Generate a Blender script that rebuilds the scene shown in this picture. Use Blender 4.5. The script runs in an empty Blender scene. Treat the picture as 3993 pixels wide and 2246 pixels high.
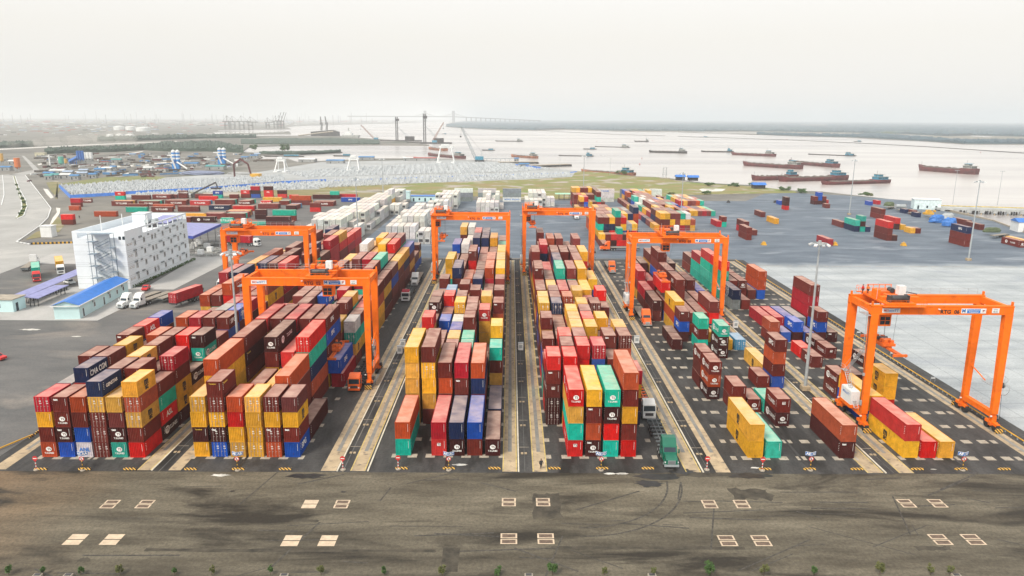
import bpy, math, random
import numpy as np
from mathutils import Vector, Matrix
R = math.radians
sc = bpy.context.scene
col = sc.collection

# ---------------------------------------------------------------- camera
CH, CD, CTH, CHD, CRO, CF = 54.0, 109.2, .2282, .0026, .0051, 2846.5
_F = Vector((math.sin(CHD)*math.cos(CTH), math.cos(CHD)*math.cos(CTH), -math.sin(CTH)))
_R = Vector((math.cos(CHD), -math.sin(CHD), 0))
_U = _R.cross(_F)
_c, _s = math.cos(CRO), math.sin(CRO)
_R, _U = _R*_c+_U*_s, _U*_c-_R*_s
_C = Vector((0, -CD, CH))
cam = bpy.data.objects.new('camera', bpy.data.cameras.new('camera'))
col.objects.link(cam)
cam.matrix_world = Matrix.Translation(_C) @ Matrix((_R, _U, -_F)).transposed().to_4x4()
cam.data.sensor_width = 36
cam.data.lens = 36*CF/3993
cam.data.clip_start = .5
cam.data.clip_end = 60000
sc.camera = cam

def at(u, v, z=0.0):
    """photo pixel -> point on the ground plane at height z"""
    r = _F + _R*((u-1996.5)/CF) - _U*((v-1123)/CF)
    t = (z-CH)/r.z
    return _C + r*t
def px(P):
    d = Vector(P)-_C
    z = d.dot(_F)
    return 1996.5+CF*d.dot(_R)/z, 1123-CF*d.dot(_U)/z, z

# ---------------------------------------------------------------- sky, sun, exposure
SUN_EL, SUN_ROT = R(48), R(218)
w = bpy.data.worlds.new('World'); sc.world = w; w.use_nodes = True
nt = w.node_tree; nt.nodes.clear()
sky = nt.nodes.new('ShaderNodeTexSky'); sky.sky_type = 'NISHITA'; sky.sun_disc = False
sky.sun_elevation = SUN_EL; sky.sun_rotation = SUN_ROT
sky.air_density = 1.0; sky.dust_density = 6.0; sky.ozone_density = 1.0
hsv = nt.nodes.new('ShaderNodeHueSaturation'); hsv.inputs['Saturation'].default_value = .22
mixs = nt.nodes.new('ShaderNodeMixRGB'); mixs.inputs[0].default_value = .8
mixs.inputs[2].default_value = (8.3, 8.18, 7.9, 1)           # flat milk-white overcast
bg = nt.nodes.new('ShaderNodeBackground'); bg.inputs[1].default_value = .12
wo = nt.nodes.new('ShaderNodeOutputWorld')
nt.links.new(sky.outputs[0], hsv.inputs['Color']); nt.links.new(hsv.outputs[0], mixs.inputs[1])
tcw = nt.nodes.new('ShaderNodeTexCoord'); spw = nt.nodes.new('ShaderNodeSeparateXYZ'); rpw = nt.nodes.new('ShaderNodeValToRGB')
nt.links.new(tcw.outputs['Generated'], spw.inputs[0]); nt.links.new(spw.outputs[2], rpw.inputs[0])
rpw.color_ramp.elements[0].color = (.90, .90, .905, 1); rpw.color_ramp.elements[0].position = .0
e_ = rpw.color_ramp.elements.new(.10); e_.color = (.97, .955, .925, 1); rpw.color_ramp.elements[-1].color = (1.10, 1.11, 1.13, 1); rpw.color_ramp.elements[-1].position = .24
mlw = nt.nodes.new('ShaderNodeMixRGB'); mlw.blend_type = 'MULTIPLY'; mlw.inputs[0].default_value = 1
nt.links.new(mixs.outputs[0], mlw.inputs[1]); nt.links.new(rpw.outputs[0], mlw.inputs[2])
nt.links.new(mlw.outputs[0], bg.inputs[0]); nt.links.new(bg.outputs[0], wo.inputs[0])
sl = bpy.data.lights.new('sun', 'SUN'); sl.energy = 3.1; sl.angle = R(16); sl.color = (1, .90, .76)
so = bpy.data.objects.new('sun', sl); col.objects.link(so)
so.rotation_euler = (R(90)-SUN_EL, 0, R(180)-SUN_ROT)
vs = sc.view_settings
vs.view_transform = 'Standard'; vs.look = 'None'; vs.gamma = 1; vs.use_curve_mapping = False
vs.exposure = .17
sc.cycles.volume_bounces = 2
sc.cycles.max_bounces = 6

# ---------------------------------------------------------------- materials
MATS = {}
def N(nt, t, **k):
    n = nt.nodes.new(t)
    for a, b in k.items():
        if isinstance(b, (int, float, tuple)) and a[0] == 'i' and a[1:].isdigit(): n.inputs[int(a[1:])].default_value = b
        else: setattr(n, a, b)
    return n
def mat(name, c, rough=.7, metal=0., var=.18, scale=.6, c2=None, bump=0., bscale=8., spots=None, spec=None, coord='Object'):
    if name in MATS: return MATS[name]
    m = bpy.data.materials.new(name); m.use_nodes = True; t = m.node_tree
    b = t.nodes['Principled BSDF']; b.inputs['Roughness'].default_value = rough; b.inputs['Metallic'].default_value = metal
    if spec is not None: b.inputs['Specular IOR Level'].default_value = spec
    tc = N(t, 'ShaderNodeTexCoord'); n = N(t, 'ShaderNodeTexNoise'); n.inputs['Scale'].default_value = scale; n.inputs['Detail'].default_value = 7
    n.inputs['Roughness'].default_value = .65
    t.links.new(tc.outputs[coord], n.inputs['Vector'])
    r = N(t, 'ShaderNodeValToRGB')
    a = c2 or tuple(x*(1-var*1.6) for x in c)
    e0, e1 = r.color_ramp.elements
    e0.position = .32; e1.position = .68
    e0.color = (*a, 1); e1.color = (*(tuple(min(1, x*(1+var)) for x in c) if not c2 else c), 1)
    t.links.new(n.outputs['Fac'], r.inputs[0])
    out = r.outputs[0]
    if spots:
        sc_, lo, hi, cc = spots
        n2 = N(t, 'ShaderNodeTexNoise'); n2.inputs['Scale'].default_value = sc_; n2.inputs['Detail'].default_value = 5
        t.links.new(tc.outputs[coord], n2.inputs['Vector'])
        r2 = N(t, 'ShaderNodeMapRange'); r2.inputs[1].default_value = lo; r2.inputs[2].default_value = hi
        t.links.new(n2.outputs['Fac'], r2.inputs[0])
        mx = N(t, 'ShaderNodeMixRGB'); mx.inputs[2].default_value = (*cc, 1)
        t.links.new(r2.outputs[0], mx.inputs[0]); t.links.new(out, mx.inputs[1]); out = mx.outputs[0]
    t.links.new(out, b.inputs['Base Color'])
    if bump:
        n3 = N(t, 'ShaderNodeTexNoise'); n3.inputs['Scale'].default_value = bscale; n3.inputs['Detail'].default_value = 4
        t.links.new(tc.outputs[coord], n3.inputs['Vector'])
        bp = N(t, 'ShaderNodeBump'); bp.inputs['Strength'].default_value = bump; bp.inputs['Distance'].default_value = .1
        t.links.new(n3.outputs['Fac'], bp.inputs['Height']); t.links.new(bp.outputs[0], b.inputs['Normal'])
    MATS[name] = m
    return m

def paint(name, attr=False, roof=False, corr=False):
    """weathered container paint: colour from the object (or a mesh attribute), dirt, rust patches, faded dusty roof"""
    m = bpy.data.materials.new(name); m.use_nodes = True; t = m.node_tree; L = t.links.new
    b = t.nodes['Principled BSDF']; b.inputs['Roughness'].default_value = .6
    b.inputs['Specular IOR Level'].default_value = .15
    tc = N(t, 'ShaderNodeTexCoord'); oi = N(t, 'ShaderNodeObjectInfo')
    if attr:
        at_ = N(t, 'ShaderNodeAttribute'); at_.attribute_name = 'Col'; base = at_.outputs['Color']
        vec = tc.outputs['Object']
    else:
        base = oi.outputs['Color']
        ad = N(t, 'ShaderNodeVectorMath', operation='ADD'); ml = N(t, 'ShaderNodeMath', operation='MULTIPLY'); ml.inputs[1].default_value = 97.
        L(oi.outputs['Random'], ml.inputs[0]); L(tc.outputs['Object'], ad.inputs[0]); L(ml.outputs[0], ad.inputs[1]); vec = ad.outputs[0]
    n = N(t, 'ShaderNodeTexNoise'); n.inputs['Scale'].default_value = .8; n.inputs['Detail'].default_value = 8; n.inputs['Roughness'].default_value = .7
    L(vec, n.inputs['Vector'])
    mr = N(t, 'ShaderNodeMapRange'); mr.inputs[1].default_value = .3; mr.inputs[2].default_value = .7; mr.inputs[3].default_value = .62; mr.inputs[4].default_value = 1.1
    L(n.outputs['Fac'], mr.inputs[0])
    mul = N(t, 'ShaderNodeMixRGB', blend_type='MULTIPLY'); mul.inputs[0].default_value = 1
    L(base, mul.inputs[1]); L(mr.outputs[0], mul.inputs[2]); out = mul.outputs[0]
    # rust and scrapes
    n2 = N(t, 'ShaderNodeTexNoise'); n2.inputs['Scale'].default_value = 2.2; n2.inputs['Detail'].default_value = 9; n2.inputs['Roughness'].default_value = .75
    mpv = N(t, 'ShaderNodeMapping'); mpv.inputs['Scale'].default_value = (1.4, 1.4, .45) if not roof else (1, 1, 1); L(vec, mpv.inputs[0]); L(mpv.outputs[0], n2.inputs['Vector'])
    r2 = N(t, 'ShaderNodeMapRange'); r2.inputs[1].default_value = .575; r2.inputs[2].default_value = .68; r2.inputs[4].default_value = .8
    L(n2.outputs['Fac'], r2.inputs[0])
    mx = N(t, 'ShaderNodeMixRGB'); mx.inputs[2].default_value = (.10, .045, .025, 1)
    L(r2.outputs[0], mx.inputs[0]); L(out, mx.inputs[1]); out = mx.outputs[0]
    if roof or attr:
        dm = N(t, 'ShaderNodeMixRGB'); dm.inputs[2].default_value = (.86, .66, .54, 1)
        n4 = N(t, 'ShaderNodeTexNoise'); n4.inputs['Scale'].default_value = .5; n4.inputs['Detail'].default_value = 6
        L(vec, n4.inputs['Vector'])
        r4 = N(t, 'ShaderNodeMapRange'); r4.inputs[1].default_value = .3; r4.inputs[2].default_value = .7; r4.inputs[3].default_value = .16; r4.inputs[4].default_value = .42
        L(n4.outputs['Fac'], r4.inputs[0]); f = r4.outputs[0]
        if attr:
            g = N(t, 'ShaderNodeNewGeometry'); sp = N(t, 'ShaderNodeSeparateXYZ'); L(g.outputs['True Normal'], sp.inputs[0])
            gt = N(t, 'ShaderNodeMath', operation='GREATER_THAN'); gt.inputs[1].default_value = .5; L(sp.outputs[2], gt.inputs[0])
            m2 = N(t, 'ShaderNodeMath', operation='MULTIPLY'); L(f, m2.inputs[0]); L(gt.outputs[0], m2.inputs[1]); f = m2.outputs[0]
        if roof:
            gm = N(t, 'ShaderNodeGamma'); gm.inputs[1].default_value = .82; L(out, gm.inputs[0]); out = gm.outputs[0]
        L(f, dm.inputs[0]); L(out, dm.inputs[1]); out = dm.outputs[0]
    L(out, b.inputs['Base Color'])
    if corr:
        wv = N(t, 'ShaderNodeTexWave'); wv.inputs['Scale'].default_value = 1.1; wv.bands_direction = 'Y' if roof else 'DIAGONAL'
        wv.inputs['Distortion'].default_value = 0
        L(tc.outputs['Object'], wv.inputs['Vector'])
        bp = N(t, 'ShaderNodeBump'); bp.inputs['Strength'].default_value = .5; bp.inputs['Distance'].default_value = .05
        L(wv.outputs['Fac'], bp.inputs['Height']); L(bp.outputs[0], b.inputs['Normal'])
    MATS[name] = m
    return m
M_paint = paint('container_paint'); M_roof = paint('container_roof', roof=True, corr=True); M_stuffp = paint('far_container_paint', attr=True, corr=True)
def flat(name, c, **k): return mat(name, c, **{**dict(var=.08, rough=.6), **k})
M_bluec = flat('silo_blue', (.03, .22, .58))
M_white = flat('white_lettering', (.8, .8, .78)); M_black = flat('black_lettering', (.02, .02, .02)); M_yel = flat('yellow_lettering', (.75, .5, .05))
M_rod = flat('door_rod_steel', (.42, .36, .34), metal=.3)
M_orange = mat('crane_orange', (.88, .17, .006), rough=.6, spec=.2, var=.1, scale=.4, spots=(.7, .55, .78, (.55, .11, .01)))
M_orange2 = mat('machinery_orange', (.72, .14, .012), rough=.5, var=.15, scale=1.5)
M_grey = mat('galvanised_grey', (.38, .42, .44), rough=.5, metal=.2, var=.15)
M_dgrey = mat('dark_machinery', (.05, .05, .055), rough=.5, var=.3)
M_tyre = mat('tyre_rubber', (.018, .018, .02), rough=.85)
M_wpaint = mat('white_paint', (.72, .74, .74), rough=.45, var=.08, spots=(1.2, .6, .8, (.45, .42, .38)))
M_glass = mat('dark_glass', (.02, .035, .05), rough=.12, var=.2)
M_yellow = mat('yellow_paint', (.65, .36, .03), rough=.55)
M_redp = mat('red_paint', (.6, .03, .03), rough=.5); M_bluep = mat('blue_paint', (.03, .14, .45), rough=.5)
M_green = mat('green_truck_paint', (.006, .125, .078), rough=.35, var=.1); M_otruck = mat('orange_truck_paint', (.80, .13, .012), rough=.35, var=.08)
M_deck = mat('chassis_grey', (.12, .14, .15), rough=.6, var=.3); M_woodd = mat('deck_boards', (.27, .24, .20), rough=.85, var=.3, scale=2)
M_conc = mat('runway_concrete', (.42, .33, .215), rough=.85, var=.2, scale=.25, spots=(.9, .53, .7, (.18, .15, .115)))
M_concw = mat('pale_concrete', (.36, .32, .26), rough=.85, var=.2, scale=.8, spots=(2., .58, .7, (.2, .17, .14)))

def stripes(name, a, b, sc_=2.2):
    m = bpy.data.materials.new(name); m.use_nodes = True; t = m.node_tree
    bs = t.nodes['Principled BSDF']; bs.inputs['Roughness'].default_value = .6
    tc = N(t, 'ShaderNodeTexCoord'); wv = N(t, 'ShaderNodeTexWave'); wv.inputs['Scale'].default_value = sc_; wv.bands_direction = 'DIAGONAL'
    t.links.new(tc.outputs['Object'], wv.inputs['Vector'])
    r = N(t, 'ShaderNodeValToRGB'); r.color_ramp.interpolation = 'CONSTANT'
    r.color_ramp.elements[0].color = (*a, 1); r.color_ramp.elements[1].color = (*b, 1); r.color_ramp.elements[1].position = .5
    t.links.new(wv.outputs['Fac'], r.inputs[0]); t.links.new(r.outputs[0], bs.inputs['Base Color'])
    return m
M_haz = stripes('hazard_stripes', (.02, .02, .02), (.72, .42, .08), 1.15)

# ---------------------------------------------------------------- mesh builder
class MB:
    def __init__(s): s.v = []; s.f = []; s.m = []; s.mats = []
    def mi(s, m):
        if m not in s.mats: s.mats.append(m)
        return s.mats.index(m)
    def poly(s, pts, m):
        b = len(s.v); s.v += [tuple(p) for p in pts]; s.f.append(tuple(range(b, b+len(pts)))); s.m.append(s.mi(m)); return s
    def box(s, x0, y0, z0, x1, y1, z1, m, M=None):
        P = [(x0,y0,z0),(x1,y0,z0),(x1,y1,z0),(x0,y1,z0),(x0,y0,z1),(x1,y0,z1),(x1,y1,z1),(x0,y1,z1)]
        if M is not None: P = [tuple(M @ Vector(p)) for p in P]
        b = len(s.v); s.v += P; k = s.mi(m)
        for f in ((0,3,2,1),(4,5,6,7),(0,1,5,4),(1,2,6,5),(2,3,7,6),(3,0,4,7)):
            s.f.append(tuple(b+i for i in f)); s.m.append(k)
        return s
    def hexa(s, P, m):
        b = len(s.v); s.v += [tuple(p) for p in P]; k = s.mi(m)
        for f in ((0,3,2,1),(4,5,6,7),(0,1,5,4),(1,2,6,5),(2,3,7,6),(3,0,4,7)):
            s.f.append(tuple(b+i for i in f)); s.m.append(k)
        return s
    def prism(s, poly, axis, a, b_, m):
        """extrude a 2-D outline along an axis ('x','y','z') from a to b_"""
        n = len(poly)
        def P(p, t): return (t, p[0], p[1]) if axis == 'x' else (p[0], t, p[1]) if axis == 'y' else (p[0], p[1], t)
        b = len(s.v); s.v += [P(p, a) for p in poly]+[P(p, b_) for p in poly]; k = s.mi(m)
        s.f.append(tuple(b+i for i in range(n))[::-1]); s.f.append(tuple(b+n+i for i in range(n))); s.m += [k, k]
        for i in range(n):
            j = (i+1) % n; s.f.append((b+i, b+j, b+n+j, b+n+i)); s.m.append(k)
        return s
    def bar(s, p, q, r, m, n=6, r2=None):
        p = Vector(p); q = Vector(q); d = (q-p)
        if d.length < 1e-6: return s
        d.normalize(); a = d.orthogonal().normalized(); c = d.cross(a); r2 = r if r2 is None else r2
        b = len(s.v); k = s.mi(m)
        for (o, rr) in ((p, r), (q, r2)):
            for i in range(n):
                t = 2*math.pi*(i+.5)/n; s.v.append(tuple(o+(a*math.cos(t)+c*math.sin(t))*rr))
        for i in range(n):
            j = (i+1) % n; s.f.append((b+i, b+j, b+n+j, b+n+i)); s.m.append(k)
        s.f.append(tuple(b+i for i in range(n))[::-1]); s.f.append(tuple(b+n+i for i in range(n))); s.m += [k, k]
        return s
    def build(s, name, parent=None, smooth=False):
        me = bpy.data.meshes.new(name); me.from_pydata(s.v, [], s.f); me.update()
        for m in s.mats: me.materials.append(m)
        me.polygons.foreach_set('material_index', s.m)
        if smooth: me.polygons.foreach_set('use_smooth', [True]*len(s.f))
        o = bpy.data.objects.new(name, me); col.objects.link(o)
        if parent is not None: o.parent = parent
        return o
def tag(o, label=None, cat=None, group=None, kind=None):
    if label: o['label'] = label
    if cat: o['category'] = cat
    if group: o['group'] = group
    if kind: o['kind'] = kind
    return o
def empty(name, loc=(0,0,0), rz=0):
    o = bpy.data.objects.new(name, None); o.location = loc; o.rotation_euler = (0,0,rz); o.empty_display_size = .2; col.objects.link(o); return o
def tree(o):
    r = [o]
    for c in o.children: r += tree(c)
    return r
def copy_tree(o, parent=None, kids=None):
    c = o.copy(); col.objects.link(c); c.parent = parent
    for ch in KIDS.get(o.name, []): copy_tree(ch, c)
    return c
KIDS = {}
def remember(root):
    for o in tree_scan(root): pass
def tree_scan(root):
    bpy.context.view_layer.update()
    allc = {}
    for o in bpy.data.objects:
        if o.parent: allc.setdefault(o.parent.name, []).append(o)
    def rec(o):
        KIDS[o.name] = allc.get(o.name, [])
        for c in KIDS[o.name]: rec(c)
    rec(root); return [root]
TEXTS = {}
def text_mesh(s, size=1., m=None, extrude=0.01, bold=0.):
    """flat lettering mesh lying in XZ, facing -Y, centred; returns (verts, faces)"""
    key = (s, bold)
    if key not in TEXTS:
        cu = bpy.data.curves.new('t', 'FONT'); cu.body = s; cu.align_x = 'CENTER'; cu.align_y = 'CENTER'; cu.resolution_u = 2; cu.offset = bold
        o = bpy.data.objects.new('t', cu); col.objects.link(o)
        me = bpy.data.meshes.new_from_object(o.evaluated_get(bpy.context.evaluated_depsgraph_get()))
        V = [tuple(v.co) for v in me.vertices]; F = [tuple(p.vertices) for p in me.polygons]
        bpy.data.objects.remove(o); bpy.data.curves.remove(cu); bpy.data.meshes.remove(me)
        TEXTS[key] = (V, F)
    return TEXTS[key]
def put_text(mb, s, M, size, m, bold=.02, sx=1.):
    V, F = text_mesh(s, bold=bold); b = len(mb.v); k = mb.mi(m)
    mb.v += [tuple(M @ Vector((x*size*sx, 0, y*size))) for x, y, _ in V]
    for f in F: mb.f.append(tuple(b+i for i in f)); mb.m.append(k)
def disc(mb, M, r, m, n=20, rz=1.):
    b = len(mb.v); k = mb.mi(m)
    mb.v += [tuple(M @ Vector((r*math.cos(2*math.pi*i/n), 0, r*rz*math.sin(2*math.pi*i/n)))) for i in range(n)]
    mb.f.append(tuple(range(b, b+n))); mb.m.append(k)
ORD = ['first','second','third','fourth','fifth','sixth','seventh','eighth','ninth','tenth','eleventh','twelfth','thirteenth','fourteenth','fifteenth','sixteenth','seventeenth','eighteenth','nineteenth']
for _t, _o in (('twenty', 'twentieth'), ('thirty', 'thirtieth'), ('forty', 'fortieth'), ('fifty', 'fiftieth')): ORD += [_o]+[_t+'-'+x for x in ORD[:9]]
def nth(i): return ORD[i]
# ================================================================ CONTAINERS
CW, CHT, CHC, L20, L40 = 2.44, 2.59, 2.9, 6.06, 12.19
PAL = dict(B=(.155,.020,.014), D=(.060,.011,.011), O=(.42,.060,.014), R=(.60,.010,.008), C=(.42,.008,.022), Y=(.74,.37,.022), N=(.010,.022,.080),
           U=(.008,.075,.42), L=(.05,.27,.50), T=(.006,.42,.31), W=(.66,.67,.65), G=(.24,.28,.30), P=(.20,.038,.034))
CNAME = dict(B='red-brown', D='dark maroon', O='rust-orange', R='bright red', C='crimson', Y='yellow', N='navy', U='blue', L='pale blue', T='teal', W='white', G='grey', P='faded red-brown')
MARKN = dict(s='round white emblem', x='small white lettering', m='black side emblem', p='white side lettering', a='white side lettering', c='white side lettering',
             g='white side lettering', n='blue lettering', z='small white square mark', y='yellow lettering', w='side lettering', q='side lettering')
BLOCKX = dict(A=[-75.9+2.86*i for i in range(6)], B=[-51.3+2.95*i for i in range(6)], C=[-18.65+2.94*i for i in range(6)],
              D=[6.6+2.92*i for i in range(6)], E=[39.05+3.0*i for i in range(6)], F=[64.6+2.9*i for i in range(6)])
BLOCKY = dict(A=.3, B=.6, C=1.4, D=1.2, E=1.0, F=1.2)
CRANE = dict(A='01', B='02', C='03', D='04', E='05', F='06')
PITCH = 6.38
# one line per bay: stacks of the six columns, listed bottom to top; * = 40 ft pair of bays, digit = that many hidden tiers below
DATA = '''
A 0 OsBYCd UDxsBsBx WnUBO BdBdBdYdNg TsDxsPY RBYdmOdYm
A 1 3G 3RNc 3P 4B 4B DsRaTB
A 2 4B 4B 3Y 4Ym 3B DYmYmBCd
A 3 3B 4Ym 3B 4B 3B BYmDs
A 4 4Bx 3B 4O 4B 4R 3TsDx
A 5 4Ra 3B 3B 3B 3B 3P
A 6 4U 1W 4O 4C 4B 3UBp
A 7 - - 3T 3B 4G 3BUp
A 8 - 1B 3P 3B 4C 4C
A 9 - - 2G 2B 3C 3B
A 10 *2YmO *3B *4O *3C *3P *3YmO
A 12 *4C *4N *3T *3T *3U *3C
A 14 *3Y *4Y *4N *4B *4R *3B
A 16 *3Y *4O *3P *4B *3N *3TP
A 18 *3Y *3P *4B *3C *4N *3B
A 20 *1L *2Y *3B *3R *3B *3CC
A 22 - *1B *4P *3O *4P *4Yx
A 24 - - *3C *4N *1GTDx *3R
A 26 - - - *3D *3P *2CRa
B 0 YDyYYd UdDxdYdBdBy YdYRO YdYdYYd OdBxdYBd UpBxYmP
B 1 *BDYmYO *1B *2B *2Y *BBBO *D
B 3 *1YmBDyB *BC *3BDs *3R *BONTRd -
B 5 *4Ra *4B *4C *4B *3UpBp *C
B 7 4C 4B 3B 3Ydm 3Y BYmTdWx
B 8 3C 4P 3B 3B 4B DsYmTB
B 9 4P 4B 4Up 3W 4Y 3R
B 10 4P 4P 3C 4C 3P 3C
B 11 *3O *4B *4N *4B *4C *3B
B 13 *3B *4B *3C *3N *4B *BDYmB
B 15 *3G *3B *4P *4C *4T *BBUB
B 17 *3Y *3Y *3Y *3W *3P *BBBY
B 19 *1B *4W *3Y *4Y *4R *BBNYm
B 21 - *3Y *4Y *4P *4P *BYBUp
B 23 - *2R *1N *2B *1B *UB
B 25 - - *R - - UYmD
C 0 *TO - *RzC *DsN *BU *Ds
C 2 *YYYYY *BYYYdB *BBOB *BBBxC *BBNO *N
C 4 3B 3B 3P 3T 2B BYBT
C 5 3B 3P 3Y 3T 1B 4Y
C 6 4R 2B 3U 4B 1B 3B
C 7 3B 3U 3W 4P BBYYRs 2B
C 8 4Dxs 3P 4Yd 4P 3Y 4Bx
C 9 4P 4R 4P 3P 4Y 3B
C 10 3P 4L 3P 4Bxd 3Y 4Bx
C 11 3B 3Y 4B 3C 3B 3Yd
C 12 4B 2Rz 3O 4N 3B 4Pd
C 13 - *4N *3O *3N *4O *4Y
C 15 *4Y *3B *2Rs *3Ds *4O *4Y
C 17 *3B *3B *4Bx *3P *3B *4Y
C 19 *4U *4W *3U *3P *3B *3P
C 21 - *2C *4N *4N *4Y *3T
C 23 *1N *3W *4C *4N *3C *3P
C 25 *4Y *4W *3N - - -
D 0 - *RzTYRs *DsxOBxY *TRDsTs *RBYBO -
D 2 DdDdBzBxR 4R 2P 2Y 2P 3C
D 3 3R 4P 4R 4Cd 3B 2B
D 4 2B 4R 4P 3B 4Bx 4Bd
D 5 3B 3B 4Y 4Y 3B 4Y
D 6 4B 3B 4Y 4R 4Y 2C
D 7 3Y 3B 4Y 4P 3Y 2P
D 8 4Yd 4Nd 3B 4Y 4Bd 2B
D 9 4Y 4P 4Od 3C 3C 3B
D 10 3B 4P 3Y 4Y 3C 3DR
D 11 *3Bx *3Y *3C *3P *3Y -
D 13 *3RsBx *3B *3NT *4P *4Y *3Y
D 15 *3B *3C *4N *3B *4P *2W
D 17 *4B *1N *4B *4Bs *4P *4Y
D 19 *3B *4C *3P *3C *3W *3B
D 21 *2B *3B *4O *4B *3B *4P
D 23 - *4B - - - -
E 0 *YmYm *T - - - *DxO
E 2 - - - DsBz - -
E 3 - BB Bs T - -
E 4 DsOsBs - - - - -
E 5 BsBsBs - - - B UBOBp
E 6 - - - - - *Ym
E 8 - - - DsxDsxTs - -
E 9 D - TBpT - Y Ld
E 10 D DUpBx - Y B -
E 11 - *YOYm *1P *1B *2B *C
E 13 *BDx *1B *1BBBp *1B *1B *1U
E 15 *BC - *3P - *DDsxB *1U
E 17 *YBC *1C *4B *1B *1B *-
E 19 *BsBsBs *BsDsDs *3B *3P *2Ds -
F 0 *YmR *R *Y - - -
F 2 *UY - - - - -
F 3 - - RYmYm - - -
F 4 BzBs BDs - - - -
F 7 - Bp - - - Ds
F 8 - R - Bz - -
F 9 - - - Ds - -
F 10 BO U DUp U DxUpB Dx
F 12 - *C *C *U *G *BCCB
F 15 *GN *B - - - -
F 17 *TTTR *BB *BBs *B *UOO -
F 19 *TTTR *BTB *1B *B - -
F 21 *TTC *2B *1B - - -
F 23 *1B *1B - - - -
'''
CONT = []      # dict(x, y, z, L, H, c, marks, grp, info)
rnd = random.Random(11)
def hidden(): return rnd.choice('BBBBDYPOCRYTUN')
def toks(s):
    forty = s[0] == '*'; s = s.lstrip('*'); n = 0
    if s and s[0].isdigit(): n = int(s[0]); s = s[1:]
    if s == '-' or (not s and not n): return forty, []
    out = [hidden() for _ in range(n)]; n0 = n; cur = ''
    for ch in s:
        if ch.isupper():
            if cur: out.append(cur)
            cur = ch
        else: cur += ch
    if cur: out.append(cur)
    return forty, out
def add_stack(x, y, st, grp, info, rz=0, z0=0, L=None):
    forty, tk = toks(st); z = z0
    H = CHC if forty else CHT
    for i, t in enumerate(tk):
        CONT.append(dict(x=x+rnd.uniform(-.05, .05), y=y+rnd.uniform(-.07, .07), z=z, L=L or (L40 if forty else L20), H=H, c=t[0], marks=t[1:], grp=grp,
                         info=info, tier=i, n=len(tk), rz=rz)); z += H+.012
for ln in DATA.strip().split('\n'):
    p = ln.split(); b, k = p[0], int(p[1])
    for i, s in enumerate(p[2:]):
        if s == '-' or s == '*-': continue
        add_stack(BLOCKX[b][i], BLOCKY[b]+PITCH*k, s, b, (k, i))

# --- beyond the crane lanes: white refrigerated rows, dense colour blocks, loose stacks on the open yard
def rowblock(grp, x0, pitch, spec, fortyy=True):
    """spec: list of (Y, 'stack stack ...')"""
    for r, (Y, s) in enumerate(spec):
        for i, st in enumerate(s.split()):
            if st != '-': add_stack(x0+pitch*i, Y, st, grp, (r, i))
rw = random.Random(5)
def wrow(n, h): return ' '.join('*'+'W'*max(1, h+rw.choice((0, 0, 0, -1)))  for _ in range(n))
rowblock('W', -93.5, 2.75, [(222, '*WW *WWW *WWW *WWW *WWW *WWW - *W *WW'), (236, '*WWW *WWW *WWW *WWW *WWW *WWW *WW *WWR'.replace('*WWR', '*W')), (250, '- *WWW *WWW *WWW *WWW *WWW *WWW *WWW *W'),
  (264, '- - *WWW *WWW *WWW *WWW *WWW *WWW *W'), (278, '- - - *WWW *WWW *WWW *WWW *WWW *WW'), (292, '- - - *WWW *WWW *WWW *WWW - *WW'), (306, '- - - *WWW *WWW *WWW *WWW *WWW - *WW *WW'),
  (320, '- - - - *WWW *WWW *WWW *WWW - *W'), (334, '- - - - *WWW *WWW *WWW *YYWW - *W *W'), (348, '- - - - - *WWW *WWW *WWW *WW *W'), (362, '- - - - - *WWW *WWW *WWW *WWW')])
rowblock('V', -57.0, 2.75, [(208, '- - - - - - *WW *WW *W'), (222, '*WWd *WWd *WWd *WWd *WW *W *W'), (236, '*WW *WW *WWW *WWW *WWW *WWW'), (250, '*WW *WWW *WWW *WWW *WWW *WWW *W'), (264, '- *WW *WWW *WWW *WW *WW'),
  (280, '- - *WWW *WWW *WW *WW *WWW'), (300, '- - - *WW *WW *WWW *WWW *WWW'), (320, '- - - *WWd *WWd *WW *WWW *WWW'), (338, '- - - - *WWW *WWW *WWW *WWW *WWW'), (354, '- - - - - *WWW *WWW *WWW *WWW')])
rowblock('X', -20.2, 2.7, [(321, '*WWd *WWd *WWd *WWd *WW'), (336, '*WWd *WWd *WWW *WWd *WWW *W'), (352, '- *WWW *WWW *WW *WWW')])
rowblock('X', 8.9, 2.7, [(336, '*WWd *WWd *WWd *WW'), (349, '*WW *WWW *WWW *WWW *WWW *WWd *WWd'), (363, '- *WWW *WWW *WWW *WWW')])
for X, st in ((-37.3, 'GGW'), (-21.7, 'GGW'), (-5.2, 'WqGG'), (41.3, 'WWWq'), (56.8, 'WWWw'), (73.0, 'GGG'), (88.5, 'WWW')):
    forty, tk = toks('*'+st); z = 0
    for i, t in enumerate(tk):
        CONT.append(dict(x=X, y=378., z=z, L=L40, H=CHC, c=t[0], marks=t[1:], grp='Z', info=(0, i), tier=i, n=3, rz=1)); z += CHC
rg = random.Random(8)
def dense(grp, x0, n, Y0, rows, hts, pal='BBBYYYPPOCUNWT', st=13.0, cut=None, jit=0):
    for r in range(rows):
        for i in range(n):
            h = hts(r, i)
            if h <= 0 or (cut and cut(r, i)): continue
            add_stack(x0+2.52*i, Y0+st*r, '*'+''.join(rg.choice(pal) for _ in range(h)), grp, (r, i))
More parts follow.
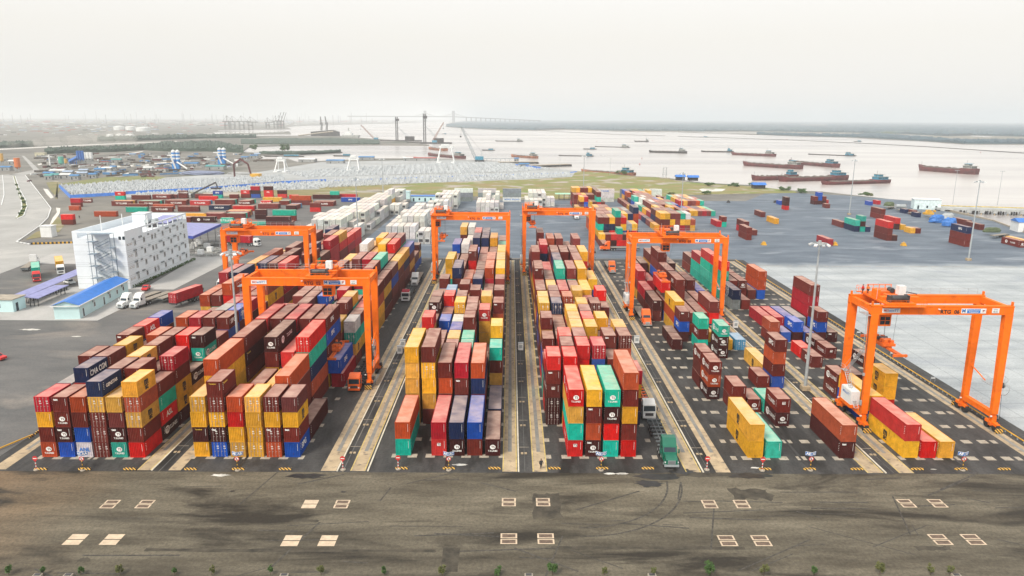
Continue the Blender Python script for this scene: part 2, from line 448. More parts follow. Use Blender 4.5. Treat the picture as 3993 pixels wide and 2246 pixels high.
rowblock('G', 38.8, 2.52, [(194, '*Bz'), (205, 'BY BB DsRs RsRsT RD'), (212, '*3B *3B *3Y *4T *3R *2G *2Y'), (225, '*3B *3P *3P *3G *3P *3Y *3N *3ON'),
   (238, '*2P *3P *3B *3Y *3P *3B *3G'), (251, '*2Y *3Y *3P *3B *2B *2P'), (264, '- *2Y *2P *2B'), ])
rowblock('G', 38.8, 2.52, [(326, '*Y *2Y *1UC *1Y *1B *3B *1B'), (340, '*2B *2C *2Y *2B *2B *3D'), (353, '*3Y *3Y *3B *3B *3Y *3D')])
dense('H', 71.5, 9, 250, 10, lambda r, i: (1 if i == 0 else 3-(rg.random() < .2)) if (i < 8-(r % 3)*.7) else 0)
dense('I', 102.5, 7, 308, 5, lambda r, i: (2 if r > 1 else 1) if i < 6-r*.3 else 0)
LOOSE = '''
r2 33 400 TB
r2 -12 400 *C
r2 265 525 *BBp
r2 240 462 *CB
r2 322 480 B
r2 405 308 *B
r2 530 372 *Ym
r2 632 240 RsDsDs
r2 580 190 U
r2 905 188 DsB
r2 945 187 DUU
r2 985 186 DB
r2 1022 223 B
r2 1010 182 R
r2 1290 446 *NsTs
r2 1342 446 TDsTs
r2 1394 447 Ns
r2 1168 408 *Bs
r3 328 418 *BsBsR
r3 372 418 Ds
r3 278 243 *BsBs
r3 395 325 *DsR
r3 445 328 Y
r3 523 357 Ym
r3 567 358 B
r3 970 468 *BBNp
r3 1415 474 *Bs
r3 1446 465 *Y
r2 1035 577 *Cx
r3 185 128 U
r3 250 121 C
r3 1088 330 *B
r3 985 296 *B
r3 480 196 N
r3 575 226 N
r3 545 205 B
'''
CROP = dict(r2=(2800,720,.4121), r3=(3300,740,.476), r5=(60,700,.4808), r6=(650,700,.4808), r4=(0,780,.586))
for i, ln in enumerate(LOOSE.strip().split('\n')):
    cr, u, v, s = ln.split(); a, b, k = CROP[cr]; P = at(a+float(u)*k, b+float(v)*k)
    add_stack(P.x, P.y, s, 'L', (i, 0))
# left yard: long sides face the camera
LEFTY = '''
r5 452 222 BC
r5 535 187 Bs
r5 375 366 BR
r5 812 163 TRa
r5 782 213 *Bs
r5 1003 213 *Bw
r5 1215 206 *Bs
r5 943 162 *B
r5 1112 157 *Bs
r5 1323 152 BBs
r5 905 238 *B
r5 897 264 *T
r5 1118 240 *O
r5 1103 262 *Bs
r5 1320 260 *B
r6 190 209 *Rs
r6 392 201 *B
r6 590 207 Bs
r6 765 206 Rs
r6 912 206 B
r6 1013 206 *BO
r6 1195 216 *Bw
r6 1163 262 RB
r6 343 248 *Nc
r6 538 254 *R
r6 742 236 *P
r6 862 336 *BT
r6 718 322 DD
r6 968 245 D
r6 807 395 *BD
r6 625 392 *T
r6 208 347 *Ds
r6 438 352 Ts
r6 140 318 *Y
r6 300 318 *P
r6 450 318 *P
r6 485 296 *P
r6 378 154 TUp
r6 603 148 BRa
r6 685 148 UDC
r6 790 148 RRaD
r6 900 148 RD
r6 995 155 R
r6 1185 157 *D
r6 1325 156 DT
r6 1415 181 *Up
r6 0 208 *Bs
r6 90 251 *B
r6 508 152 B
r6 10 152 B
r6 260 170 *R
r6 230 152 *B
r6 100 345 B
r6 140 340 B
r6 780 180 *Y
r6 1400 152 *C
r5 435 250 O
r5 640 300 *O
'''
for i, ln in enumerate(LEFTY.strip().split('\n')):
    cr, u, v, s = ln.split(); a, b, k = CROP[cr]; P = at(a+float(u)*k, b+float(v)*k)
    n = len(CONT); add_stack(P.x, P.y, s, 'J', (i, 0), rz=1)
    depth = {3: 3, 4: 3, 5: 3, 6: 3, 8: 2, 15: 2, 16: 3, 17: 5, 18: 2, 19: 3, 20: 2, 21: 3, 22: 2, 23: 2, 24: 2, 25: 2, 27: 2, 28: 5, 29: 3, 34: 3, 35: 4, 36: 3}.get(i, 1)
    for d in range(1, depth):
        if s[0] == '*' or i in (17, 18, 19, 28): add_stack(P.x, P.y+2.6*d, ('*' if s[0] == '*' else '')+rnd.choice('BBYBTPCL'), 'J', (i, d), rz=1)

# ---- which ones show largest: small z-buffer
def corners(c):
    x, y, z, L, H = c['x'], c['y'], c['z'], c['L'], c['H']
    dx, dy = (CW, L) if c['rz'] == 0 else (L, CW)
    return x, y, z, x+dx, y+dy, z+H
def visible_pixels():
    W, Hh = 1024, 576; s = 1024/3993
    zb = np.full((Hh, W), 1e9); ib = np.full((Hh, W), -1, int)
    for n, c in enumerate(CONT):
        x0, y0, z0, x1, y1, z1 = corners(c)
        faces = [[(x0,y0,z0),(x1,y0,z0),(x1,y0,z1),(x0,y0,z1)], [(x0,y0,z1),(x1,y0,z1),(x1,y1,z1),(x0,y1,z1)]]
        faces.append([(x1,y0,z0),(x1,y1,z0),(x1,y1,z1),(x1,y0,z1)] if x1 < 0 else [(x0,y0,z0),(x0,y1,z0),(x0,y1,z1),(x0,y0,z1)])
        for f in faces:
            P = [px(p) for p in f]
            A = np.array([[p[0]*s, p[1]*s] for p in P]); dz = sum(p[2] for p in P)/4
            # plane of 1/z
            q = np.array([[a[0], a[1], 1] for a in A]); iz = np.array([1/p[2] for p in P])
            co = np.linalg.lstsq(q, iz, rcond=None)[0]
            u0, v0 = np.floor(A.min(0)).astype(int); u1, v1 = np.ceil(A.max(0)).astype(int)
            u0 = max(u0, 0); v0 = max(v0, 0); u1 = min(u1, W-1); v1 = min(v1, Hh-1)
            if u1 < u0 or v1 < v0: continue
            X, Y = np.meshgrid(np.arange(u0, u1+1)+.5, np.arange(v0, v1+1)+.5)
            ins = np.ones(X.shape, bool); ar = 0
            for i in range(4): ar += A[i][0]*A[(i+1) % 4][1]-A[(i+1) % 4][0]*A[i][1]
            sg = 1 if ar > 0 else -1
            for i in range(4):
                a, b = A[i], A[(i+1) % 4]
                ins &= sg*((b[0]-a[0])*(Y-a[1])-(b[1]-a[1])*(X-a[0])) >= 0
            if not ins.any(): continue
            D = 1/np.maximum(co[0]*X+co[1]*Y+co[2], 1e-9)
            zs = zb[v0:v1+1, u0:u1+1]; m = ins & (D < zs); zs[m] = D[m]; ib[v0:v1+1, u0:u1+1][m] = n
    return np.bincount(ib[ib >= 0].ravel(), minlength=len(CONT))
VIS = visible_pixels()
order = np.argsort(-VIS, kind='stable')
CHOSEN = [int(i) for i in order[:300]]
print('containers', len(CONT), 'visible', int((VIS > 0).sum()), 'smallest chosen px', int(VIS[order[299]]))

# ---- shapes
def wave_wall(mb, n, depth, m, P):
    """corrugated sheet: P(t, d, zz) gives the point; t 0..1 along, d depth"""
    pts = []
    for i in range(n):
        for (f, d) in ((0, 0), (.28, 0), (.42, 1), (.78, 1), (.92, 0)):
            pts.append(((i+f)/n, d*depth))
    pts.append((1, 0))
    b = len(mb.v); k = mb.mi(m)
    for t, d in pts: mb.v.append(tuple(P(t, d, 0))); mb.v.append(tuple(P(t, d, 1)))
    for i in range(len(pts)-1):
        mb.f.append((b+2*i, b+2*i+2, b+2*i+3, b+2*i+1)); mb.m.append(k)
MESH = {}
def container_meshes(L, H, door):
    key = (L, H, door)
    if key in MESH: return MESH[key]
    b = MB(); m = M_paint; x = CW/2
    nz = int(L/.42); zb, zt = .16, H-.11
    wave_wall(b, nz, .06, m, lambda t, d, z: (x-.02-d, .14+t*(L-.28), zb if z == 0 else zt))
    wave_wall(b, nz, .06, m, lambda t, d, z: (-x+.02+d, L-.14-t*(L-.28), zb if z == 0 else zt))
    if not door: wave_wall(b, 8, .06, m, lambda t, d, z: (-x+.14+t*(CW-.28), .03+d, zb if z == 0 else zt))
    b.box(-x+.1, L-.05, zb, x-.1, L-.02, zt, m)
    for sx in (-1, 1):
        for y in (0, L-.15): b.box(sx*x-(.15 if sx > 0 else 0), y, .12, sx*x+(0 if sx > 0 else .15), y+.15, H-.12, m)
        b.box(sx*x-(.08 if sx > 0 else 0), .15, 0.02, sx*x+(0 if sx > 0 else .08), L-.15, .16, m)
        b.box(sx*x-(.06 if sx > 0 else 0), .15, H-.11, sx*x+(0 if sx > 0 else .06), L-.15, H-.003, m)
        for y in (-.01, L-.17):
            for z in (0, H-.12): b.box(sx*(x+.005)-(.18 if sx > 0 else 0), y, z, sx*(x+.005)+(0 if sx > 0 else .18), y+.18, z+.12, m)
    for y in (0, L-.1):
        b.box(-x+.15, y, .02, x-.15, y+.1, .16, m); b.box(-x+.15, y, H-.11, x-.15, y+.1, H-.003, m)
    b.box(-x+.08, .1, .1, x-.08, L-.1, .15, M_dgrey)
    o = b.build('c'); body = o.data; bpy.data.objects.remove(o)
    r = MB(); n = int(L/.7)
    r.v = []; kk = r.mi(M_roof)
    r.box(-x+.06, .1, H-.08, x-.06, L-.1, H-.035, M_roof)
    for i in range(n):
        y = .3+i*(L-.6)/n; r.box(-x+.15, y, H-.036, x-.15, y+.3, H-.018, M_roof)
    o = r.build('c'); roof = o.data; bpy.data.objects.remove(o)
    MESH[key] = (body, roof)
    return MESH[key]
def door_mesh(H, sx, rods):
    key = ('door', H, sx, rods)
    if key in MESH: return MESH[key]
    b = MB(); a, c = (.02, CW/2-.15) if sx > 0 else (-CW/2+.15, -.02)
    if not rods:
        b.box(a, .03, .17, c, .08, H-.12, M_paint)
        for z in (.5, 1.1, 1.75): b.box(a+.1, .012, z*H/2.6, c-.1, .031, z*H/2.6+.28, M_paint)
        b.box(a+.62*(c-a), .008, H*.68, a+.88*(c-a), .03, H*.76, M_white); b.box(a+.62*(c-a), .008, H*.55, a+.92*(c-a), .03, H*.60, M_white)
    else:
        for f in (.25, .75):
            X = a+(c-a)*f; b.bar((X, -.02, .1), (X, -.02, H-.06), .028, M_rod, 5)
            b.box(X-.02, -.05, H*.38, X+.22, -.03, H*.38+.05, M_rod)
            for z in (.2, .9, 1.7, H-.25): b.box(X-.05, -.03, z, X+.05, .03, z+.08, M_rod)
    o = b.build('c'); me = o.data; bpy.data.objects.remove(o); MESH[key] = me
    return me
SIDE = lambda L, H, s, y: Matrix.Translation((s*(CW/2+.006), y, H/2)) @ Matrix.Rotation(s*R(90), 4, 'Z')
def emblem(mb, M, r, mcol=M_white):
    disc(mb, M, r, mcol, 22, .86); put_text(mb, 'TS', M @ Matrix.Translation((r*.08, -.006, -r*.02)), r*1.15, M_dark_brown, .03)
M_dark_brown = flat('emblem_brown', (.12, .03, .03)); M_bluelet = flat('blue_lettering', (.03, .18, .55)); M_redlet = flat('red_lettering', (.6, .05, .04))
def lettering_mesh(L, H, marks, colr):
    key = ('let', L, H, marks, colr in 'WG')
    if key in MESH: return MESH[key]
    b = MB(); E = Matrix.Translation((0, -.012, H/2)); door = 'd' in marks
    T = Matrix.Translation
    if not door and colr not in 'Y': b.box(.86, -.012, H*.44, .895, .0, H*.9, M_white)       # painted code strip
    if 's' in marks:
        if not door: emblem(b, E @ T((0, 0, .12)), .46); put_text(b, 'T.S.LINES', E @ T((0, 0, -.58)), .38, M_white, .03)
        for s in (-1, 1):
            M = SIDE(L, H, s, L*.5)
            emblem(b, M @ T((-L*.22, 0, 0)), .82); put_text(b, 'T.S.LINES', M @ T((L*.12, 0, 0)), .95, M_white, .02, .9)
    if 'x' in marks: put_text(b, 'tex', E @ T((-.62, -.006, H/2-.42)), .52, M_white, .04)
    if 'z' in marks:
        b.box(-.3, -.02, H*.6, .3, -.008, H*.6+.5, M_white); put_text(b, 'TS', E @ T((0, -.02, H*.1+.25)), .5, M_dark_brown, .03)
        for s in (-1, 1): put_text(b, 'T.S.LINES', SIDE(L, H, s, L*.5), 1.0, M_white, .02, .9)
    if 'y' in marks:
        put_text(b, 'Textainer', E @ T((-.2, 0, H/2-.4)), .3, M_yel, .02)
        for s in (-1, 1): put_text(b, 'Textainer', SIDE(L, H, s, 1.6) @ T((0, 0, H/2-.55)), .5, M_yel, .02)
    sides = dict(p='SIPG', a='ASL', c='CMA CGM', w='T.S.LINES', g='GENSTAR', q='SEALAND')
    for ch, tx in sides.items():
        if ch in marks:
            for s in (-1, 1):
                y = L*.42 if ch == 'p' else L*.5
                put_text(b, tx, SIDE(L, H, s, y) @ T((0, 0, .1)), 1.35 if ch in 'pac' else .8, M_white if colr not in 'WG' else M_bluelet, .03, 1.0 if ch != 'c' else .8)
    if 'm' in marks:
        for s in (-1, 1):
            M = SIDE(L, H, s, L*.5); put_text(b, 'm', M @ T((0, 0, .38)), 1.7, M_black, .05); put_text(b, 'sc', M @ T((0, 0, -.55)), 1.25, M_black, .05)
    if 'n' in marks:
        put_text(b, 'ANL', E, .9, M_bluelet, .03)
    # white height/ID marks at the top corner of each long side
    if colr != 'Y' and 'm' not in marks:
        for s in (-1, 1):
            M = SIDE(L, H, s, L/2)
            for i, f in enumerate((.32, .2, .1, 0, -.1)): b.box(0, 0, 0, .16, .004, .10, M_white, M @ T((s*(-L/2+.55), -.006, f*H)))
    if not b.f: MESH[key] = None; return None
    o = b.build('c'); MESH[key] = o.data; bpy.data.objects.remove(o)
    return MESH[key]
def jit(c, r):
    k = r.uniform(.78, 1.16); g = sum(c)/3*.9+.02; f = r.choice((0, 0, 0, .05, .12)); return tuple(min(1, (x*(1-f)+g*f)*k*r.uniform(.95, 1.05)) for x in c)

BLK = dict(A='far-left block', B='second block', C='left-centre block', D='right-centre block', E='fifth block', F='far-right block')
GN = dict(A='containers stacked under the crane RTG 01', B='containers stacked under the crane RTG 02', C='containers stacked under the crane RTG 03', D='containers stacked under the crane RTG 04',
          E='containers stacked under the crane RTG 05', F='containers stacked under the crane RTG 06', W='white refrigerated containers behind crane RTG 01', V='white refrigerated containers behind crane RTG 03',
          X='white refrigerated containers at the far kerb', Z='white containers turned sideways at the far kerb', G='containers in the block behind crane RTG 04', H='containers in the far block behind crane RTG 05',
          I='containers in the far low block', L='containers on the open yard at the right', J='containers in the yard behind the office building')
used = {}
def label_for(c):
    n = CNAME[c['c']]; sz = 'short' if c['L'] < 8 else 'long'
    mk = [MARKN[m] for m in c['marks'] if m in MARKN]
    ti = c['tier']; top = ti == c['n']-1
    tier = 'alone on the ground' if c['n'] == 1 else 'topmost' if top else 'at ground level' if ti == 0 else nth(ti)+' up'
    g = c['grp']; k, i = c['info']
    side = 'left' if g not in 'EF' else 'left'
    if g in BLK:
        row = 'front row' if k == 0 else '%s bay' % nth(k)
        s = '%s %s container %s, %s, %s column, %s' % (sz, n, tier, row, nth(i), BLK[g])
    elif g in 'WVX':
        wh = dict(W='white rows left of centre', V='white rows near centre', X='white far-kerb rows')[g]
        s = 'long %s container %s, %s row, %s column, %s' % (n, tier, nth(k), nth(i), wh)
    elif g == 'Z': s = 'long %s container lying sideways %s at the far kerb, %s stack from left' % (n, tier, nth(sorted({q['x'] for q in CONT if q['grp'] == 'Z'}).index(c['x'])))
    elif g in 'GHI':
        wh = dict(G='block beyond the right-centre crane', H='far right dense block', I='low far block')[g]
        s = '%s %s container %s, %s row, %s column, %s' % (sz, n, tier, nth(int(c['y']-180)//13 if g == 'G' else k), nth(i), wh)
    elif g == 'L': s = '%s %s container %s, %s stack from left on open yard' % (sz, n, tier, nth(LR[c['info']]))
    else: s = '%s %s container %s, %s deep, %s stack from left behind offices' % (sz, n, tier, nth(k2(c)), nth(JR[c['info'][0]]))
    if mk and len((s+' with '+mk[0]).split()) <= 16: s = s.replace(' container ', ' container with %s ' % mk[0], 1)
    return s
def k2(c): return c['info'][1]
LR = {inf: r for r, inf in enumerate(sorted({c['info'] for c in CONT if c['grp'] == 'L'}, key=lambda f: min(c['x'] for c in CONT if c['grp'] == 'L' and c['info'] == f)))}
JR = {inf: r for r, inf in enumerate(sorted({c['info'][0] for c in CONT if c['grp'] == 'J'}, key=lambda f: min(px((c['x'], c['y'], 0))[0] for c in CONT if c['grp'] == 'J' and c['info'][0] == f)))}
rc = random.Random(3)
chosen = set(CHOSEN)
def child(me, name, root, colr, z=0):
    o = bpy.data.objects.new(name, me); col.objects.link(o); o.parent = root; o.color = colr; return o
def place_container(c):
    body, roof = container_meshes(c['L'], c['H'], 'd' in c['marks'])
    cc = (*jit(PAL[c['c']], rc), 1)
    o = bpy.data.objects.new('shipping_container', body); col.objects.link(o); o.color = cc
    if c['rz'] == 0: o.location = (c['x']+CW/2, c['y'], c['z'])
    else: o.location = (c['x']+c['L'], c['y']+CW/2, c['z']); o.rotation_euler = (0, 0, R(90))
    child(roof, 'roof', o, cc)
    if 'd' in c['marks']:
        for sx in (-1, 1):
            d = child(door_mesh(c['H'], sx, False), 'door', o, cc); child(door_mesh(c['H'], sx, True), 'lock_rods', d, cc)
    lm = lettering_mesh(c['L'], c['H'], c['marks'], c['c'])
    if lm: child(lm, 'lettering', o, cc)
    lb = label_for(c)
    used[lb] = used.get(lb, 0)+1
    if used[lb] > 1: print('DUP', lb)
    tag(o, lb, 'shipping container', GN[c['grp']]); return o
for n in CHOSEN: place_container(CONT[n])
# the rest as one object
V = []; Fc = []; C4 = []
wl = MB()
for n, c in enumerate(CONT):
    if n in chosen: continue
    x0, y0, z0, x1, y1, z1 = corners(c); z1 -= .03; e = .03
    b = len(V); V += [(x0,y0+e,z0),(x1,y0+e,z0),(x1,y1-e,z0),(x0,y1-e,z0),(x0,y0+e,z1),(x1,y0+e,z1),(x1,y1-e,z1),(x0,y1-e,z1)]
    cc = (*jit(PAL[c['c']], rc), 1)
    for f in ((4,5,6,7),(0,1,5,4),(1,2,6,5),(2,3,7,6),(3,0,4,7)): Fc.append(tuple(b+i for i in f)); C4 += [cc]*4
me = bpy.data.meshes.new('far_containers'); me.from_pydata(V, [], Fc); me.materials.append(M_stuffp)
ca = me.color_attributes.new('Col', 'FLOAT_COLOR', 'CORNER'); ca.data.foreach_set('color', [x for c in C4 for x in c])
# lettering and machinery of the remaining containers goes into the same single mesh
o = bpy.data.objects.new('far_containers', me); col.objects.link(o)
tag(o, 'all the remaining smaller or half hidden shipping containers of every colour', 'shipping containers', None, 'stuff')
db = MB()
for n, c in enumerate(CONT):
    if n in chosen or VIS[n] == 0: continue
    x0, y0, z0, x1, y1, z1 = corners(c)
    if c['c'] == 'W' and c['grp'] in 'WVX' and rc.random() < .45 and 'd' not in c['marks']:
        db.box(x0+.35, y0+.01, z0+.9, x1-.35, y0+.029, z1-.75, M_dgrey); db.box(x0+.5, y0, z0+.3, x1-.5, y0+.029, z0+.75, M_grey)
    elif c['c'] == 'W' and c['grp'] in 'WVX':
        for f in (.25, .5, .75): db.bar((x0+(x1-x0)*f, y0, z0+.1), (x0+(x1-x0)*f, y0, z1-.1), .05, M_rod, 4)
    elif set(c['marks']) & set('spawcq') and c['rz'] == 1:
        M = Matrix.Translation(((x0+x1)/2, y0+.02, (z0+z1)/2)); tx = dict(s='TS T.S.LINES', p='SIPG', a='ASL', w='T.S.LINES', c='CMA CGM', q='MAERSK SEALAND')
        for ch in c['marks']:
            if ch in tx: put_text(db, tx[ch], M, 1.3 if ch in 'spaw' else 1.2, M_white if c['c'] not in 'WG' else M_bluelet, .03)
o2 = db.build('container_fittings')
dg = bpy.context.view_layer
# merge fittings into the far container mesh
import bmesh
bm = bmesh.new(); bm.from_mesh(me); nm = len(me.materials)
base_faces = len(bm.faces)
for m in o2.data.materials: me.materials.append(m)
bm2 = bmesh.new(); bm2.from_mesh(o2.data)
vm = [bm.verts.new(v.co) for v in bm2.verts]
for f in bm2.faces:
    try: nf = bm.faces.new([vm[v.index] for v in f.verts]); nf.material_index = f.material_index+nm
    except ValueError: pass
bm.to_mesh(me); bm.free(); bm2.free(); bpy.data.objects.remove(o2)
# ================================================================ GROUND
def sheet(name, pts, z, m, lift=None):
    b = MB(); b.poly([(p[0], p[1], z) for p in pts], m); return tag(b.build(name), kind='structure')
def rect(name, x0, y0, x1, y1, z, m): return sheet(name, [(x0,y0),(x1,y0),(x1,y1),(x0,y1)], z, m)
def pxpoly(pts, z=0): return [tuple(at(u, v, z)) for u, v in pts]
def ground_mat(name, a, b, s1, stain, s2=.05, lo=.5, hi=.68, rough=.75, stretch=(1, 1, 1), rot=0, grain=.12, zone=None, broad=False):
    m = bpy.data.materials.new(name); m.use_nodes = True; t = m.node_tree; L = t.links.new
    bs = t.nodes['Principled BSDF']; bs.inputs['Roughness'].default_value = rough; bs.inputs['Specular IOR Level'].default_value = .35
    tc = N(t, 'ShaderNodeTexCoord'); mp = N(t, 'ShaderNodeMapping'); mp.inputs['Scale'].default_value = stretch; mp.inputs['Rotation'].default_value = (0, 0, rot)
    L(tc.outputs['Object'], mp.inputs[0])
    n = N(t, 'ShaderNodeTexNoise'); n.inputs['Scale'].default_value = s1; n.inputs['Detail'].default_value = 9; n.inputs['Roughness'].default_value = .68
    L(mp.outputs[0], n.inputs['Vector'])
    r = N(t, 'ShaderNodeValToRGB'); r.color_ramp.elements[0].position = .34; r.color_ramp.elements[1].position = .66
    r.color_ramp.elements[0].color = (*a, 1); r.color_ramp.elements[1].color = (*b, 1); L(n.outputs['Fac'], r.inputs[0])
    n2 = N(t, 'ShaderNodeTexNoise'); n2.inputs['Scale'].default_value = s2; n2.inputs['Detail'].default_value = 8; n2.inputs['Roughness'].default_value = .6
    n2.inputs['Distortion'].default_value = .6
    L(mp.outputs[0], n2.inputs['Vector'])
    if zone:      # a second surface takes over across a ragged line: (axis, from, to, colour a, colour b, raggedness)
        ax, z0, z1, za, zb, amp = zone
        sp = N(t, 'ShaderNodeSeparateXYZ'); L(tc.outputs['Object'], sp.inputs[0])
        nn = N(t, 'ShaderNodeTexNoise'); nn.inputs['Scale'].default_value = .06; nn.inputs['Detail'].default_value = 8; L(tc.outputs['Object'], nn.inputs['Vector'])
        ma = N(t, 'ShaderNodeMath', operation='MULTIPLY_ADD'); ma.inputs[1].default_value = amp; L(nn.outputs['Fac'], ma.inputs[0]); L(sp.outputs[ax], ma.inputs[2])
        mz = N(t, 'ShaderNodeMapRange'); mz.inputs[1].default_value = z0+amp/2; mz.inputs[2].default_value = z1+amp/2; L(ma.outputs[0], mz.inputs[0])
        rz_ = N(t, 'ShaderNodeValToRGB'); rz_.color_ramp.elements[0].position = .34; rz_.color_ramp.elements[1].position = .66; rz_.color_ramp.elements[0].color = (*za, 1); rz_.color_ramp.elements[1].color = (*zb, 1); L(n.outputs['Fac'], rz_.inputs[0])
        mm = N(t, 'ShaderNodeMixRGB'); L(mz.outputs[0], mm.inputs[0]); L(r.outputs[0], mm.inputs[1]); L(rz_.outputs[0], mm.inputs[2])
        r = mm
    mr = N(t, 'ShaderNodeMapRange'); mr.inputs[1].default_value = lo; mr.inputs[2].default_value = hi; L(n2.outputs['Fac'], mr.inputs[0])
    mx = N(t, 'ShaderNodeMixRGB'); mx.inputs[2].default_value = (*stain, 1); L(mr.outputs[0], mx.inputs[0]); L(r.outputs[0], mx.inputs[1])
    if broad:
        n5 = N(t, 'ShaderNodeTexNoise'); n5.inputs['Scale'].default_value = .035; n5.inputs['Detail'].default_value = 3; n5.inputs['Distortion'].default_value = .8; L(mp.outputs[0], n5.inputs['Vector'])
        r5 = N(t, 'ShaderNodeMapRange'); r5.inputs[1].default_value = .4; r5.inputs[2].default_value = .6; r5.inputs[3].default_value = .82; r5.inputs[4].default_value = 1.18; L(n5.outputs['Fac'], r5.inputs[0])
        m5 = N(t, 'ShaderNodeMixRGB', blend_type='MULTIPLY'); m5.inputs[0].default_value = 1; L(mx.outputs[0], m5.inputs[1]); L(r5.outputs[0], m5.inputs[2]); mx = m5
    g = N(t, 'ShaderNodeTexNoise'); g.inputs['Scale'].default_value = 2.2; g.inputs['Detail'].default_value = 5; g.inputs['Roughness'].default_value = .8
    L(tc.outputs['Object'], g.inputs['Vector'])
    mg = N(t, 'ShaderNodeMapRange'); mg.inputs[1].default_value = .3; mg.inputs[2].default_value = .7; mg.inputs[3].default_value = 1-grain; mg.inputs[4].default_value = 1+grain
    L(g.outputs['Fac'], mg.inputs[0])
    mu = N(t, 'ShaderNodeMixRGB', blend_type='MULTIPLY'); mu.inputs[0].default_value = 1; L(mx.outputs[0], mu.inputs[1]); L(mg.outputs[0], mu.inputs[2])
    L(mu.outputs[0], bs.inputs['Base Color']); return m
G_road = ground_mat('apron_asphalt', (.062, .053, .037), (.152, .134, .098), .16, (.024, .020, .014), .09, .50, .62, stretch=(.35, 1.7, 1), grain=.42, broad=True, zone=(0, -56, -86, (.13, .085, .045), (.22, .14, .075), 30))
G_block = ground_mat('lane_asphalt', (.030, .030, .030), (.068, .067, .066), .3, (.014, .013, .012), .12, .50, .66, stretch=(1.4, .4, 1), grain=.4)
G_left = ground_mat('left_yard_asphalt', (.080, .082, .083), (.140, .137, .133), .1, (.26, .23, .20), .045, .56, .74, stretch=(.5, 1.2, 1), rot=.5, grain=.22)
G_right = ground_mat('right_yard_concrete', (.22, .245, .265), (.345, .37, .385), .06, (.46, .48, .48), .03, .50, .72, stretch=(.35, 1.3, 1), rot=.35, rough=.65, grain=.12)
G_far = ground_mat('far_yard_asphalt', (.062, .086, .118), (.128, .160, .200), .1, (.25, .28, .32), .07, .54, .74, stretch=(.5, 1.3, 1), rough=.65, grain=.22, zone=(1, 169, 160, (.26, .29, .31), (.42, .45, .465), 16))
G_soil = ground_mat('soil', (.10, .095, .085), (.21, .20, .175), .02, (.05, .06, .04), .006, .52, .64, grain=.1)
G_conc = ground_mat('paving_concrete', (.32, .32, .31), (.42, .41, .40), .1, (.24, .24, .23), .03, .55, .75)
G_sand = ground_mat('brown_dust', (.13, .085, .045), (.21, .135, .07), .1, (.07, .055, .035), .06, .5, .7)

# water: one sheet to the horizon
mw = bpy.data.materials.new('river_water'); mw.use_nodes = True; t = mw.node_tree; bs = t.nodes['Principled BSDF']
bs.inputs['Base Color'].default_value = (.50, .49, .46, 1); bs.inputs['Roughness'].default_value = .22; bs.inputs['Specular IOR Level'].default_value = .5
tc = N(t, 'ShaderNodeTexCoord'); mp = N(t, 'ShaderNodeMapping'); mp.inputs['Scale'].default_value = (.25, 1, 1); mp.inputs['Rotation'].default_value = (0, 0, -.25)
nz = N(t, 'ShaderNodeTexNoise'); nz.inputs['Scale'].default_value = .12; nz.inputs['Detail'].default_value = 8
t.links.new(tc.outputs['Object'], mp.inputs[0]); t.links.new(mp.outputs[0], nz.inputs['Vector'])
bp = N(t, 'ShaderNodeBump'); bp.inputs['Strength'].default_value = .25; bp.inputs['Distance'].default_value = 1.2
t.links.new(nz.outputs['Fac'], bp.inputs['Height']); t.links.new(bp.outputs[0], bs.inputs['Normal'])
nz2 = N(t, 'ShaderNodeTexNoise'); nz2.inputs['Scale'].default_value = .006; nz2.inputs['Detail'].default_value = 8
t.links.new(mp.outputs[0], nz2.inputs['Vector'])
rr = N(t, 'ShaderNodeValToRGB'); rr.color_ramp.elements[0].position = .35; rr.color_ramp.elements[1].position = .62
rr.color_ramp.elements[0].color = (.29, .275, .275, 1); rr.color_ramp.elements[1].color = (.50, .475, .455, 1)
t.links.new(nz2.outputs['Fac'], rr.inputs[0]); t.links.new(rr.outputs[0], bs.inputs['Base Color'])
sheet('river_water', [(-30000, -400), (30000, -400), (30000, 40000), (-30000, 40000)], -1.5, mw)

ZL = -.6
main = [(4300, 985), (3993, 905), (3871, 859), (3662, 816), (3633, 804), (3671, 795), (3571, 783), (3528, 780), (3457, 774), (3300, 757), (3203, 746), (3100, 742), (2994, 735), (2924, 721), (2819, 716),
        (2735, 711), (2617, 695), (2568, 690), (2470, 686), (2334, 669), (2250, 669), (2124, 657), (2019, 645), (1949, 629), (1880, 624), (1810, 624), (1670, 617), (1464, 617), (1254, 627), (1160, 631),
        (1120, 618), (1003, 620), (1024, 611), (996, 603), (1335, 592), (1324, 589), (1149, 590), (1010, 596), (940, 592), (975, 570), (1149, 565), (1464, 564), (1674, 565), (1600, 553), (1527, 545), (1394, 536),
        (1314, 529), (1163, 529), (975, 529), (790, 528), (790, 518), (1000, 523), (1135, 522), (1128, 512), (1000, 514), (850, 512), (850, 507), (1135, 503), (1114, 494), (1184, 490), (1394, 484), (1534, 481.5), (1700, 475), (1780, 472), (1780, 468),
        (1000, 466), (-900, 462)]
P = [tuple(at(u, v, 0))[:2] for u, v in main]
P += [(-12000, -400), (800, -400)]
land = MB(); land.poly([(x, y, -.10) for x, y in P], G_soil)
n = len(P); tri = land
edge = MB()
for i in range(n-3):
    a, b = P[i], P[i+1]; land.poly([(a[0], a[1], -.10), (a[0], a[1], -2.2), (b[0], b[1], -2.2), (b[0], b[1], -.10)], G_soil)
tag(land.build('land'), kind='structure')

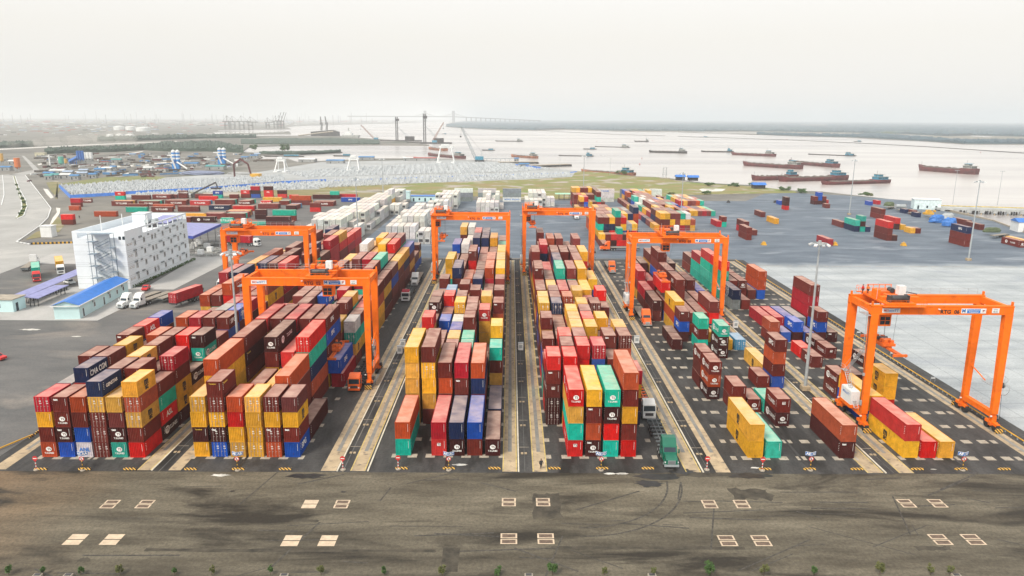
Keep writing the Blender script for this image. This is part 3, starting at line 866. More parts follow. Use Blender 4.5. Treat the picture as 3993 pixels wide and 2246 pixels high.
# port pavement
sheet('yard_pavement', [(-330, -120), (150, -120), (150, 388), (-150, 388), (-150, 230), (-215, 215), (-215, 120), (-330, 60)], -.03, G_left)
sheet('far_yard', [(330, 120), tuple(at(4300, 988))[:2], tuple(at(3993, 908))[:2], tuple(at(3871, 862))[:2], tuple(at(3662, 819))[:2], tuple(at(3633, 806))[:2], tuple(at(3671, 797))[:2], tuple(at(3560, 784))[:2], tuple(at(3300, 762))[:2], tuple(at(3000, 748))[:2], (160, 388), (-66, 386), (-66, 176), (89, 176), (89, -12), (330, -60)], -.015, G_far)
0 and sheet('right_yard', [(89, -12), (330, -60), (330, 163), (92, 163)], -.012, G_right)
sheet('apron', [(-100, -4), (-150, -120), (260, -120), (120, -30), (100, -4)], -.008, G_road)
0 and sheet('dust_verge', [(-110, 10), (-96, 6), (-86, 0), (-82, -5), (-73, -7), (-66, -14), (-62, -24), (-52, -34), (-50, -60), (-150, -60), (-150, -20)], -.004, G_sand)
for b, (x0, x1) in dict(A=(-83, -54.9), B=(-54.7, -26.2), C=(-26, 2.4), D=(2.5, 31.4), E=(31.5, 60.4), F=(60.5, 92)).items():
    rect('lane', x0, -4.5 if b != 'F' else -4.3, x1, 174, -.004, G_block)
# white edge lines and oil patches on the yard
yl = MB(); rr0_ = random.Random(44); M_joint = mat('slab_joint', (.20, .22, .235), rough=.8)
for p in [(3993-3993+2870, 1012, 3993, 1020)]: pass
a = at(2890, 1008); b2 = at(3993, 1022)
for i in range(26):
    x = a.x+(b2.x-a.x)*i/26; yl.poly([(x, 162.0, .0), (x+rr0_.uniform(2, 6), 162.0, .0), (x+rr0_.uniform(2, 6), 162.5, .0), (x, 162.5, .0)], M_concw)
# slab joints of the right-hand concrete
for i in range(24): y = -10+i*7; yl.poly([(91, y, -.006), (330, y, -.006), (330, y+.12, -.006), (91, y+.12, -.006)], M_joint)
for i in range(30): x = 96+i*7.8; yl.poly([(x, -40, -.0055), (x+.12, -40, -.0055), (x+.12, 160, -.0055), (x, 160, -.0055)], M_joint)
tag(yl.build('painted_line'), kind='structure')
st = MB(); M_oil = mat('oil_stain', (.022, .021, .02), rough=.5, var=.4); M_chalk = mat('lime_spill', (.55, .54, .50), rough=.9, var=.3)
rr_ = random.Random(4)
def blob(mb, x, y, rx, ry, z, m, n=22):
    mb.poly([(x+rx*math.cos(2*math.pi*i/n)*rr_.uniform(.6, 1.1), y+ry*math.sin(2*math.pi*i/n)*rr_.uniform(.6, 1.1), z) for i in range(n)], m)
for (u, v, rx, ry, m) in [(2570, 1858, 4.2, 1.1, M_oil), (2530, 1885, 2.4, 1.2, M_oil), (2660, 1838, 2.4, 1.2, M_oil), (2925, 1856, 3.4, 1.0, M_oil), (1195, 1856, 3.4, .9, M_oil), (907, 1915, .5, .25, M_oil), (1340, 1918, .5, .25, M_oil)]:
    p = at(u, v); blob(st, p.x, p.y, rx, ry, .006+.002*rr_.random(), m)
for (u, v, rx, ry, m) in [(862, 1853, 1.6, .45, M_chalk), (2375, 1847, 1.0, .35, M_chalk), (2425, 1847, 1.0, .35, M_chalk), (1795, 1812, 1.3, .4, M_chalk), (3640, 1830, .5, .2, M_chalk), (2945, 1824, 1.0, .3, M_chalk), (120, 1285, 3.2, .8, M_chalk), (298, 1312, 1.5, .4, M_chalk)]:
    p = at(u, v); blob(st, p.x, p.y, rx, ry, .009, m)
tag(st.build('ground_stains'), kind='structure')

# crane runways: tan concrete strips with a worn centre
M_worn = mat('worn_concrete', (.15, .155, .155), rough=.85, var=.3, scale=.5, c2=(.26, .25, .225))
rw_ = MB(); wn = MB(); ky = MB(); kb = MB()
STR = [(-81.3, -79.0), (-58.4, -56.2), (-53.5, -51.55), (-29.6, -27.2), (-25.0, -22.6), (-1.1, 1.25), (3.65, 6.0), (27.7, 30.2), (32.5, 34.8), (56.3, 58.9), (61.3, 63.7), (85.2, 87.6)]
for i, (x0, x1) in enumerate(STR):
    y0 = -4.1 if i not in (0, 11) else (-4.0 if i == 0 else -12)
    rw_.poly([(x0, y0, .004), (x1, y0, .004), (x1, 171, .004), (x0, 171, .004)], M_conc)
    xm = (x0+x1)/2; wn.poly([(xm-.32, y0+7, .008), (xm+.32, y0+7, .008), (xm+.32, 170, .008), (xm-.32, 170, .008)], M_worn)
    if i in (5, 6, 9, 10):
        for x in (x0+.05, x1-.2): ky.poly([(x, y0, .012), (x+.14, y0, .012), (x+.14, 171, .012), (x, 171, .012)], M_yline) if False else None
tag(rw_.build('crane_runways'), kind='structure'); tag(wn.build('worn_wheel_tracks'), kind='structure')
M_yline = mat('faded_yellow_line', (.55, .42, .12), rough=.8, var=.3)
for i in (1, 4, 5, 6, 7, 9, 10):
    x0, x1 = STR[i]
    for x in (x0+.06, x1-.2): ky.poly([(x, -4, .012), (x+.13, -4, .012), (x+.13, 171, .012), (x, 171, .012)], M_yline)
tag(ky.build('yellow_lines'), kind='structure')
M_kerb = mat('kerb_white', (.62, .58, .48), rough=.8, var=.15)
for x in (-56.1, -27.1, -22.3, 1.35, 30.35, 59.05, 82.5):
    if x == 82.5: continue
    kb.box(x, -4.2, -.02, x+.22, 171, .13, M_kerb)
tag(kb.build('kerb'), kind='structure')
# container pads
pd = MB(); rp = random.Random(2)
for b in 'ABCDEF':
    xs = BLOCKX[b]; X = [x-.2 for x in xs]+[xs[-1]+CW+.2]
    if b == 'F': X = X[:6]+[X[6], X[6]+1.9]
    if b == 'E': X = [X[0]]+X
    for k in range(0, 27):
        for i, x in enumerate(X):
            w = 1.55 if 0 < i < len(X)-1 else .9
            if b == 'E' and i == 0: x -= 2.1; w = .9
            y = BLOCKY[b]-.75+PITCH*k
            pd.poly([(x-w/2, y, .006), (x+w/2, y, .006), (x+w/2, y+1.35, .006), (x-w/2, y+1.35, .006)], M_concw)
tag(pd.build('container_pads'), kind='structure')
# drain channels, pit covers between the runways
dr = MB()
for b in 'ABCDEF':
    x = BLOCKX[b][3]-.5; dr.poly([(x, -3.6, .010), (x+.42, -3.6, .010), (x+.42, 172, .010), (x, 172, .010)], M_oil)
tag(dr.build('drain_channel'), kind='structure')
pc = MB()
for x in (-25.9, 2.4, 31.4, 60.2, -54.9):
    for k in range(14):
        y = 2+k*11.3
        for dx in (-.5, .1): pc.box(x+dx, y, -.02, x+dx+.4, y+.5, .12, M_conc)
        pc.poly([(x-.9, y+2.6, .008), (x+.9, y+2.6, .008), (x+.9, y+2.75, .008), (x-.9, y+2.75, .008)], M_concw)
tag(pc.build('pit_covers'), kind='structure')
# turning plates for the cranes in the apron
M_plt = mat('cast_concrete_surround', (.55, .44, .32), rough=.85, var=.15, scale=1); tp = MB(); M_plate = mat('rusty_plate', (.13, .09, .065), rough=.7, var=.3, scale=2)
for (u, v) in [(277,1268),(365,1268),(780,1268),(860,1268),(1280,1263),(1366,1263),(1785,1268),(1866,1268),(2280,1266),(2358,1266),(190,1357),(282,1357),(733,1360),(825,1360),(1280,1355),(1373,1355),(1830,1360),(1915,1360),(2365,1357),(2448,1357)]:
    p = at(u*1.5501, v*1.5501); s = .92 if v < 1300 else 1.0
    for dy in (-.62, .62):
        w, h = 1.1*s, .58*s; x, y = p.x, p.y+dy*1.08*s
        tp.poly([(x-w, y-h, .006), (x+w, y-h, .006), (x+w, y+h, .006), (x-w, y+h, .006)], M_plt)
        if not (u in (190, 282, 733, 825, 780)): tp.poly([(x-w+.22, y-h+.18, .010), (x+w-.22, y-h+.18, .010), (x+w-.22, y+h-.18, .010), (x-w+.22, y+h-.18, .010)], M_plate)
tag(tp.build('turning_plates'), kind='structure')
# tyre marks
tm = MB(); M_tm = mat('tyre_marks', (.060, .055, .046), rough=.8, var=.5, scale=1.5)
def arc(cx, cy, r, a0, a1, w=.28, n=24):
    for i in range(n):
        t0 = a0+(a1-a0)*i/n; t1 = a0+(a1-a0)*(i+.92)/n
        tm.poly([(cx+r*math.cos(t0), cy+r*math.sin(t0), .003), (cx+(r+w)*math.cos(t0), cy+(r+w)*math.sin(t0), .003), (cx+(r+w)*math.cos(t1), cy+(r+w)*math.sin(t1), .003), (cx+r*math.cos(t1), cy+r*math.sin(t1), .003)], M_tm)
for (cx, cy, r) in [(10, -6, 14)]:
    for d in (0, 2.1): arc(cx, cy, r+d, R(-92), R(-4))
tag(tm.build('tyre_marks'), kind='structure')
pt = MB(); M_pd = mat('dark_repair_patch', (.058, .050, .036), rough=.85, var=.4, scale=.6); M_pl = mat('pale_worn_patch', (.135, .140, .128), rough=.85, var=.25, scale=.4, spots=(.7, .5, .62, (.09, .085, .07)))
rq = random.Random(31)
def ragged(x0, y0, x1, y1, m, z, j=.25):
    P = []; n = 9
    for i in range(n): P.append((x0+(x1-x0)*i/n, y0+rq.uniform(-j, j)))
    for i in range(5): P.append((x1+rq.uniform(-j, j), y0+(y1-y0)*i/5))
    for i in range(n): P.append((x1-(x1-x0)*i/n, y1+rq.uniform(-j, j)))
    for i in range(5): P.append((x0+rq.uniform(-j, j), y1-(y1-y0)*i/5))
    pt.poly([(x, y, z) for x, y in P], m)
for (u0, v0, u1, v1, m, j) in [(1715, 2230, 1795, 2135, M_pd, .05), (1140, 2035, 1245, 2026, M_pd, .1), (2080, 2020, 2180, 1925, M_pd, .3), (560, 2150, 1700, 2142, M_pd, .12), (2150, 2140, 2900, 2132, M_pd, .12), (3580, 2145, 3700, 2130, M_pd, .2), (300, 2190, 360, 2176, M_pd, .2), (2860, 1948, 2990, 1905, M_pd, .5), (2500, 1858, 3000, 1846, M_pd, .3)]:
    a, c_ = at(u0, v0), at(u1, v1); ragged(a.x, a.y, c_.x, c_.y, m, -.002+.001*rq.random(), j)
for i in range(70):
    x = rq.uniform(-70, 90); y = rq.uniform(-34, -6); L_ = rq.uniform(2, 14); w_ = rq.uniform(.12, .3); a = rq.choice((0, 0, .05, -.06, .5, -.5, 1.3))+rq.uniform(-.08, .08); dx, dy = math.cos(a)*L_, math.sin(a)*L_; nx, ny = -math.sin(a)*w_, math.cos(a)*w_
    pt.poly([(x, y, .001+i*.00003), (x+dx, y+dy, .001+i*.00003), (x+dx+nx, y+dy+ny, .001+i*.00003), (x+nx, y+ny, .001+i*.00003)], M_tm)
tag(pt.build('paving_patches'), kind='structure')

# ================================================================ CRANES
def girder_text(b, x0, x1, yf, z0, num):
    M = lambda x, z: Matrix.Translation((x, yf-.012, z))
    w = x1-x0
    mt = M_black if num == '06' else M_dkred
    put_text(b, 'RTG  '+num, M(x0+w*.555, (z0+22.7)/2-.25), .95, mt, .03)
M_dkred = flat('dark_red_lettering', (.22, .02, .01))
def sign_board(x, y, z, w, h, parts, parent, name='sign_board'):
    b = MB(); b.box(x-w/2, y-.05, z-h/2, x+w/2, y, z+h/2, M_wpaint); o = b.build(name, parent)
    t = MB()
    for tx, dx, dz, s, m in parts: put_text(t, tx, Matrix.Translation((x+dx, y-.056, z+dz)), s, m, .02)
    t.build('lettering', o); return o
def stair(b, x, y0, y1, z0, z1, m, w=.7, dx=0):
    n = max(3, int(abs(z1-z0)/.3))
    for s in (0, w):
        b.bar((x+s, y0, z0), (x+s+dx, y1, z1), .06, m, 4); b.bar((x+s, y0, z0+1), (x+s+dx, y1, z1+1), .03, m, 4)
    for i in range(n):
        t = i/n; b.box(x+dx*t, y0+(y1-y0)*t-.1, z0+(z1-z0)*t, x+w+dx*t, y0+(y1-y0)*t+.1, z0+(z1-z0)*t+.04, m)
def rail(b, pts, h=1.1, m=None, step=1.5):
    m = m or M_grey
    for p, q in zip(pts[:-1], pts[1:]):
        p = Vector(p); q = Vector(q); L = (q-p).length; n = max(1, int(L/step))
        for z in (h, h*.55): b.bar(p+Vector((0,0,z)), q+Vector((0,0,z)), .028, m, 4)
        for i in range(n+1):
            a = p.lerp(q, i/n); b.bar(a, a+Vector((0,0,h)), .025, m, 4)
def make_crane(num, x0, x1, y, tr, sp, label):
    """x0,x1: wheel lines, y: front girder; tr: trolley x; sp: (z, dx) spreader"""
    root = empty('gantry_crane', (x0, y, 0)); W = x1-x0; O = M_orange; Yb = 8.0
    tag(root, label, 'gantry crane', 'orange rubber tyred gantry cranes spanning the container blocks')
    ZB, ZT = 21.2, 22.75
    for yy, nm in ((0, 'girder'), (Yb, 'girder')):
        b = MB(); b.box(-.75, yy, ZB, W+.75, yy+.85, ZT, O); b.box(-.75, yy-.06, ZT-.12, W+.75, yy+.91, ZT+.01, O); b.box(-.75, yy-.05, ZB-.01, W+.75, yy+.9, ZB+.1, O)
        for x in (-.55, W+.45): b.box(x, yy+.2, ZT, x+.25, yy+.6, ZT+.7, O)
        g = b.build(nm, root)
        if yy == 0:
            t = MB(); girder_text(t, 0, W, -.05, ZB, num); t.build('lettering', g)
    b = MB()
    for x in (-.6, W-.1): b.box(x, .85, ZB+.2, x+.7, Yb, ZT-.2, O)
    b.build('end_tie', root)
    for ix, x in enumerate((0, W)):
        for iy, yy in enumerate((.1, Yb+.1)):
            b = MB(); y2 = yy-.25 if iy == 0 else yy+.25
            t0, t1 = .68, .52; P = []
            for (z, hw, hd, yc) in ((3.0, t1, .42, y2), (ZB+.0, t0, .55, yy+.3)): P += [(x-hw, yc-hd, z), (x+hw, yc-hd, z), (x+hw, yc+hd, z), (x-hw, yc+hd, z)]
            b.hexa(P, O); b.build('leg', root)
        b = MB(); b.box(x-.45, -.35, 2.3, x+.45, Yb+.95, 3.3, O); s_ = b.build('sill_beam', root)
        r_ = MB(); rail(r_, [(x+.5, 1, 3.3), (x+.5, Yb-.8, 3.3)]); r_.build('handrail', s_)
        for iy, yy in enumerate((-.2, Yb+.8)):
            b = MB(); b.box(x-.4, yy-.4, 1.45, x+.4, yy+.4, 2.6, O); b.box(x-.35, yy-1.6, 1.05, x+.35, yy+1.6, 1.55, O)
            b.box(x-.7, yy-.5, .9, x+.7, yy+.1, 1.5, M_orange2); b.box(x+.4, yy-.2, 1.4, x+.9, yy+.6, 2.1, M_dgrey)
            bg_ = b.build('bogie', root)
            for d in (-1.15, 1.15):
                w_ = MB(); w_.bar((x-.32, yy+d, .75), (x+.32, yy+d, .75), .75, M_tyre, 18); wo_ = w_.build('wheel', bg_)
                w2 = MB(); w2.bar((x-.34, yy+d, .75), (x+.34, yy+d, .75), .38, O, 12); w2.build('hub', wo_) if False else None
            g_ = MB(); yg = yy-2.1 if iy == 0 else yy+2.0
            g_.box(x-.7, yg, .12, x+.7, yg+.14, .95, M_haz); g_.build('striped_guard', root)
            l_ = MB(); l_.box(x-.9, yy-.6, 2.6, x-.6, yy-.4, 2.8, M_wpaint); l_.bar((x+.6, yy-.5, 2.2), (x+.6, yy-.5, 3.0), .04, M_grey, 4); l_.build('work_light', bg_)
    # cable reel and platform on the right-hand side
    b = MB(); n = 22; cy, cz, xr = .2, 8.2, W+1.15
    for i in range(n):
        a0, a1 = 2*math.pi*i/n, 2*math.pi*(i+1)/n
        for rr in (1.75, .5): b.bar((xr, cy+rr*math.cos(a0), cz+rr*math.sin(a0)), (xr, cy+rr*math.cos(a1), cz+rr*math.sin(a1)), .05, M_grey, 4)
        if i % 2 == 0: b.bar((xr, cy+.4*math.cos(a0), cz+.4*math.sin(a0)), (xr, cy+1.75*math.cos(a0), cz+1.75*math.sin(a0)), .03, M_grey, 4)
    b.bar((xr-.5, cy, cz), (xr+.15, cy, cz), .45, M_dgrey, 12); b.build('cable_reel', root)
    b = MB(); b.box(W-1.8, .8, 7.3, W-.1, Yb-.1, 7.4, M_grey) if False else b.box(W-.6, 1.0, 7.9, W+.4, 3.4, 7.98, M_grey)
    rail(b, [(W-.6, 1.0, 7.98), (W-.6, 3.4, 7.98), (W+.4, 3.4, 7.98)]); b.bar((W, 3.4, 8.0), (W, Yb-.3, 9.4), .12, O, 6); b.build('reel_platform', root)
    b = MB(); b.bar((W+1.15, .2, 6.4), (W+1.15, -.4, .4), .04, M_dgrey, 4); b.build('power_cable', root)
    # stairs and platform on the left legs
    b = MB(); G = M_grey
    stair(b, -.95, 1.4, 6.6, 3.3, 8.6, G); b.box(-1.1, 6.4, 8.55, -.1, 7.9, 8.62, G); stair(b, -.95, 6.8, 1.6, 8.6, 14.2, G); b.box(-1.1, .4, 14.15, -.1, 1.7, 14.22, G)
    rail(b, [(-1.1, 6.4, 8.6), (-1.1, 7.9, 8.6)]); rail(b, [(-1.1, .4, 14.2), (-1.1, 1.7, 14.2)])
    for s in (-.35, .35): b.bar((s-.9, .2, 14.2), (s-.9, .2, 21.6), .04, G, 4)
    for i in range(24): b.bar((-1.25, .2, 14.3+i*.3), (-.55, .2, 14.3+i*.3), .02, G, 4)
    b.box(-1.6, -.3, 21.0, -.75, 2.4, 21.06, G); rail(b, [(-1.6, -.3, 21.06), (-1.6, 2.4, 21.06)])
    b.build('access_stairs', root)
    b = MB(); b.box(-1.3, 2.4, 3.5, .3, 6.4, 6.0, M_wpaint); b.box(-1.35, 2.3, 2.9, .35, 6.5, 3.5, O); b.box(-1.2, 2.6, 6.0, .2, 6.2, 6.12, M_wpaint)
    pb = b.build('power_unit', root)
    t = MB(); put_text(t, 'MESecoTT', Matrix.Translation((-1.32, 4.4, 5.2)) @ Matrix.Rotation(R(-90), 4, 'Z'), .6, M_bluelet, .02); t.build('lettering', pb)
    for s_ in (0, 1):
        l_ = MB(); x = .4 if s_ == 0 else W-.4
        l_.bar((x+(.4 if s_ == 0 else -.4), .5, ZB-.05), (x+(2.0 if s_ == 0 else -2.0), .5, ZB-.05), .05, M_wpaint, 4) if False else None
    # signs
    sign_board(2.7, -.06, ZB+.72, 3.1, .8, [('MES', -.85, 0, .55, M_redlet), ('ecoTT', .45, 0, .62, M_bluelet)], root)
    s = sign_board(W-6.3, -.06, ZB+.72, 4.3, .86, [('M', -1.72, 0, .9, M_bluelet), ('P', 1.72, 0, .8, M_redlet)], root)
    b = MB(); b.box(W-7.45, -.13, ZB+.36, W-5.15, -.115, ZB+1.08, M_bluelet); pn = b.build('name_panel', s)
    t = MB(); put_text(t, 'MITSUI-PACECO', Matrix.Translation((W-6.3, -.14, ZB+.9)), .3, M_white, .01); put_text(t, 'Transtainer', Matrix.Translation((W-6.3, -.14, ZB+.56)), .36, M_white, .01)
    for v in t.v: pass
    t.build('lettering', s)
    sign_board(W-2.5, -.06, ZB+.78, 1.25, .85, [('S.W.L', 0, .18, .3, M_dgrey), ('40.61', 0, -.2, .36, M_dgrey)], root)
    # trolley
    tx = tr
    b = MB(); b.box(tx-2.6, -.2, ZT+.15, tx+2.6, Yb+1.0, ZT+.45, O)
    for x in (-2.4, 2.0):
        for yy in (.15, Yb+.15): b.box(tx+x, yy, ZT, tx+x+.5, yy+.5, ZT+.3, M_dgrey)
    trl = b.build('trolley', root)
    b = MB()
    b.bar((tx-1.3, .9, ZT+1.15), (tx+1.3, .9, ZT+1.15), .55, M_dgrey, 14); b.box(tx-1.7, .5, ZT+.45, tx-1.35, 1.6, ZT+1.6, M_dgrey); b.box(tx+1.35, .5, ZT+.45, tx+1.8, 1.7, ZT+1.7, M_dgrey)
    b.build('hoist_drum', trl)
    b = MB(); b.box(tx-1.6, 4.6, ZT+.45, tx+1.6, 7.2, ZT+1.5, M_orange2); b.box(tx-.4, 2.4, ZT+.45, tx+1.7, 4.0, ZT+1.25, M_orange2); b.box(tx-2.2, 2.2, ZT+.45, tx-.9, 3.6, ZT+1.0, O)
    b.box(tx+1.7, .6, ZT+1.3, tx+3.6, 1.5, ZT+1.4, O); b.bar((tx-1.9, 6.2, ZT+.4), (tx-1.0, 6.6, ZT+1.6), .25, O, 8)
    b.box(tx-2.5, 3.8, ZT+.45, tx-1.7, 5.4, ZT+1.9, O); b.box(tx+1.9, 4.4, ZT+.45, tx+2.6, 6.8, ZT+1.3, O); b.bar((tx-.6, 2.0, ZT+.9), (tx-.6, 4.5, ZT+.9), .4, M_orange2, 10); b.bar((tx+.7, 4.4, ZT+1.7), (tx+.7, 5.6, ZT+1.7), .45, M_dgrey, 10)
    for q in range(5): b.bar((tx-2.3+q*1.1, 7.6, ZT+.4), (tx-2.3+q*1.1, 7.6, ZT+2.1), .06, O, 4)
    b.bar((tx-2.3, 7.6, ZT+2.1), (tx+2.1, 7.6, ZT+2.1), .06, O, 4); b.bar((tx-2.6, 3.2, ZT+.4), (tx-2.6, 3.2, ZT+3.4), .05, M_grey, 4)
    b.build('winch_machinery', trl)
    b = MB(); b.box(tx+.9, 2.6, ZT+1.3, tx+2.1, 3.8, ZT+2.9, M_wpaint); b.build('white_electrical_box', trl)
    b = MB(); b.box(tx-3.3, -1.2, ZT+.05, tx+3.9, -.2, ZT+.12, O); rail(b, [(tx-3.3, Yb+1.6, ZT+.4), (tx-3.3, -1.2, ZT+.1), (tx+3.9, -1.2, ZT+.1), (tx+3.9, -.2, ZT+.1)], m=O, step=.9)
    b.box(tx-3.3, Yb+1.0, ZT+.3, tx+3, Yb+1.6, ZT+.4, O); rail(b, [(tx-3.3, Yb+1.6, ZT+.4), (tx+3, Yb+1.6, ZT+.4)], m=O, step=.9); b.build('trolley_walkway', trl)
    b = MB(); cx = tx-2.2 if tx < W/2 else tx+.4
    b.box(cx-.2, 1.8, 18.6, cx+1.9, 4.2, 20.7, O)
    for x in (cx-.21, ): b.box(x-.012, 2.0, 19.1, x, 4.0, 20.3, M_glass)
    b.box(cx+.0, 1.78, 18.9, cx+1.7, 1.8, 20.3, M_glass)
    for z in (19.6,): b.box(cx-.05, 1.76, z, cx+1.75, 1.79, z+.08, O)
    b.box(cx+.8, 1.76, 18.9, cx+.88, 1.79, 20.3, O)
    for x in (cx, cx+1.6): b.box(x, 2.4, 20.7, x+.15, 2.6, ZT+.2, O)
    b.build('operator_cab', trl)
    # spreader
    z, dx, ty = sp
    b = MB(); S = M_orange2; x = tx+dx; yc = Yb/2+.4 if ty is None else ty
    b.box(x-1.1, yc-2.2, z+.7, x+1.1, yc+2.2, z+1.15, S); b.box(x-.35, yc-6.0, z+.15, x-.05, yc+6.0, z+.5, S); b.box(x+.05, yc-6.0, z+.15, x+.35, yc+6.0, z+.5, S)
    b.box(x-.8, yc-1.6, z+.3, x+.8, yc+1.6, z+.75, S)
    for s in (-1, 1):
        b.box(x-1.2, yc+s*6.0-.2, z+.05, x+1.2, yc+s*6.0+.2, z+.45, S)
        b.box(x-.9, yc+s*1.6-.4, z+1.15, x-.2, yc+s*1.6+.4, z+1.9, S); b.box(x+.3, yc+s*1.6-.3, z+1.15, x+.9, yc+s*1.6+.3, z+1.7, S)
        for q in (-1.15, 1.0): b.bar((x+q, yc+s*6.0, z-.1), (x+q, yc+s*6.0, z+.5), .09, S, 6)
        b.bar((x-.9, yc+s*.6, z+1.5), (x+.9, yc+s*.6, z+1.5), .3, M_dgrey if s > 0 else S, 10)
    b.box(x-.5, yc-.5, z+1.15, x+.5, yc+.5, z+1.75, M_dgrey)
    spn = b.build('spreader', root)
    b = MB()
    for sx in (-.8, .8):
        for sy in (-1.6, 1.6): b.bar((x+sx, yc+sy, z+1.6), (tx+sx*1.3, Yb/2+.4+sy*1.3, ZT+.2), .025, M_dgrey, 3)
    b.build('hoist_ropes', root)
    # girder-top walkway rail on the far girder
    b = MB(); rail(b, [(.3, Yb+.8, ZT), (W-.3, Yb+.8, ZT)], m=M_grey, step=1.7); b.build('girder_handrail', root)
    # short white floodlights under the girder
    b = MB()
    for x in (W*.47, W*.8, W*.12): b.box(x-.15, -.3, ZB+.95, x+.15, -.05, ZB+1.1, M_wpaint)
    b.build('flood_light', root)
    b = MB()
    for i in range(14): x = W*(i+.5)/14; b.box(x-.04, -.02, ZB+.12, x+.04, .0, ZT-.14, M_orange2)
    b.bar((.4, .95, ZB+.3), (W-.4, .95, ZB+.3), .09, M_dgrey, 5); b.bar((W*.3, Yb+.4, ZT+.1), (W*.42, Yb+.4, ZT+.5), .09, M_dgrey, 5); b.bar((W*.42, Yb+.4, ZT+.5), (W*.5, Yb+.4, ZT+.1), .09, M_dgrey, 5)
    b.build('stiffener_plates', root)
    for x in (-.75, W+.6):
        b = MB(); b.bar((x, -.1, 3.4), (x, .15, ZB), .05, M_dgrey, 4); b.box(x-.15, -.3, 4.5, x+.15, .1, 5.4, M_grey); b.box(x-.15, -.2, 10, x+.15, .1, 10.5, M_grey); b.build('cable_conduit', root)
    return root
make_crane('01', -81.8, -58.3, 96.6, 3.6, (14.5, 0, None), 'orange gantry crane lettered RTG 01, far left beyond crane RTG 02')
make_crane('02', -52.9, -28.8, 33.2, 14.6, (5.95, 1.8, 5.0), 'orange gantry crane lettered RTG 02 lowering its spreader onto a blue container')
make_crane('03', -25.5, -1.0+.2, 131.0, 2.4, (14.2, .3, None), 'orange gantry crane lettered RTG 03 left of the centre road, spreader raised high')
make_crane('04', 4.9, 29.0, 144.5, 2.6, (17.0, .3, None), 'orange gantry crane lettered RTG 04, farthest one, right of the centre road')
make_crane('05', 33.6, 58.6, 86.7, 10.5, (10.6, -1.6, None), 'orange gantry crane lettered RTG 05 holding a red container in the air')
make_crane('06', 63.3, 86.6, 13.0, 4.2, (14.0, .2, None), 'orange gantry crane lettered RTG 06 in black, nearest and rightmost')
# containers held by cranes
held = dict(x=41.3, y=84.9, z=7.75, L=L40, H=CHC, c='R', marks='', grp='E', info=(13, 0), tier=0, n=1, rz=0)
def place_held(c, lb):
    r = place_container.__code__ and None
def lone(c, lb, group=None):
    body, roof = container_meshes(c['L'], c['H'], 'd' in c['marks']); cc = (*jit(PAL[c['c']], rc), 1)
    o = bpy.data.objects.new('shipping_container', body); col.objects.link(o); o.color = cc; o.location = (c['x']+CW/2, c['y'], c['z']); o.rotation_euler = (0, 0, c.get('rz', 0))
    child(roof, 'roof', o, cc); lm = lettering_mesh(c['L'], c['H'], c['marks'], c['c'])
    if 'd' in c['marks']:
        for sx in (-1, 1):
            d = child(door_mesh(c['H'], sx, False), 'door', o, cc); child(door_mesh(c['H'], sx, True), 'lock_rods', d, cc)
    if lm: child(lm, 'lettering', o, cc)
    tag(o, lb, 'shipping container', group); return o
lone(held, 'bright red container hanging in the air from crane RTG 05')
lone(dict(x=-37.0, y=32.2, z=3.05, L=L40, H=CHC, c='U', marks='p'), 'blue container with white side lettering gripped by the spreader of crane RTG 02')
# ================================================================ STREET FURNITURE
D = 1.5501
def dat(u, v): return at(u*D, v*D)
no_entry_x = [(92, 1182, 'beside the far-left runway'), (863, 1182, 'between the second and third runways'), (1002, 1180, 'left of the green-based front container'), (1778, 1182, 'right of the green truck'), (1917, 1184, 'before the yellow front containers')]
def disc_sign(root, x, y, z, r, face):
    b = MB(); b.bar((x, y-.02, z), (x, y+.02, z), r, M_redp, 22); s = b.build('sign_disc', root)
    t = MB()
    if face == 'no_entry': t.box(x-r*.7, y-.03, z-r*.17, x+r*.7, y-.021, z+r*.17, M_white)
    else:
        disc(t, Matrix.Translation((x, y-.024, z)), r*.72, M_white, 20)
        t.bar((x-.03, y-.03, z+.2*r/.4), (x-.03, y-.03, z-.05), .05, M_black, 5); t.bar((x, y-.03, z-.05), (x+.1, y-.03, z-.25), .035, M_black, 4); t.bar((x-.02, y-.03, z-.05), (x-.14, y-.03, z-.22), .035, M_black, 4)
        t.bar((x-r*.5, y-.032, z+r*.5), (x+r*.5, y-.032, z-r*.5), .045, M_redp, 4)
    t.build('sign_symbol', s); return s
def band_pole(root, x, y, h, c1, c2, r=.07):
    b = MB(); n = 6
    for i in range(n): b.bar((x, y, h*i/n), (x, y, h*(i+1)/n), r, (c1, c2)[i % 2], 8)
    b.build('banded_pole', root)
    f = MB(); f.bar((x, y, 0), (x, y, .12), .42, M_concw, 14); f.build('base', root)
for u, v, w_ in no_entry_x:
    p = dat(u, v); r_ = empty('no_entry_sign', (p.x, p.y, 0)); band_pole(r_, 0, 0, 1.55, M_white, M_redp); disc_sign(r_, 0, 0, 1.95, .40, 'no_entry')
    tag(r_, 'red round no entry sign on banded post '+w_, 'road sign', 'no entry signs along the container rows')
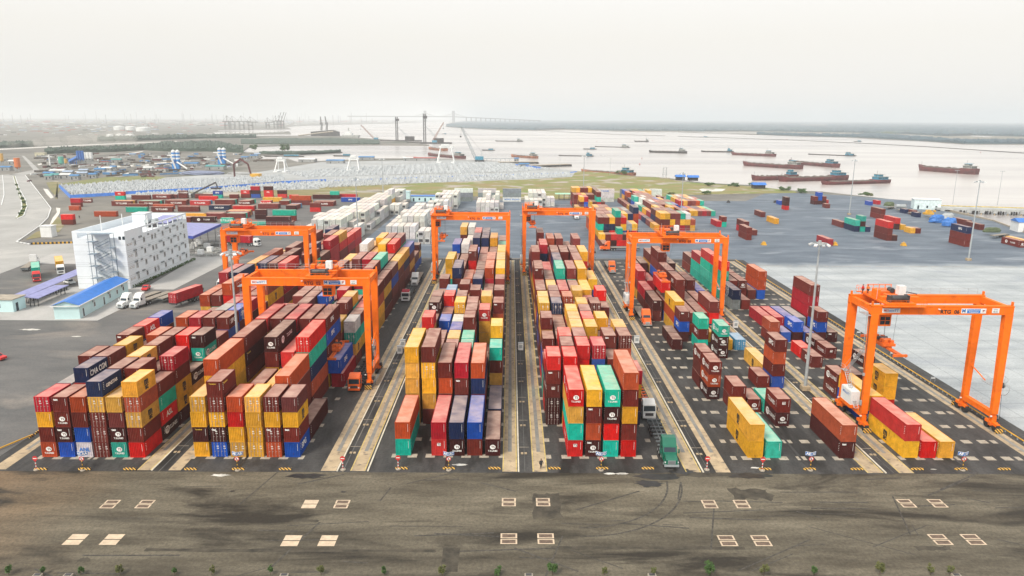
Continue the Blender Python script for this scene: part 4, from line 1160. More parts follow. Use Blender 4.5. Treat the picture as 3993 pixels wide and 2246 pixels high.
for u, s, w_ in [(209, 'AA', 'the far-left block'), (598, 'AB', 'the second block from left'), (1129, 'AC', 'the block left of the centre road'), (1512, 'AD', 'the block right of the centre road'), (2038, 'AE', 'the fifth block'), (2421, 'AF', 'the last block')]:
    p = dat(u, 1183); r_ = empty('block_sign', (p.x, p.y, 0)); band_pole(r_, 0, 0, 1.7, M_black, M_yellow); disc_sign(r_, 0, 0, 1.95, .38, 'walk')
    for sx in (-1, 1):
        b = MB(); M = Matrix.Translation((sx*.02, 0, 2.72)) @ Matrix.Rotation(sx*R(28), 4, 'Z')
        b.box(0 if sx > 0 else -.9, -.03, -.28, .9 if sx > 0 else 0, .03, .28, M_bluep, M); b.box(-.02 if sx > 0 else -.92, -.02, -.31, .92 if sx > 0 else .02, .025, .31, M_wpaint, M)
        o = b.build('sign_panel', r_); t_ = MB(); put_text(t_, s, M @ Matrix.Translation((sx*.45, -.04, 0)), .56, M_white, .04); t_.build('lettering', o)
    tag(r_, 'blue winged sign lettered %s in front of %s' % (s, w_), 'block sign', 'block signs in front of the rows')
bumps = [102, 212, 326, 479, 599, 717, 1010, 1129, 1244, 1395, 1515, 1630, 1925, 2037, 2156, 2308, 2418, 2527]
for i, u in enumerate(bumps):
    p = dat(u, 1180 if 900 < u < 1700 else 1182); b = MB()
    b.prism([(-.16, 0), (.16, 0), (.1, .28), (-.1, .28)], 'x', -.95, .95, M_haz)
    o = b.build('concrete_barrier'); o.location = (p.x, p.y+.1, 0)
    tag(o, 'low black and yellow striped barrier, %s from left along the front kerb' % nth(i), 'barrier', 'striped barriers along the front of the rows')

# light masts
def light_mast(x, y, h, lb, rich=True):
    r_ = empty('light_mast', (x, y, 0))
    b = MB(); n = 6
    for i in range(n): b.bar((0, 0, h*i/n), (0, 0, h*(i+1)/n), .34-.20*i/n, M_grey, 12, .34-.20*(i+1)/n)
    b.build('mast', r_)
    b = MB(); b.box(-.8, -.8, 0, .8, .8, .9, M_conc); b.build('plinth', r_)
    b = MB()
    for i in range(16):
        a0, a1 = 2*math.pi*i/16, 2*math.pi*(i+1)/16
        b.bar((1.5*math.cos(a0), 1.5*math.sin(a0), h-.1), (1.5*math.cos(a1), 1.5*math.sin(a1), h-.1), .07, M_grey, 4)
    for i in range(4): b.bar((0, 0, h-.1), (1.5*math.cos(i*1.57), 1.5*math.sin(i*1.57), h-.1), .06, M_grey, 4)
    b.bar((0, 0, h-.5), (0, 0, h+.5), .3, M_grey, 8); hd = b.build('head_frame', r_)
    for i in range(8):
        a = 2*math.pi*i/8; l_ = MB(); M = Matrix.Translation((1.7*math.cos(a), 1.7*math.sin(a), h-.25)) @ Matrix.Rotation(a, 4, 'Z') @ Matrix.Rotation(R(25), 4, 'Y')
        l_.box(-.28, -.28, -.12, .42, .28, .12, M_wpaint if i % 2 else M_grey, M); l_.build('floodlight', hd)
    tag(r_, lb, 'light mast', 'tall floodlight masts'); return r_
light_mast(-54.9, 32, 28.2, 'tall grey light mast between the two left blocks')
light_mast(60.7, 32.2, 30.5, 'nearest tall light mast at right, between RTG 05 and RTG 06 lanes')
light_mast(181.9, 175.4, 31.2, 'light mast on the open yard, rightmost of all')
light_mast(198.7, 317.4, 31.5, 'light mast at the water edge right of the moored barges')
light_mast(87, 262, 27.5, 'light mast rising out of the dense far colour block')
light_mast(-68.5, 216, 27.8, 'light mast beside the left white refrigerated row')
light_mast(-79, 345, 29.5, 'light mast behind the left white refrigerated row')
light_mast(49, 384, 30, 'light mast at the far kerb before the river')
def small_lamp(u, v, h, lb):
    p = at(u, v); r_ = empty('street_lamp', (p.x, p.y, 0)); b = MB(); b.bar((0, 0, 0), (0, 0, h), .16, M_grey, 6, .1); b.build('pole', r_)
    b = MB(); b.box(-1.6, -.2, h, 1.6, .2, h+.25, M_grey); b.build('lamp_head', r_); tag(r_, lb, 'street lamp', 'slender street lamps')
small_lamp(2183, 664, 13, 'slender lamp on the grass tip before the river')
small_lamp(2378, 684, 16, 'slender lamp beside the moored tug')
small_lamp(3715, 796, 22, 'slender lamp on the jetty, left one')
small_lamp(3889, 800, 22, 'slender lamp on the jetty, right one')
small_lamp(547, 700, 13, 'slender lamp beside the green verge at left')

# guard rail along the right edge and yellow-black kerb along the left
b = MB(); rr0 = [(88.6, -9), (88.4, 2), (88.3, 60), (88.3, 172)]
for p, q in zip(rr0[:-1], rr0[1:]):
    b.bar((*p, .45), (*q, .45), .11, M_yellow, 6)
    n = int((Vector(q)-Vector(p)).length/1.6)
    for i in range(n): t_ = i/n; x = p[0]+(q[0]-p[0])*t_; y = p[1]+(q[1]-p[1])*t_; b.box(x-.08, y-.08, 0, x+.08, y+.08, .45, M_grey)
g = b.build('guard_rail'); tag(g, 'low yellow guard rail along the right-hand crane runway', 'guard rail')
b = MB(); rr1 = [(-82.6, 8), (-82.3, 60), (-82.3, 94)]
for p, q in zip(rr1[:-1], rr1[1:]):
    n = int((Vector(q)-Vector(p)).length/1.6)
    for i in range(n): t_ = i/n; x = p[0]+(q[0]-p[0])*t_; y = p[1]+(q[1]-p[1])*t_; b.box(x-.1, y-.6, 0, x+.1, y+.6, .35, M_haz)
rr2 = [(-82.6, 8), (-86, -1), (-88, -6)]
for p, q in zip(rr2[:-1], rr2[1:]): b.bar((*p, .3), (*q, .3), .14, M_yellow, 6)
tag(b.build('guard_rail'), 'low striped guard rail beside the far-left runway', 'guard rail')
for i in range(5):
    b = MB(); y = 3+i*17
    for s in (-.45, .45): b.bar((s, 0, 0), (s, 0, 1.1), .04, M_grey, 4)
    b.bar((-.45, 0, 1.1), (.45, 0, 1.1), .04, M_grey, 4); b.box(-.4, -.02, .75, .4, .02, 1.0, M_wpaint)
    o = b.build('hoop_barrier'); o.location = (89.7, y, 0); tag(o, 'small white hoop stand, %s from front along the right guard rail' % nth(i), 'hoop stand', 'hoop stands beside the right runway')
for i, (x, y) in enumerate([(-25.9, 60), (2.6, 58), (60.1, 78), (31.4, 64), (-25.9, 55), (85.5, 92)]):
    b = MB(); b.box(-.6, -.4, 0, .6, .4, 1.7, M_wpaint); b.box(-.65, -.45, 1.7, .65, .45, 1.78, M_grey); b.box(-.4, -.42, .5, .4, -.4, 1.3, M_grey)
    o = b.build('switch_cabinet'); o.location = (x, y, 0)
    tag(o, 'white electric cabinet between runways, ' + ['left of crane RTG 03 lane, far one', 'on the centre road', 'near the right legs of crane RTG 05', 'right of crane RTG 04 lane', 'left of crane RTG 03 lane, near one', 'at the right guard rail'][i], 'electric cabinet', 'white electric cabinets between the runways')
for i, (u, v) in enumerate([(2978, 955), (3255, 956), (3523, 958), (2840, 790), (3022, 790)]):
    p = at(u, v); b = MB(); m_ = M_yellow if i < 3 else M_dgrey
    b.box(-1.0, -1, 0, 1.0, 1, .5, m_); b.box(-.7, -.7, .5, .7, .7, 1.3, m_); b.bar((0, 0, 1.3), (0, 0, 1.8), .2, m_, 8)
    o = b.build('ballast_block'); o.location = (p.x, p.y, 0); tag(o, ('yellow' if i < 3 else 'black')+' ballast block on the open yard, %s of its colour from left' % nth(i if i < 3 else i-3), 'ballast block')

# ================================================================ VEHICLES (front faces -Y)
def wheels(root, xs, ys, r=.5, w=.3):
    for y in ys:
        for x in xs:
            b = MB(); b.bar((x-w/2, y, r), (x+w/2, y, r), r, M_tyre, 14); o = b.build('wheel', root)
            h = MB(); s = 1 if x > 0 else -1; h.bar((x+s*w/2, y, r), (x+s*(w/2+.03), y, r), r*.5, M_grey, 10); h.build('rim', o)
def chassis(root, y0, L, deck=False, c=None):
    c = c or M_deck; b = MB()
    for x in (-.45, .33): b.box(x, y0, .95, x+.12, y0+L, 1.35, c)
    for i in range(9): b.box(-1.2, y0+.1+i*(L-.4)/8, 1.1, 1.2, y0+.3+i*(L-.4)/8, 1.32, c)
    for y in (y0, y0+L-.3): b.box(-1.22, y, 1.05, 1.22, y+.3, 1.42, c)
    if deck: b.box(-1.22, y0, 1.36, 1.22, y0+L, 1.5, M_woodd)
    b.box(-1.2, y0+L-.05, .6, 1.2, y0+L, .9, c)
    b.build('trailer_frame', root)
    wheels(root, (-1.0, 1.0), [y0+L-4.2, y0+L-2.9, y0+L-1.6])
    b = MB(); b.box(-.9, y0+2.4, .3, -.7, y0+2.6, 1.0, c); b.box(.7, y0+2.4, .3, .9, y0+2.6, 1.0, c); b.build('landing_leg', root)
def tractor(root, body, nose=True, fair=True, tp_=None, y=0.0):
    b = MB()
    if nose:
        P = [(y-0.0, .75), (y, 1.45), (y+.25, 1.75), (y+1.75, 2.0), (y+1.75, .75)]
        b.prism(P, 'x', -.92, .92, body); b.box(-1.15, y+.15, .6, 1.15, y+1.0, 1.15, body)
        Pc = [(y+1.7, .8), (y+1.7, 2.0), (y+2.15, 2.95), (y+4.2, 3.0), (y+4.2, .8)]
        b.prism(Pc, 'x', -1.15, 1.15, body)
        if fair: b.prism([(y+2.15, 2.95), (y+3.1, 3.95), (y+4.2, 4.0), (y+4.2, 2.95)], 'x', -1.1, 1.1, body)
        o = b.build('cab', root)
        w_ = MB(); w_.poly([(-.98, y+1.72, 2.07), (.98, y+1.72, 2.07), (.92, y+2.10, 2.84), (-.92, y+2.10, 2.84)], M_glass); w_.build('windscreen', o)
        for s in (-1, 1):
            g = MB(); X = s*1.156; g.poly([(X, y+2.0, 2.1), (X, y+2.9, 2.1), (X, y+2.9, 2.75), (X, y+2.25, 2.75)][::s], M_glass); g.build('side_window', o)
            l_ = MB(); l_.box(s*.95-.15, y-.03+.12, .95, s*.95+.15, y+.15, 1.2, M_wpaint); l_.build('headlight', o)
            m_ = MB(); m_.box(s*1.42-.1, y+1.7, 1.9, s*1.42+.1, y+1.8, 2.6, body if body != M_otruck else M_dgrey); m_.bar((s*1.15, y+1.8, 2.5), (s*1.4, y+1.75, 2.5), .03, M_dgrey, 4); m_.build('wing_mirror', o)
            e_ = MB(); e_.bar((s*1.0, y+4.4, 1.0), (s*1.0, y+4.4, 3.3), .09, M_grey, 6); e_.build('exhaust_stack', root) if False else None
        g = MB(); g.box(-.6, y-.04, .8, .6, y, 1.42, M_grey if body != M_otruck else M_wpaint)
        for i in range(5): g.box(-.55, y-.06, .86+i*.11, .55, y-.04, .9+i*.11, M_dgrey)
        g.build('grille', o)
        bb = MB(); bb.box(-1.15, y-.15, .4, 1.15, y+.15, .72, M_grey); bb.build('bumper', o)
        wy = [y+.9, y+4.9, y+6.1]
    else:
        Pc = [(y, .6), (y, 1.7), (y+.22, 2.9), (y+2.2, 2.95), (y+2.2, .6)]
        b.prism(Pc, 'x', -1.2, 1.2, body)
        if fair: b.prism([(y+.5, 2.92), (y+1.2, 3.5), (y+2.2, 3.5), (y+2.2, 2.92)], 'x', -1.1, 1.1, tp_ or body)
        o = b.build('cab', root)
        w_ = MB(); w_.poly([(-1.08, y-.0, 1.75), (1.08, y-.0, 1.75), (1.04, y+.18, 2.72), (-1.04, y+.18, 2.72)], M_glass); w_.build('windscreen', o)
        g = MB(); g.box(-.75, y-.03, .85, .75, y-.0, 1.4, M_dgrey); g.build('grille', o)
        for s in (-1, 1):
            l_ = MB(); l_.box(s*.95-.14, y-.04, .85, s*.95+.14, y, 1.1, M_white); l_.build('headlight', o)
            X = s*1.206; g2 = MB(); g2.poly([(X, y+.4, 1.75), (X, y+1.5, 1.75), (X, y+1.5, 2.6), (X, y+.55, 2.6)][::s], M_glass); g2.build('side_window', o)
            m_ = MB(); m_.box(s*1.4-.1, y, 1.9, s*1.4+.1, y+.1, 2.5, M_dgrey); m_.build('wing_mirror', o)
        bb = MB(); bb.box(-1.2, y-.08, .4, 1.2, y+.1, .8, body); bb.build('bumper', o)
        wy = [y+1.2, y+4.2, y+5.4]
    f = MB()
    for x in (-.5, .38): f.box(x, y+2.0, .7, x+.12, wy[2]+.7, 1.0, M_dgrey)
    f.bar((-1.15, y+3.2, .75), (-.75, y+3.2, .75), .33, M_grey, 10); f.bar((.7, y+2.6, .75), (.7, y+3.9, .75), .33, M_grey, 10); f.box(-.5, wy[1]-.2, 1.0, .5, wy[2]+.4, 1.12, M_dgrey)
    f.build('tractor_frame', root)
    wheels(root, (-1.0, 1.0), wy)
    return wy
def truck(x, y, rz, body, nose, lb, trailer='frame', fair=True, top=None, L=12.2, tc=None):
    r_ = empty('container_truck', (x, y, 0)); tractor(r_, body, nose, fair, top)
    if trailer: chassis(r_, 3.6 if not nose else 4.4, L, trailer == 'deck', tc)
    r_.rotation_euler = (0, 0, rz); tag(r_, lb, 'truck', 'container trucks driving and parked around the yard'); return r_
truck(25.7, -3.0, R(-1), M_green, True, 'green long-nosed truck with empty trailer driving toward the viewer', 'frame', tc=M_deck)
b = MB(); put_text(b, 'MACK', Matrix.Translation((0, 0, 0)), .1, M_white) if False else None
truck(25.7, 16.2, 0, M_wpaint, False, 'white flat-nosed truck with orange trailer behind the green truck', 'frame', tc=M_otruck)
truck(36.7, 78.0, 0, M_otruck, True, 'orange long-nosed truck beside the left legs of crane RTG 05', 'deck')
truck(36.7, 146.5, 0, M_otruck, True, 'orange truck in the lane right of crane RTG 04, farther one', 'deck')
truck(37.6, 193.8, R(-90), M_otruck, True, 'orange truck seen from its side beyond crane RTG 04', 'deck')
truck(-31.4, 29.6, 0, M_otruck, False, 'orange flat-nosed truck standing under crane RTG 02', 'frame', tc=M_dgrey)
truck(-31.5, 124.6, 0, M_wpaint, True, 'white truck with dark trailer in the lane beside crane RTG 03, farther one', 'deck')
truck(-31.5, 103.9, 0, M_wpaint, False, 'white truck with a crimson roof fairing beside the crane RTG 03 lane', 'frame', top=mat('crimson_fairing', (.42, .02, .04)))
truck(-112.3, 94.2, R(-12), M_wpaint, True, 'white long-nosed truck parked by the blue-roofed hut, left of a pair', 'deck')
truck(-108.6, 94.2, R(-12), M_wpaint, True, 'white long-nosed truck parked by the blue-roofed hut, right of a pair', 'deck')
truck(36.5, 290, 0, M_wpaint, True, 'white truck seen small behind the girder of crane RTG 04', 'deck')
truck(-92.5, 118, R(-6), M_wpaint, False, 'white truck parked beside the office block, near one', None)
truck(-87.5, 119, R(-6), M_wpaint, False, 'white truck parked beside the office block, far one', None)
def loaded(x, y, rz, body, nose, colr, lb, lb2, L=L40):
    t_ = truck(x, y, rz, body, nose, lb, 'frame'); n = 4.4 if nose else 3.6
    M = Matrix.Rotation(rz, 4, 'Z'); p = Vector((x, y, 0))+M @ Vector((-CW/2, n, 0)); q = M @ Vector((CW/2, 0, 0))
    c = dict(x=p.x+q.x-CW/2, y=p.y+q.y, z=1.44, L=L, H=CHC, c=colr, marks='', rz=rz); lone(c, lb2)
loaded(-107.6, 200.1, R(75), M_wpaint, False, 'C', 'white flat-nosed truck carrying a crimson container, seen under RTG 01', 'crimson container riding on the white truck seen under RTG 01')
loaded(-157.7, 128.6, R(33), M_redp, False, 'T', 'red truck with a teal container in the left parking yard', 'teal container on the red truck in the left parking yard')
loaded(-156.5, 140.0, R(33), M_wpaint, False, 'Y', 'white truck with a yellow container in the left parking yard', 'yellow container on a white truck in the left parking yard')
loaded(-150.0, 146, R(32), M_wpaint, False, 'C', 'white truck with a crimson container behind the office block', 'crimson container on a white truck in the left parking yard')
r_ = empty('flatbed_trailer', (-97.6, 95.6, 0)); chassis(r_, 0, 12.4, False, M_dgrey); r_.rotation_euler = (0, 0, R(-14)); tag(r_, 'dark trailer carrying a crimson container left of the blocks', 'trailer')
lone(dict(x=-97.6-CW/2, y=95.6, z=1.5, L=L40, H=CHC, c='C', marks='d', rz=R(-14)), 'crimson container with closed doors on a dark trailer beside the left blocks')
for i, (x, y) in enumerate([(-104, 101.2), (-101, 104)]):
    r_ = empty('flatbed_trailer', (x, y, 0)); chassis(r_, 0, 12.4, True); r_.rotation_euler = (0, 0, R(-14)); tag(r_, 'empty grey flatbed trailer %s of the crimson trailer' % ('well left', 'just left')[i], 'trailer')
truck(-178.4, 161, R(-160), M_wpaint, True, 'white truck with empty flatbed at the far-left parking edge', 'deck')
def car(x, y, rz, m, lb, cat='car'):
    r_ = empty('parked_car', (x, y, 0), rz); b = MB()
    b.prism([(-2.1, .35), (-2.1, .8), (-1.2, .95), (-.6, 1.42), (.9, 1.45), (1.6, .98), (2.1, .9), (2.1, .35)], 'x', -.85, .85, m); o = b.build('body', r_)
    w_ = MB()
    w_.poly([(-.75, -1.15, 1.0), (.75, -1.15, 1.0), (.7, -.63, 1.40), (-.7, -.63, 1.40)], M_glass)
    for s in (-1, 1): w_.poly([(s*.856, -1.0, .98), (s*.856, 1.4, .98), (s*.856, .85, 1.38), (s*.856, -.55, 1.38)], M_glass)
    w_.build('window', o); wheels(r_, (-.78, .78), (-1.3, 1.3), .33, .2)
    tag(r_, lb, cat, 'parked cars'); return r_
car(-146, 127, R(60), M_wpaint, 'white car under the long purple parking canopy')
car(-116.5, 118.5, R(10), M_redp, 'red car beside the corner of the office block')
P0_ = dat(74, 457); car(P0_.x, P0_.y, R(0), mat('dark_red_car', (.12, .02, .03)), 'dark red car driving alone on the left road')
car(dat(2, 905).x-1, dat(2, 905).y, R(80), M_redp, 'red car cut off by the left picture edge')
# machinery row on the open yard
def flat_rack(u, v, L, lb, load=None, rz=R(-62)):
    p = at(u, v); r_ = empty('flat_rack', (p.x, p.y, 0)); chassis(r_, 0, L, True, M_deck); r_.rotation_euler = (0, 0, rz); tag(r_, lb, 'flat rack', 'flatbeds parked along the basin'); return r_, p
tarp = mat('blue_tarpaulin', (.03, .16, .50), rough=.6, bump=.6, bscale=1.2); tarpg = mat('grey_tarpaulin', (.35, .38, .40), rough=.7, bump=.6, bscale=1.2)
M_olive = mat('olive_crate', (.08, .11, .05))
def lump(name, u, v, sx, sy, sz, m, lb, cat, z0=0, seed=1):
    p = at(u, v); rl = random.Random(seed); b = MB(); nu, nv = 12, 6; idx = []
    for j in range(nv+1):
        for i in range(nu):
            a = 2*math.pi*i/nu; t_ = j/nv; rr = math.cos(t_*1.45)**.45*rl.uniform(.88, 1.08)
            b.v.append((sx*rr*math.cos(a), sy*rr*math.sin(a), z0+sz*math.sin(t_*1.5)*rl.uniform(.9, 1.06)))
    k = b.mi(m)
    for j in range(nv):
        for i in range(nu): b.f.append((j*nu+i, j*nu+(i+1) % nu, (j+1)*nu+(i+1) % nu, (j+1)*nu+i)); b.m.append(k)
    b.f.append(tuple(nv*nu+i for i in range(nu))); b.m.append(k)
    o = b.build(name); o.location = (p.x, p.y, 0); tag(o, lb, cat); return o
flat_rack(3452, 817, 9, 'flat rack with olive crates, first of the row by the basin')
lump('covered_crates', 3466, 812, 3.4, 2.0, 2.6, M_olive, 'olive green crates on the first flat rack by the basin', 'crates', 1.5, 3)
flat_rack(3500, 826, 9, 'flat rack carrying a steel tank by the basin')
p = at(3508, 822); r_ = empty('tank_container', (p.x, p.y, 1.5)); b = MB(); b.bar((-3, 0, 1.3), (3, 0, 1.3), 1.25, M_grey, 18); b.build('tank', r_)
b = MB()
for x in (-3.1, 3.0):
    for y in (-1.2, 1.1): b.box(x, y, 0, x+.12, y+.12, 2.6, M_rod)
    b.box(x, -1.2, 0, x+.12, 1.2, .15, M_rod); b.box(x, -1.2, 2.5, x+.12, 1.2, 2.6, M_rod)
b.build('tank_frame', r_); tag(r_, 'shiny steel tank container on a flat rack by the basin', 'tank container')
flat_rack(3545, 838, 9, 'empty flat rack between the tank and the yellow machine')
flat_rack(3620, 853, 9, 'flat rack under the yellow machine')
p = at(3618, 846); r_ = empty('yellow_machine', (p.x, p.y, 1.5)); b = MB(); b.box(-2.6, -1.2, 0, 2.6, 1.2, 1.2, M_yellow); b.prism([(-1.5, 1.2), (-1.1, 2.5), (1.0, 2.6), (1.6, 1.2)], 'y', -1, 1, M_yellow); b.build('body', r_)
b = MB(); b.bar((1.5, 0, 1.2), (3.4, 0, 2.4), .2, M_yellow, 6); b.box(3.1, -.9, 1.5, 3.8, .9, 2.4, M_yellow); b.build('bucket_arm', r_); tag(r_, 'bright yellow loading machine on a flat rack by the basin', 'construction machine')
lump('tarpaulin_load', 3652, 868, 4.2, 2.6, 4.0, tarp, 'load under a blue tarpaulin left of the grey covered load', 'covered load', .3, 5)
lump('tarpaulin_load', 3695, 858, 4.0, 2.6, 3.6, tarpg, 'load under a pale grey tarpaulin by the basin', 'covered load', .3, 6)
lump('tarpaulin_load', 3700, 882, 4.0, 2.8, 4.2, tarp, 'load under a blue tarpaulin beside the APL container stack', 'covered load', .3, 7)
flat_rack(3868, 930, 12, 'long flat rack with green crates near the right edge')
lump('covered_crates', 3866, 917, 4.6, 1.6, 2.3, M_olive, 'green crates on the long flat rack near the right edge', 'crates', 1.5, 8)

# ---- people
M_skin = flat('skin', (.35, .2, .13)); M_dcloth = flat('dark_clothes', (.02, .022, .03)); M_hair = flat('black_hair', (.012, .01, .01)); M_orangev = flat('orange_vest', (.7, .2, .03))
def person(x, y, z, rz, top, lb):
    J = dict(pel=(0,0,.95), ch=(0,.0,1.32), nk=(0,0,1.5), hd=(0,-.01,1.63), ht=(0,-.01,1.74), hl=(-.1,0,.92), kl=(-.13,-.12,.5), al=(-.14,.02,.09), tl=(-.14,-.13,.04), hr=(.1,0,.92), kr=(.12,.02,.5), ar=(.14,.18,.1), tr=(.14,.05,.04),
             sl=(-.19,0,1.43), el=(-.27,.05,1.16), wl=(-.27,-.08,.92), fl=(-.27,-.12,.84), sr=(.19,0,1.43), er=(.28,-.02,1.16), wr=(.36,-.05,.93), fr=(.38,-.08,.85))
    Rr = dict(pel=.14, ch=.16, nk=.06, hd=.09, ht=.07, hl=.09, kl=.06, al=.04, tl=.035, hr=.09, kr=.06, ar=.04, tr=.035, sl=.065, el=.045, wl=.032, fl=.035, sr=.065, er=.045, wr=.032, fr=.035)
    Ed = [('pel','ch'),('ch','nk'),('nk','hd'),('hd','ht'),('pel','hl'),('hl','kl'),('kl','al'),('al','tl'),('pel','hr'),('hr','kr'),('kr','ar'),('ar','tr'),('ch','sl'),('sl','el'),('el','wl'),('wl','fl'),('ch','sr'),('sr','er'),('er','wr'),('wr','fr')]
    nm = list(J); V_ = [J[k] for k in nm]; E_ = [(nm.index(a), nm.index(b_)) for a, b_ in Ed]
    def skin(name, V_, E_, rad, m, root=0):
        me = bpy.data.meshes.new(name); me.from_pydata(V_, E_, []); o = bpy.data.objects.new(name, me); col.objects.link(o)
        md = o.modifiers.new('s', 'SKIN'); o.modifiers.new('u', 'SUBSURF').levels = 1
        for i, v in enumerate(me.skin_vertices[0].data): v.radius = (rad[i], rad[i]); v.use_root = (i == root)
        me2 = bpy.data.meshes.new_from_object(o.evaluated_get(bpy.context.evaluated_depsgraph_get())); bpy.data.objects.remove(o); bpy.data.meshes.remove(me)
        me2.materials.clear(); me2.materials.append(m); return me2
    me = skin('p', V_, E_, [Rr[k] for k in nm], M_skin); b_ = bpy.data.objects.new('person', me); col.objects.link(b_)
    def garment(name, ks, es, g, m):
        me = skin(name, [J[k] for k in ks], [(ks.index(a), ks.index(c_)) for a, c_ in es], [Rr[k]+g for k in ks], m); o = bpy.data.objects.new(name, me); col.objects.link(o); o.parent = b_
    garment('jacket', ['pel','ch','nk','sl','el','wl','sr','er','wr'], [('pel','ch'),('ch','nk'),('ch','sl'),('sl','el'),('el','wl'),('ch','sr'),('sr','er'),('er','wr')], .022, top)
    garment('trousers', ['pel','hl','kl','al','hr','kr','ar'], [('pel','hl'),('hl','kl'),('kl','al'),('pel','hr'),('hr','kr'),('kr','ar')], .02, M_dcloth)
    h = MB(); h.bar((0, 0, 1.68), (0, .01, 1.8), .105, M_hair, 12, .06); h.build('hair', b_)
    f = MB()
    for s in (-1, 1): f.box(s*.035-.01, -.108, 1.655, s*.035+.01, -.098, 1.67, M_hair)
    f.box(-.012, -.12, 1.61, .012, -.095, 1.65, M_skin); f.build('face_features', b_)
    b_.location = (x, y, z); b_.rotation_euler = (0, 0, rz); tag(b_, lb, 'person'); return b_
p = dat(1361, 1180); person(p.x, p.y, 0, R(15), M_dcloth, 'person in dark clothes walking on the pale strip beside the centre road')
person(63.3+1.6, 13+6.6, 23.2, R(0), M_orangev, 'person standing atop crane RTG 06 at its left end, right of two')
person(63.3+.8, 13+6.9, 23.2, R(30), M_redp, 'person in red atop crane RTG 06 at its left end, left of two')
p = at(310, 852); person(p.x, p.y, 0, 0, M_dcloth, 'person in dark clothes walking behind the office block')

# ---- saplings along the bottom edge
M_bark = mat('bark', (.10, .075, .05), rough=.9); M_leafA = mat('leaf_green', (.06, .13, .02), rough=.7, var=.5, scale=3, c2=(.02, .05, .012)); M_leafB = mat('leaf_yellowish', (.12, .12, .03), rough=.7, var=.5, scale=3, c2=(.05, .07, .02))
def leafy(name, x, y, h, w_, seed, m, lb, n=260, kind='tree', trunk=True, z=0, leaf=.16, grp=None):
    rl = random.Random(seed); root = empty(name, (x, y, z)); b = MB()
    br = []
    top = Vector((rl.uniform(-.1, .1)*h, rl.uniform(-.1, .1)*h, h*.8)); b.bar((0, 0, 0), top*.6, .035*h**.7, M_bark, 6, .025*h**.7); b.bar(top*.6, top, .022*h**.7, M_bark, 5, .008)
    for i in range(9):
        t_ = rl.uniform(.3, .95); a = rl.uniform(0, 6.28); q = top*t_+Vector((math.cos(a)*w_*rl.uniform(.5, 1), math.sin(a)*w_*rl.uniform(.5, 1), h*rl.uniform(.02, .22)))
        b.bar(top*t_, q, .012*h**.7, M_bark, 4, .005); br.append(q)
    b.build('trunk', root); c_ = MB()
    for i in range(n):
        q = rl.choice(br)+Vector((rl.gauss(0, .2*w_), rl.gauss(0, .2*w_), rl.gauss(0, .09*h))); s = leaf*rl.uniform(.6, 1.4)
        a = Vector((rl.gauss(0, 1), rl.gauss(0, 1), rl.gauss(0, .6))).normalized(); c2 = a.orthogonal().normalized()*s; a = a*s*1.3
        c_.poly([q-a, q-c2*.5, q+a, q+c2*.5], m)
    c_.build('crown', root); tag(root, lb, kind, grp); return root
sap = [(22,.55,0),(110,.3,0),(203,.4,0),(303,.55,1),(440,.3,0),(533,.4,1),(808,.6,1),(967,.3,0),(1113,.6,1),(1252,.5,0),(1390,1.0,0),(1520,.3,1),(1785,1.05,0),(1920,.7,1),(2048,.4,0),(2213,.75,1),(2340,.6,1),(2390,.5,1),(1645,.3,1),(680,.35,0)]
for i, (u, s, k) in enumerate(sorted(sap)):
    p = dat(u, 1446); big = s > .9
    leafy('sapling', p.x, p.y, 0.7+1.0*s, .12+.42*s, i, (M_leafA, M_leafB)[k], '%s sapling at the bottom edge, %s from left' % (('dense green' if big else ('small green', 'small brownish')[k]), nth(i)), int(160+520*s), 'sapling', grp='saplings along the bottom edge', leaf=.09)
for i, u in enumerate([172, 715, 1330, 1640, 2405, 95]):
    p = dat(u, 1452); b = MB(); b.box(-.5, -.3, 0, .5, .3, .35, M_concw); b.box(-.35, -.2, .35, .35, .2, .4, M_dgrey); o = b.build('concrete_pit_box'); o.location = (p.x, p.y, 0)
    tag(o, 'small pale concrete box at the bottom edge, %s from left' % nth(sorted([172, 715, 1330, 1640, 2405, 95]).index(u)), 'concrete box')
# ================================================================ BUILDINGS BY THE YARD
M_off = mat('office_render', (.70, .75, .79), rough=.7, var=.05, scale=.2); M_offl = mat('office_line', (.32, .35, .36)); M_frame = flat('brown_window_frame', (.18, .15, .13))
M_mint = mat('mint_render', (.52, .72, .74), rough=.7, var=.05, scale=.3); M_broof = mat('blue_metal_roof', (.02, .16, .55), rough=.45, var=.1); M_proof = mat('lilac_metal_roof', (.24, .25, .48), rough=.5, var=.12)
M_vroof = mat('vivid_blue_fascia', (.015, .05, .36), rough=.5)
